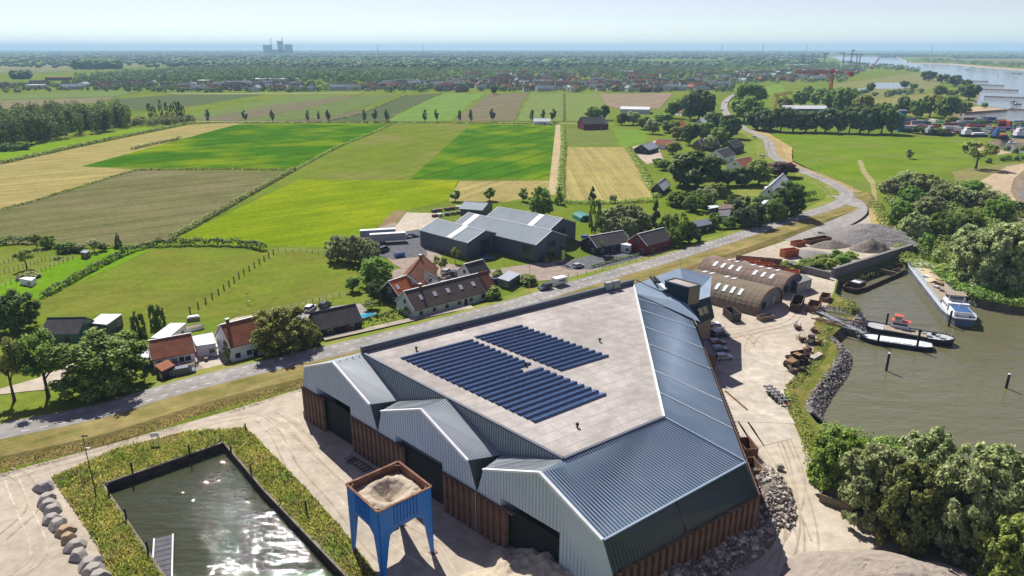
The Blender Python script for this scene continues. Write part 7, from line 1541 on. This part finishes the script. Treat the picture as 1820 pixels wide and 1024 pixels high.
# belts and parkland around the town
def W(name, px, n, h, w, k, label, seed, sub=2, cards_=0):
    P = rand_in(pts(px), n, np.random.default_rng(seed))
    if cards_: return card_wood(name, P, h, w, cards_, 2.2, Lf[k], label, seed)
    return blob_wood(name, P, h, w, Lf[k], label, seed, sub)
W('town_edge_wood', [(130,152),(330,150),(560,146),(700,150),(700,128),(420,122),(330,125),(140,140)], 1300, 16, 16, 'a', 'broad belt of trees left of the town', 11, 2, 60)
W('square_wood', [(131,124),(212,123),(212,114),(140,112)], 420, 24, 22, 'c', 'square dark wood on the far left', 12)
W('small_square_wood', [(20,141),(56,141),(54,136),(22,137)], 60, 15, 14, 'c', 'small square copse on the far left', 13)
W('poplar_belt', [(420,122),(640,124),(800,126),(800,113),(620,107),(400,112)], 800, 17, 20, 'a', 'long belt of poplars behind the town', 14)
W('poplar_belt', [(640,138),(780,140),(760,128),(650,126)], 300, 16, 14, 'b', 'paler tree belt above the left of the town', 15, 2, 50)
W('town_trees', [(560,164),(900,164),(1300,164),(1310,140),(1250,118),(900,114),(700,122),(560,148)], 2900, 9.5, 12, 'a', 'trees scattered between the town houses', 16, 2, 34)
W('town_trees', [(1280,160),(1340,150),(1500,146),(1540,124),(1480,112),(1200,109),(1220,125)], 1300, 10, 13, 'b', 'trees around the shipyard quarter', 17, 2, 34)
W('hedgerow_trees', [(-60,168),(130,162),(300,164),(300,152),(120,148),(-60,156)], 200, 7, 8, 'a', 'trees round the far left hamlet', 18, 2, 34)
W('hedgerow_trees', [(300,165),(560,164),(560,150),(300,150)], 260, 7, 8, 'a', 'trees between the terraces left of the town', 28, 2, 34)
W('left_far_trees', [(-100,120),(130,121),(330,112),(330,108),(-100,110)], 260, 12, 22, 'a', 'far tree rows on the left', 19, 1)
W('far_bank_trees', [(1628,110.5),(1690,112.2),(1752,117),(1850,123),(1850,116),(1740,111),(1640,105)], 110, 14, 20, 'b', 'trees on the far river bank', 20, 2, 60)
W('river_trees', [(1496,109),(1540,114.5),(1600,117.5),(1640,125),(1630,129),(1560,123),(1500,116)], 160, 9, 11, 'a', 'trees between the shipyard and the river', 21, 2, 40)
W('marsh_trees', [(1470,168),(1540,176),(1640,168),(1640,164),(1560,166),(1480,160)], 40, 7, 9, 'b', 'scrub in the marsh meadow', 22, 2, 60)
for k, (y0, y1, n) in enumerate(((103.5, 99, 520), (109, 104, 620), (115, 109.5, 560), (121, 115.5, 420))):
    d = at(900, y0).y; P = rand_in(pts([(240 if k > 1 else -100, y0), (1300 if k > 2 else 1450, y0), (1450, y1), (-100 if k < 2 else 330, y1)]), n, rng)
    P = P[np.array([mnoise.noise(Vector((p[0] * .0016, p[1] * .0016, k))) > -.12 for p in P])]; blob_wood('far_parkland', P, 15, d * .0062 + 6, Lf['c' if k % 2 else 'a'], 'far belt of trees behind the town, %s from the horizon' % ORD[k], 600 + k, 2)
for k in range(26):
    y = 91.2 + 13 * (k / 25) ** 1.6; x0 = rng.uniform(-200, 1200); wd = rng.uniform(200, 900)
    if k % 2 == 0: x0, wd = -300, 1790
    th = .25 + .05 * (y - 90)
    px = [(x0, y), (min(1470, x0 + wd), y), (min(1470, x0 + wd), y - th), (x0, y - th)]
    d = at(900, y).y; P = rand_in(pts(px), int(150 + wd * .25), rng); blob_wood('horizon_wood', P, 15, d * .006, Lf['a' if k % 3 else 'c'], 'hazy strip of distant woods, %s from the horizon' % ORD[k], 300 + k, 1)
for k, (x0, x1, y) in enumerate(((1480, 1830, 96.5), (1560, 1830, 101), (1470, 1900, 92.5), (1690, 1900, 104), (1500, 1640, 98.2))):
    P = rand_in(pts([(x0, y), (x1, y), (x1, y - .6), (x0, y - .6)]), 260, rng); blob_wood('river_horizon_wood', P, 14, at(900, y).y * .005, Lf['a'], 'hazy wood beyond the river, %s strip' % ORD[k], 400 + k, 1)
# --- town houses, one object each
def town_mesh(L_, W_, e, r, mw, mr):
    b = MB(); w, h = W_/2, L_/2; b.xprism([(-w, 0), (w, 0), (w, e), (-w, e)], -h, h, 0, 'x')
    b.add([(-h, -w-.3, e-.1), (h, -w-.3, e-.1), (h, 0, r), (-h, 0, r), (-h, w+.3, e-.1), (h, w+.3, e-.1)], [(0,1,2,3), (3,2,5,4)], 1); b.add([(-h, -w, e), (-h, w, e), (-h, 0, r)], [(0, 2, 1)], 0); b.add([(h, -w, e), (h, w, e), (h, 0, r)], [(0, 1, 2)], 0)
    n = max(1, int(L_ / 3))
    for s in (-1, 1):
        for k in range(n):
            x = -h + L_ * (k + .5) / n
            for z in (1.3, 3.7) if e > 4.5 else (1.3,): b.add([(x-.7, s*(w+.03), z-.5), (x+.7, s*(w+.03), z-.5), (x+.7, s*(w+.03), z+.7), (x-.7, s*(w+.03), z+.7)], [(0,1,2,3)], 2)
    b.box((h*.5, 0, r + .3), (.8, .8, 1.4), 1)
    return b.mesh('town_house', [mw, mr, m_win])
m_tb = mat('town_brick', (0.25, 0.17, 0.125), (0.19, 0.13, 0.10), scale=.2); m_tw = mat('town_white', (0.60, 0.59, 0.57), scale=.2)
roofs = [('red', m_red, m_tb), ('brown', m_brt, m_tb), ('dark', m_grt, m_tb), ('brown', m_red2, m_tw), ('grey', m_gr2, m_tw), ('dark', m_grt, m_tw)]
protos = [(c, town_mesh(L_, W_, e, r, mw, mr)) for (c, mr, mw) in roofs for (L_, W_, e, r) in ((10, 8, 4.8, 8.6), (30, 9, 5.4, 9.2), (18, 8.5, 5.2, 9.0))]
zones = [([(590,163),(900,163.5),(1290,163.5),(1300,150),(900,146),(590,156)], 130, (0, 4)), ([(780,146),(1300,149),(1330,132),(1000,126),(780,134)], 75, (0, 6)), ([(1300,152),(1480,142),(1540,128),(1440,124),(1310,134)], 50, (0, 6)), ([(318,163),(560,162),(560,152),(330,153)], 30, (2, 6)), ([(-30,164),(100,160),(300,158),(290,150),(60,150),(-30,155)], 15, (0, 6))]
nh = 0
for zi, (px, n, rg) in enumerate(zones):
    P = rand_in(pts(px), n, np.random.default_rng(500 + zi)); zn = ['at the near edge of the town', 'in the middle of the town', 'by the shipyard quarter', 'in the terraces left of the town', 'in the far left hamlet'][zi]
    for (x, y) in P:
        c, me = random.choice(protos); c_, _ = c, 0
        if rg[0] == 2 and c in ('red', 'orange'): c, me = protos[8]
        o = link('town_house', me, None, (x, y, 0), random.choice([.15, .15, .2, 1.7, .9]) + random.uniform(-.1, .1)); o.scale = (1.15, 1.15, 1.1)
        tag(o, 'small distant house with %s roof %s' % (c, zn), 'house', '%s-roofed houses %s' % (c, zn)); nh += 1
for k, (px, n) in enumerate((([(590,162),(1290,162),(1300,148),(900,142),(590,154)], 170), ([(1290,150),(1480,140),(1540,126),(1440,120),(1310,130)], 110), ([(330,161),(560,161),(560,153),(330,154)], 40))):
    mb = MB(); P = rand_in(pts(px), n, np.random.default_rng(900 + k))
    for (x, y) in P:
        an = random.choice([.15, .2, 1.7, .9]); L_, W_, e, r_ = random.choice([(10, 8, 5, 9), (26, 9, 5.5, 9.5), (14, 8, 5, 9)]); ca, sa = math.cos(an), math.sin(an); mi = random.choice([1, 1, 2, 3, 2]); T_ = lambda p: (x + p[0]*ca - p[1]*sa, y + p[0]*sa + p[1]*ca, p[2]); h, w_ = L_/2, W_/2
        mb.add([T_(p) for p in ((-h,-w_,0),(h,-w_,0),(h,w_,0),(-h,w_,0),(-h,-w_,e),(h,-w_,e),(h,w_,e),(-h,w_,e))], [(0,1,5,4),(1,2,6,5),(2,3,7,6),(3,0,4,7)], 0); mb.add([T_(p) for p in ((-h,-w_-.3,e-.1),(h,-w_-.3,e-.1),(h,0,r_),(-h,0,r_),(-h,w_+.3,e-.1),(h,w_+.3,e-.1))], [(0,1,2,3),(3,2,5,4),(0,3,4),(1,5,2)], mi)
    stuff(mb.build('town_roofscape', [m_tw, m_grt, m_gr2, m_red2]), ['mass of small roofs across the far town', 'mass of small roofs round the shipyard', 'mass of small roofs in the left terraces'][k], 'town')
m_ws = mat('far_white_roof', (0.66, 0.66, 0.66), scale=.05)
for k, (x, y, wp, dp, lb) in enumerate(((950, 110.5, 50, 60, 'long white warehouse in the middle of the far town'), (1000, 112, 20, 50, 'white warehouse right of the long one'), (1045, 114, 26, 40, 'white shed behind the town trees'), (498, 112, 38, 40, 'pale greenhouse strip behind the poplar belt'), (582, 112, 14, 40, 'small white hall behind the poplar belt'), (880, 113.5, 24, 40, 'white hall left of the long warehouse'), (276, 109, 18, 50, 'white farm hall on the far left'), (228, 112, 14, 50, 'small far hall among fields'), (485, 146, 78, 34, 'pale terrace row of flat roofs left of the town'), (360, 149, 20, 26, 'bright flat roof in the terraces'), (216, 150.5, 36, 26, 'dark-fronted farm hall in the far left hamlet'), (100, 143, 40, 20, 'row of orange roofs in the far left hamlet'), (1420, 118, 36, 46, 'white shipyard hall by the river'), (1450, 113, 24, 46, 'blue-grey shipyard hall by the cranes'), (1508, 117, 26, 40, 'white boat hall at the river bank'), (1400, 103, 60, 120, 'distant pale greenhouse complex beyond town'), (60, 158, 30, 16, 'white hall roof at the far left'), (1120, 131, 16, 24, 'white school roof in the town'))):
    b = at(x, y); w_ = wp * (b.y * _c) / FPX; t = thing('far_hall', lb, 'hall', b, 0); MB().box((0, dp*.5, 3.2), (w_, dp, 6.4)).build('wall', m_slate if k % 2 else m_tw, t); MB().box((0, dp*.5, 6.7), (w_ + 1, dp + 1, .6)).build('roof', m_ws if k not in (11,) else m_orange, t)
    wn2 = MB()
    for i in range(max(2, int(w_ / 8))): wn2.box((-w_/2 + w_*(i+.5)/max(2, int(w_/8)), -.05, 3), (3, .1, 2))
    stuff(wn2.build('window_row', m_win, t))
# --- cranes
m_cr = flat('crane_red', (0.42, 0.06, 0.04), .6); m_cy = flat('crane_yellow', (0.50, 0.30, 0.05), .6); m_cb = flat('crane_steel_blue', (0.10, 0.13, 0.18), .6)
def lattice(mb, a, b, w, n=14, r=.16):
    a, b = Vector(a), Vector(b); d = (b - a).normalized(); s1 = d.orthogonal().normalized() * w / 2; s2 = d.cross(s1).normalized() * w / 2; c = [s1 + s2, s1 - s2, -s1 - s2, -s1 + s2]
    for q in c: mb.bar(a + q, b + q, r, r)
    for i in range(n):
        for k in range(4): mb.bar(a.lerp(b, i/n) + c[k], a.lerp(b, (i+1)/n) + c[(k+1) % 4], r*.6, r*.6)
def tower_crane(p, ytop, left_px, right_px, m, label, w=2.6):
    b = at(*p); h = z_of(b, ytop); sc = (b.y * _c) / FPX; t = thing('tower_crane', label, 'crane', b); x = MB(); lattice(x, (0,0,0), (0,0,h), w, 16, .55); x.build('mast', m, t); zj = h - 4
    x = MB(); lattice(x, (0,0,zj), ((left_px - p[0]) * sc, 0, zj), 2.2, 22, .5); x.build('jib', m, t); x = MB(); lattice(x, (0,0,zj), ((right_px - p[0]) * sc, 0, zj - 1), 2.0, 8, .3); x.box(((right_px - p[0]) * sc * .85, 0, zj - 2.5), (5, 3, 5)); x.build('counter_jib', m, t); MB().box((1.8, -1, zj - 2), (2, 2, 2.6)).build('cab', m_ww, t); MB().box((0,0,.6), (6, 6, 1.2)).build('base', m_conc, t)
tower_crane((1471, 194), 122, 1404, 1510, m_cr, 'tall red tower crane behind the dark tree row')
t = thing('gantry_crane', 'yellow gantry crane at the shipyard left of the red tower crane', 'crane', at(1385, 197)); x = MB(); lattice(x, (-6,0,0), (-4,0,18), 2, 8, .35); lattice(x, (6,0,0), (4,0,18), 2, 8, .35); x.build('legs', m_cy, t); x = MB(); lattice(x, (-9,0,18), (14,3,21), 2.4, 10, .4); x.build('girder', m_cy, t)
for k, (x_, y_, yt, jl) in enumerate(((1427, 116, 97, -6), (1442, 115, 96, 5), (1464, 117, 94, 8), (1498, 114, 93, -9), (1511, 119, 88, 5), (1521, 119, 95, -12), (1526, 120, 96, 6))):
    b = at(x_, y_); h = z_of(b, yt); sc = (b.y * _c) / FPX; t = thing('harbour_crane', '%s slender dark crane from the left at the river shipyard' % ORD[k].capitalize(), 'crane', b, 0, 'shipyard cranes by the river'); m_ = MB(); lattice(m_, (0,0,0), (0,0,h), 3.2, 6, .7); m_.build('mast', m_cb, t); m_ = MB(); lattice(m_, (0,0,h*.92), (jl*sc, 0, h*.95), 2.2, 4, .6); m_.build('jib', m_cb, t)
t = thing('derrick_crane', 'slanted red derrick crane at the river shipyard', 'crane', at(1549, 123)); m_ = MB(); sc = at(1549, 123).y * _c / FPX; lattice(m_, (0,0,4), (10*sc, 0, z_of(at(1549,123), 104)), 3, 6, .8); m_.build('boom', m_cr, t); MB().box((0,0,3), (12, 8, 6)).build('machine_house', m_cr, t)
# --- container terminal and moored ships by the bay
cc = [('white', (.62,.62,.62)), ('blue', (.03,.09,.25)), ('navy', (.02,.035,.09)), ('red', (.36,.04,.03)), ('grey', (.22,.23,.25)), ('green', (.05,.16,.12)), ('rust', (.2,.08,.05))]
def cont_mesh(m):
    b = MB(); b.box((0,0,1.3), (12.2, 2.44, 2.6))
    for k in range(16):
        for s in (-1, 1): b.box((-5.7 + .76*k, s*1.24, 1.3), (.25, .06, 2.3))
    return b.mesh('shipping_container', m)
cms = [(n, cont_mesh(flat('container_' + n, c))) for n, c in cc]; rr = random.Random(12)
for k in range(64):
    x = rr.uniform(1604, 1830); y = rr.uniform(217, 238); n, me = rr.choice(cms); lv = rr.choice([0, 0, 1]); q = at(x, y, 0); o = link('shipping_container', me, None, (q.x, q.y, .1 + 2.65 * lv), R(rr.choice([-4, -2, 0, 3, 88]))); tag(o, '%s container stacked on the river terminal' % n, 'container', '%s containers on the river terminal' % n)
    if lv: o2 = link('shipping_container', rr.choice(cms)[1], None, (q.x, q.y, .1), o.rotation_euler.z); tag(o2, 'bottom container under another on the river terminal', 'container', 'bottom containers on the river terminal')
for k, (x0, x1, y, mh, ms_, lb) in enumerate(((1706, 1756, 243, m_navy, m_ww, 'white-topped ship moored at the container quay, left'), (1762, 1792, 246, m_navy, m_bpaint, 'blue work ship with tall superstructure at the container quay'), (1798, 1850, 245, m_bpaint, m_ww, 'white and blue ship at the right end of the container quay'), (1640, 1698, 240, m_hulk, m_deck, 'dark barge moored at the left of the container quay'))):
    a, b = at(x0, y, 0), at(x1, y, 0); L_ = (b - a).length; t = thing('moored_ship', lb, 'ship', ((a.x+b.x)/2, (a.y+b.y)/2, -.6), math.atan2((b-a).y, (b-a).x)); up, h_ = hull_(t, L_, 7, 2.6, 0, mh, m_deck, .2, .1); rail(up, t, mh, .3, .3); MB().box((-L_*.3, 0, 4.4), (L_*.24, 5, 3.6)).build('superstructure', ms_, t); MB().box((-L_*.3, 0, 7.2), (L_*.12, 4, 2.2)).build('wheelhouse', ms_, t); MB().box((-L_*.3, -2.03, 7.4), (L_*.11, .1, 1.0)).build('window', m_win, t); MB().box((L_*.12, 0, 3.2), (L_*.4, 4.6, 1.4)).build('cargo', [m_ws, m_cr, m_deck, m_rust][k], t); MB().tube((-L_*.3, 0, 8), (-L_*.3, 0, 12), .15).build('mast', m_white, t)
t = thing('silo_tower', 'blue steel silo tower at the left end of the terminal', 'tower', at(1598, 234)); MB().box((0,0,9), (5, 5, 18)).build('silo', flat('silo_blue', (.04,.16,.30)), t); MB().box((0,0,18.4), (5.6, 5.6, .8)).build('cap', m_steel, t)
# --- groynes, boats on the river
for k, (a, b) in enumerate((((1722, 143.5), (1757, 144.2)), ((1736, 150), (1784, 151.6)), ((1738, 157.5), (1810, 160)), ((1750, 170.5), (1830, 173.5)), ((1786, 193.8), (1840, 194.8)))):
    p, q = at(*a, -1.2), at(*b, -1.2); d = q - p; n = 24; t = MB(); vs = []; u = Vector((-d.y, d.x, 0)).normalized(); fs = []
    for i in range(n + 1):
        c = p.lerp(q, i/n); j = rr.uniform(-.3, .3)
        for o_, z in ((-4, -2.6), (-1.6, -.9 + j*.5), (1.6, -.9 - j*.5), (4, -2.6)): vs.append((c.x + u.x*o_ + j, c.y + u.y*o_, z))
    fs = [(4*i+k2, 4*i+k2+1, 4*i+k2+5, 4*i+k2+4) for i in range(n) for k2 in range(3)]; tag(t.add(vs, fs).build('groyne', mat('groyne_stone', (0.13, 0.12, 0.105), (0.09, 0.085, 0.075), scale=.3, coord='pos')), '%s stone groyne in the river, counting from the far end' % ORD[k].capitalize(), 'groyne', 'stone groynes in the river')
def river_boat(p, L_, m, label, rz=0.0):
    t = thing('river_boat', label, 'boat', at(*p, Z_W), rz); hull_(t, L_, L_*.2, L_*.04 + .4, 0, m, m_ww); MB().box((-L_*.15, 0, L_*.06 + .8), (L_*.3, L_*.13, 1.4)).build('cabin', m_ww, t); MB().box((-L_*.15, -L_*.067, L_*.06 + 1.0), (L_*.24, .05, .6)).build('window', m_win, t)
river_boat((1622, 110), 70, m_rust, 'red-brown barge far out on the river', .2); river_boat((1720, 124), 26, m_ww, 'white motor yacht on the upper river', .3); river_boat((1808, 131), 30, m_ww, 'white speedboat near the right edge of the river', 2.8); river_boat((1802, 181), 10, m_navy, 'dark small boat between the groynes', .2); river_boat((1809, 185.5), 12, m_navy, 'second dark small boat between the groynes', .1); river_boat((1800, 192), 9, m_ww, 'white small boat at the spit groyne', .5); river_boat((1798, 255), 9, m_ww, 'small white boat in the terminal bay', .2)
# --- power station on the horizon and thin masts
m_ps = flat('power_station_concrete', (0.30, 0.32, 0.35), .8); B0 = at(500, 97.6); ps_ = (B0.y * _c) / FPX; t = thing('power_station', 'hazy power station with two chimneys on the horizon', 'power station', B0); base_z = lambda y: z_of(B0, y)
for nme, x, w_, yt in (('turbine_hall', 477, 15, 80), ('boiler_house', 500, 9, 73), ('cooling_block', 514, 13, 79), ('low_hall', 492, 30, 88)): MB().box(((x-500)*ps_, 0, base_z(yt)/2), (w_*ps_, 34, base_z(yt))).build(nme, m_ps, t)
for x, yt in ((483, 67), (503, 66)): MB().tube(((x-500)*ps_, 18, 0), ((x-500)*ps_, 18, base_z(yt)), 5.5, 3, 10).build('chimney', m_ps, t)
for k, (x, yt) in enumerate(((672, 79), (752, 80), (1282, 79), (1355, 78), (1432, 79), (1655, 79))):
    b = at(x, 97); h = z_of(b, yt); t = thing('lattice_mast', '%s thin lattice mast from the left on the horizon' % ORD[k].capitalize(), 'mast', b, 0, 'thin masts on the horizon'); m_ = MB(); lattice(m_, (0,0,0), (0,0,h), 5, 6, 1.2); m_.build('tower', m_ps, t)
# --- the air: even haze round everything
hz = MB().box((0, 15025, 93), (60600, 31000, 194)).build('haze', []); hz['kind'] = 'stuff'; hz['label'] = 'pale summer haze over the whole landscape'; hz['category'] = 'haze'
hm = bpy.data.materials.new('haze_air'); hm.use_nodes = True; nt = hm.node_tree; nt.nodes.clear(); pv = nd(nt, 'ShaderNodeVolumePrincipled'); pv.inputs['Color'].default_value = (0.46, 0.70, 1.0, 1); pv.inputs['Density'].default_value = 0.000085; pv.inputs['Anisotropy'].default_value = 0.0
no = nd(nt, 'ShaderNodeOutputMaterial'); nt.links.new(pv.outputs[0], no.inputs['Volume']); hz.data.materials.append(hm)
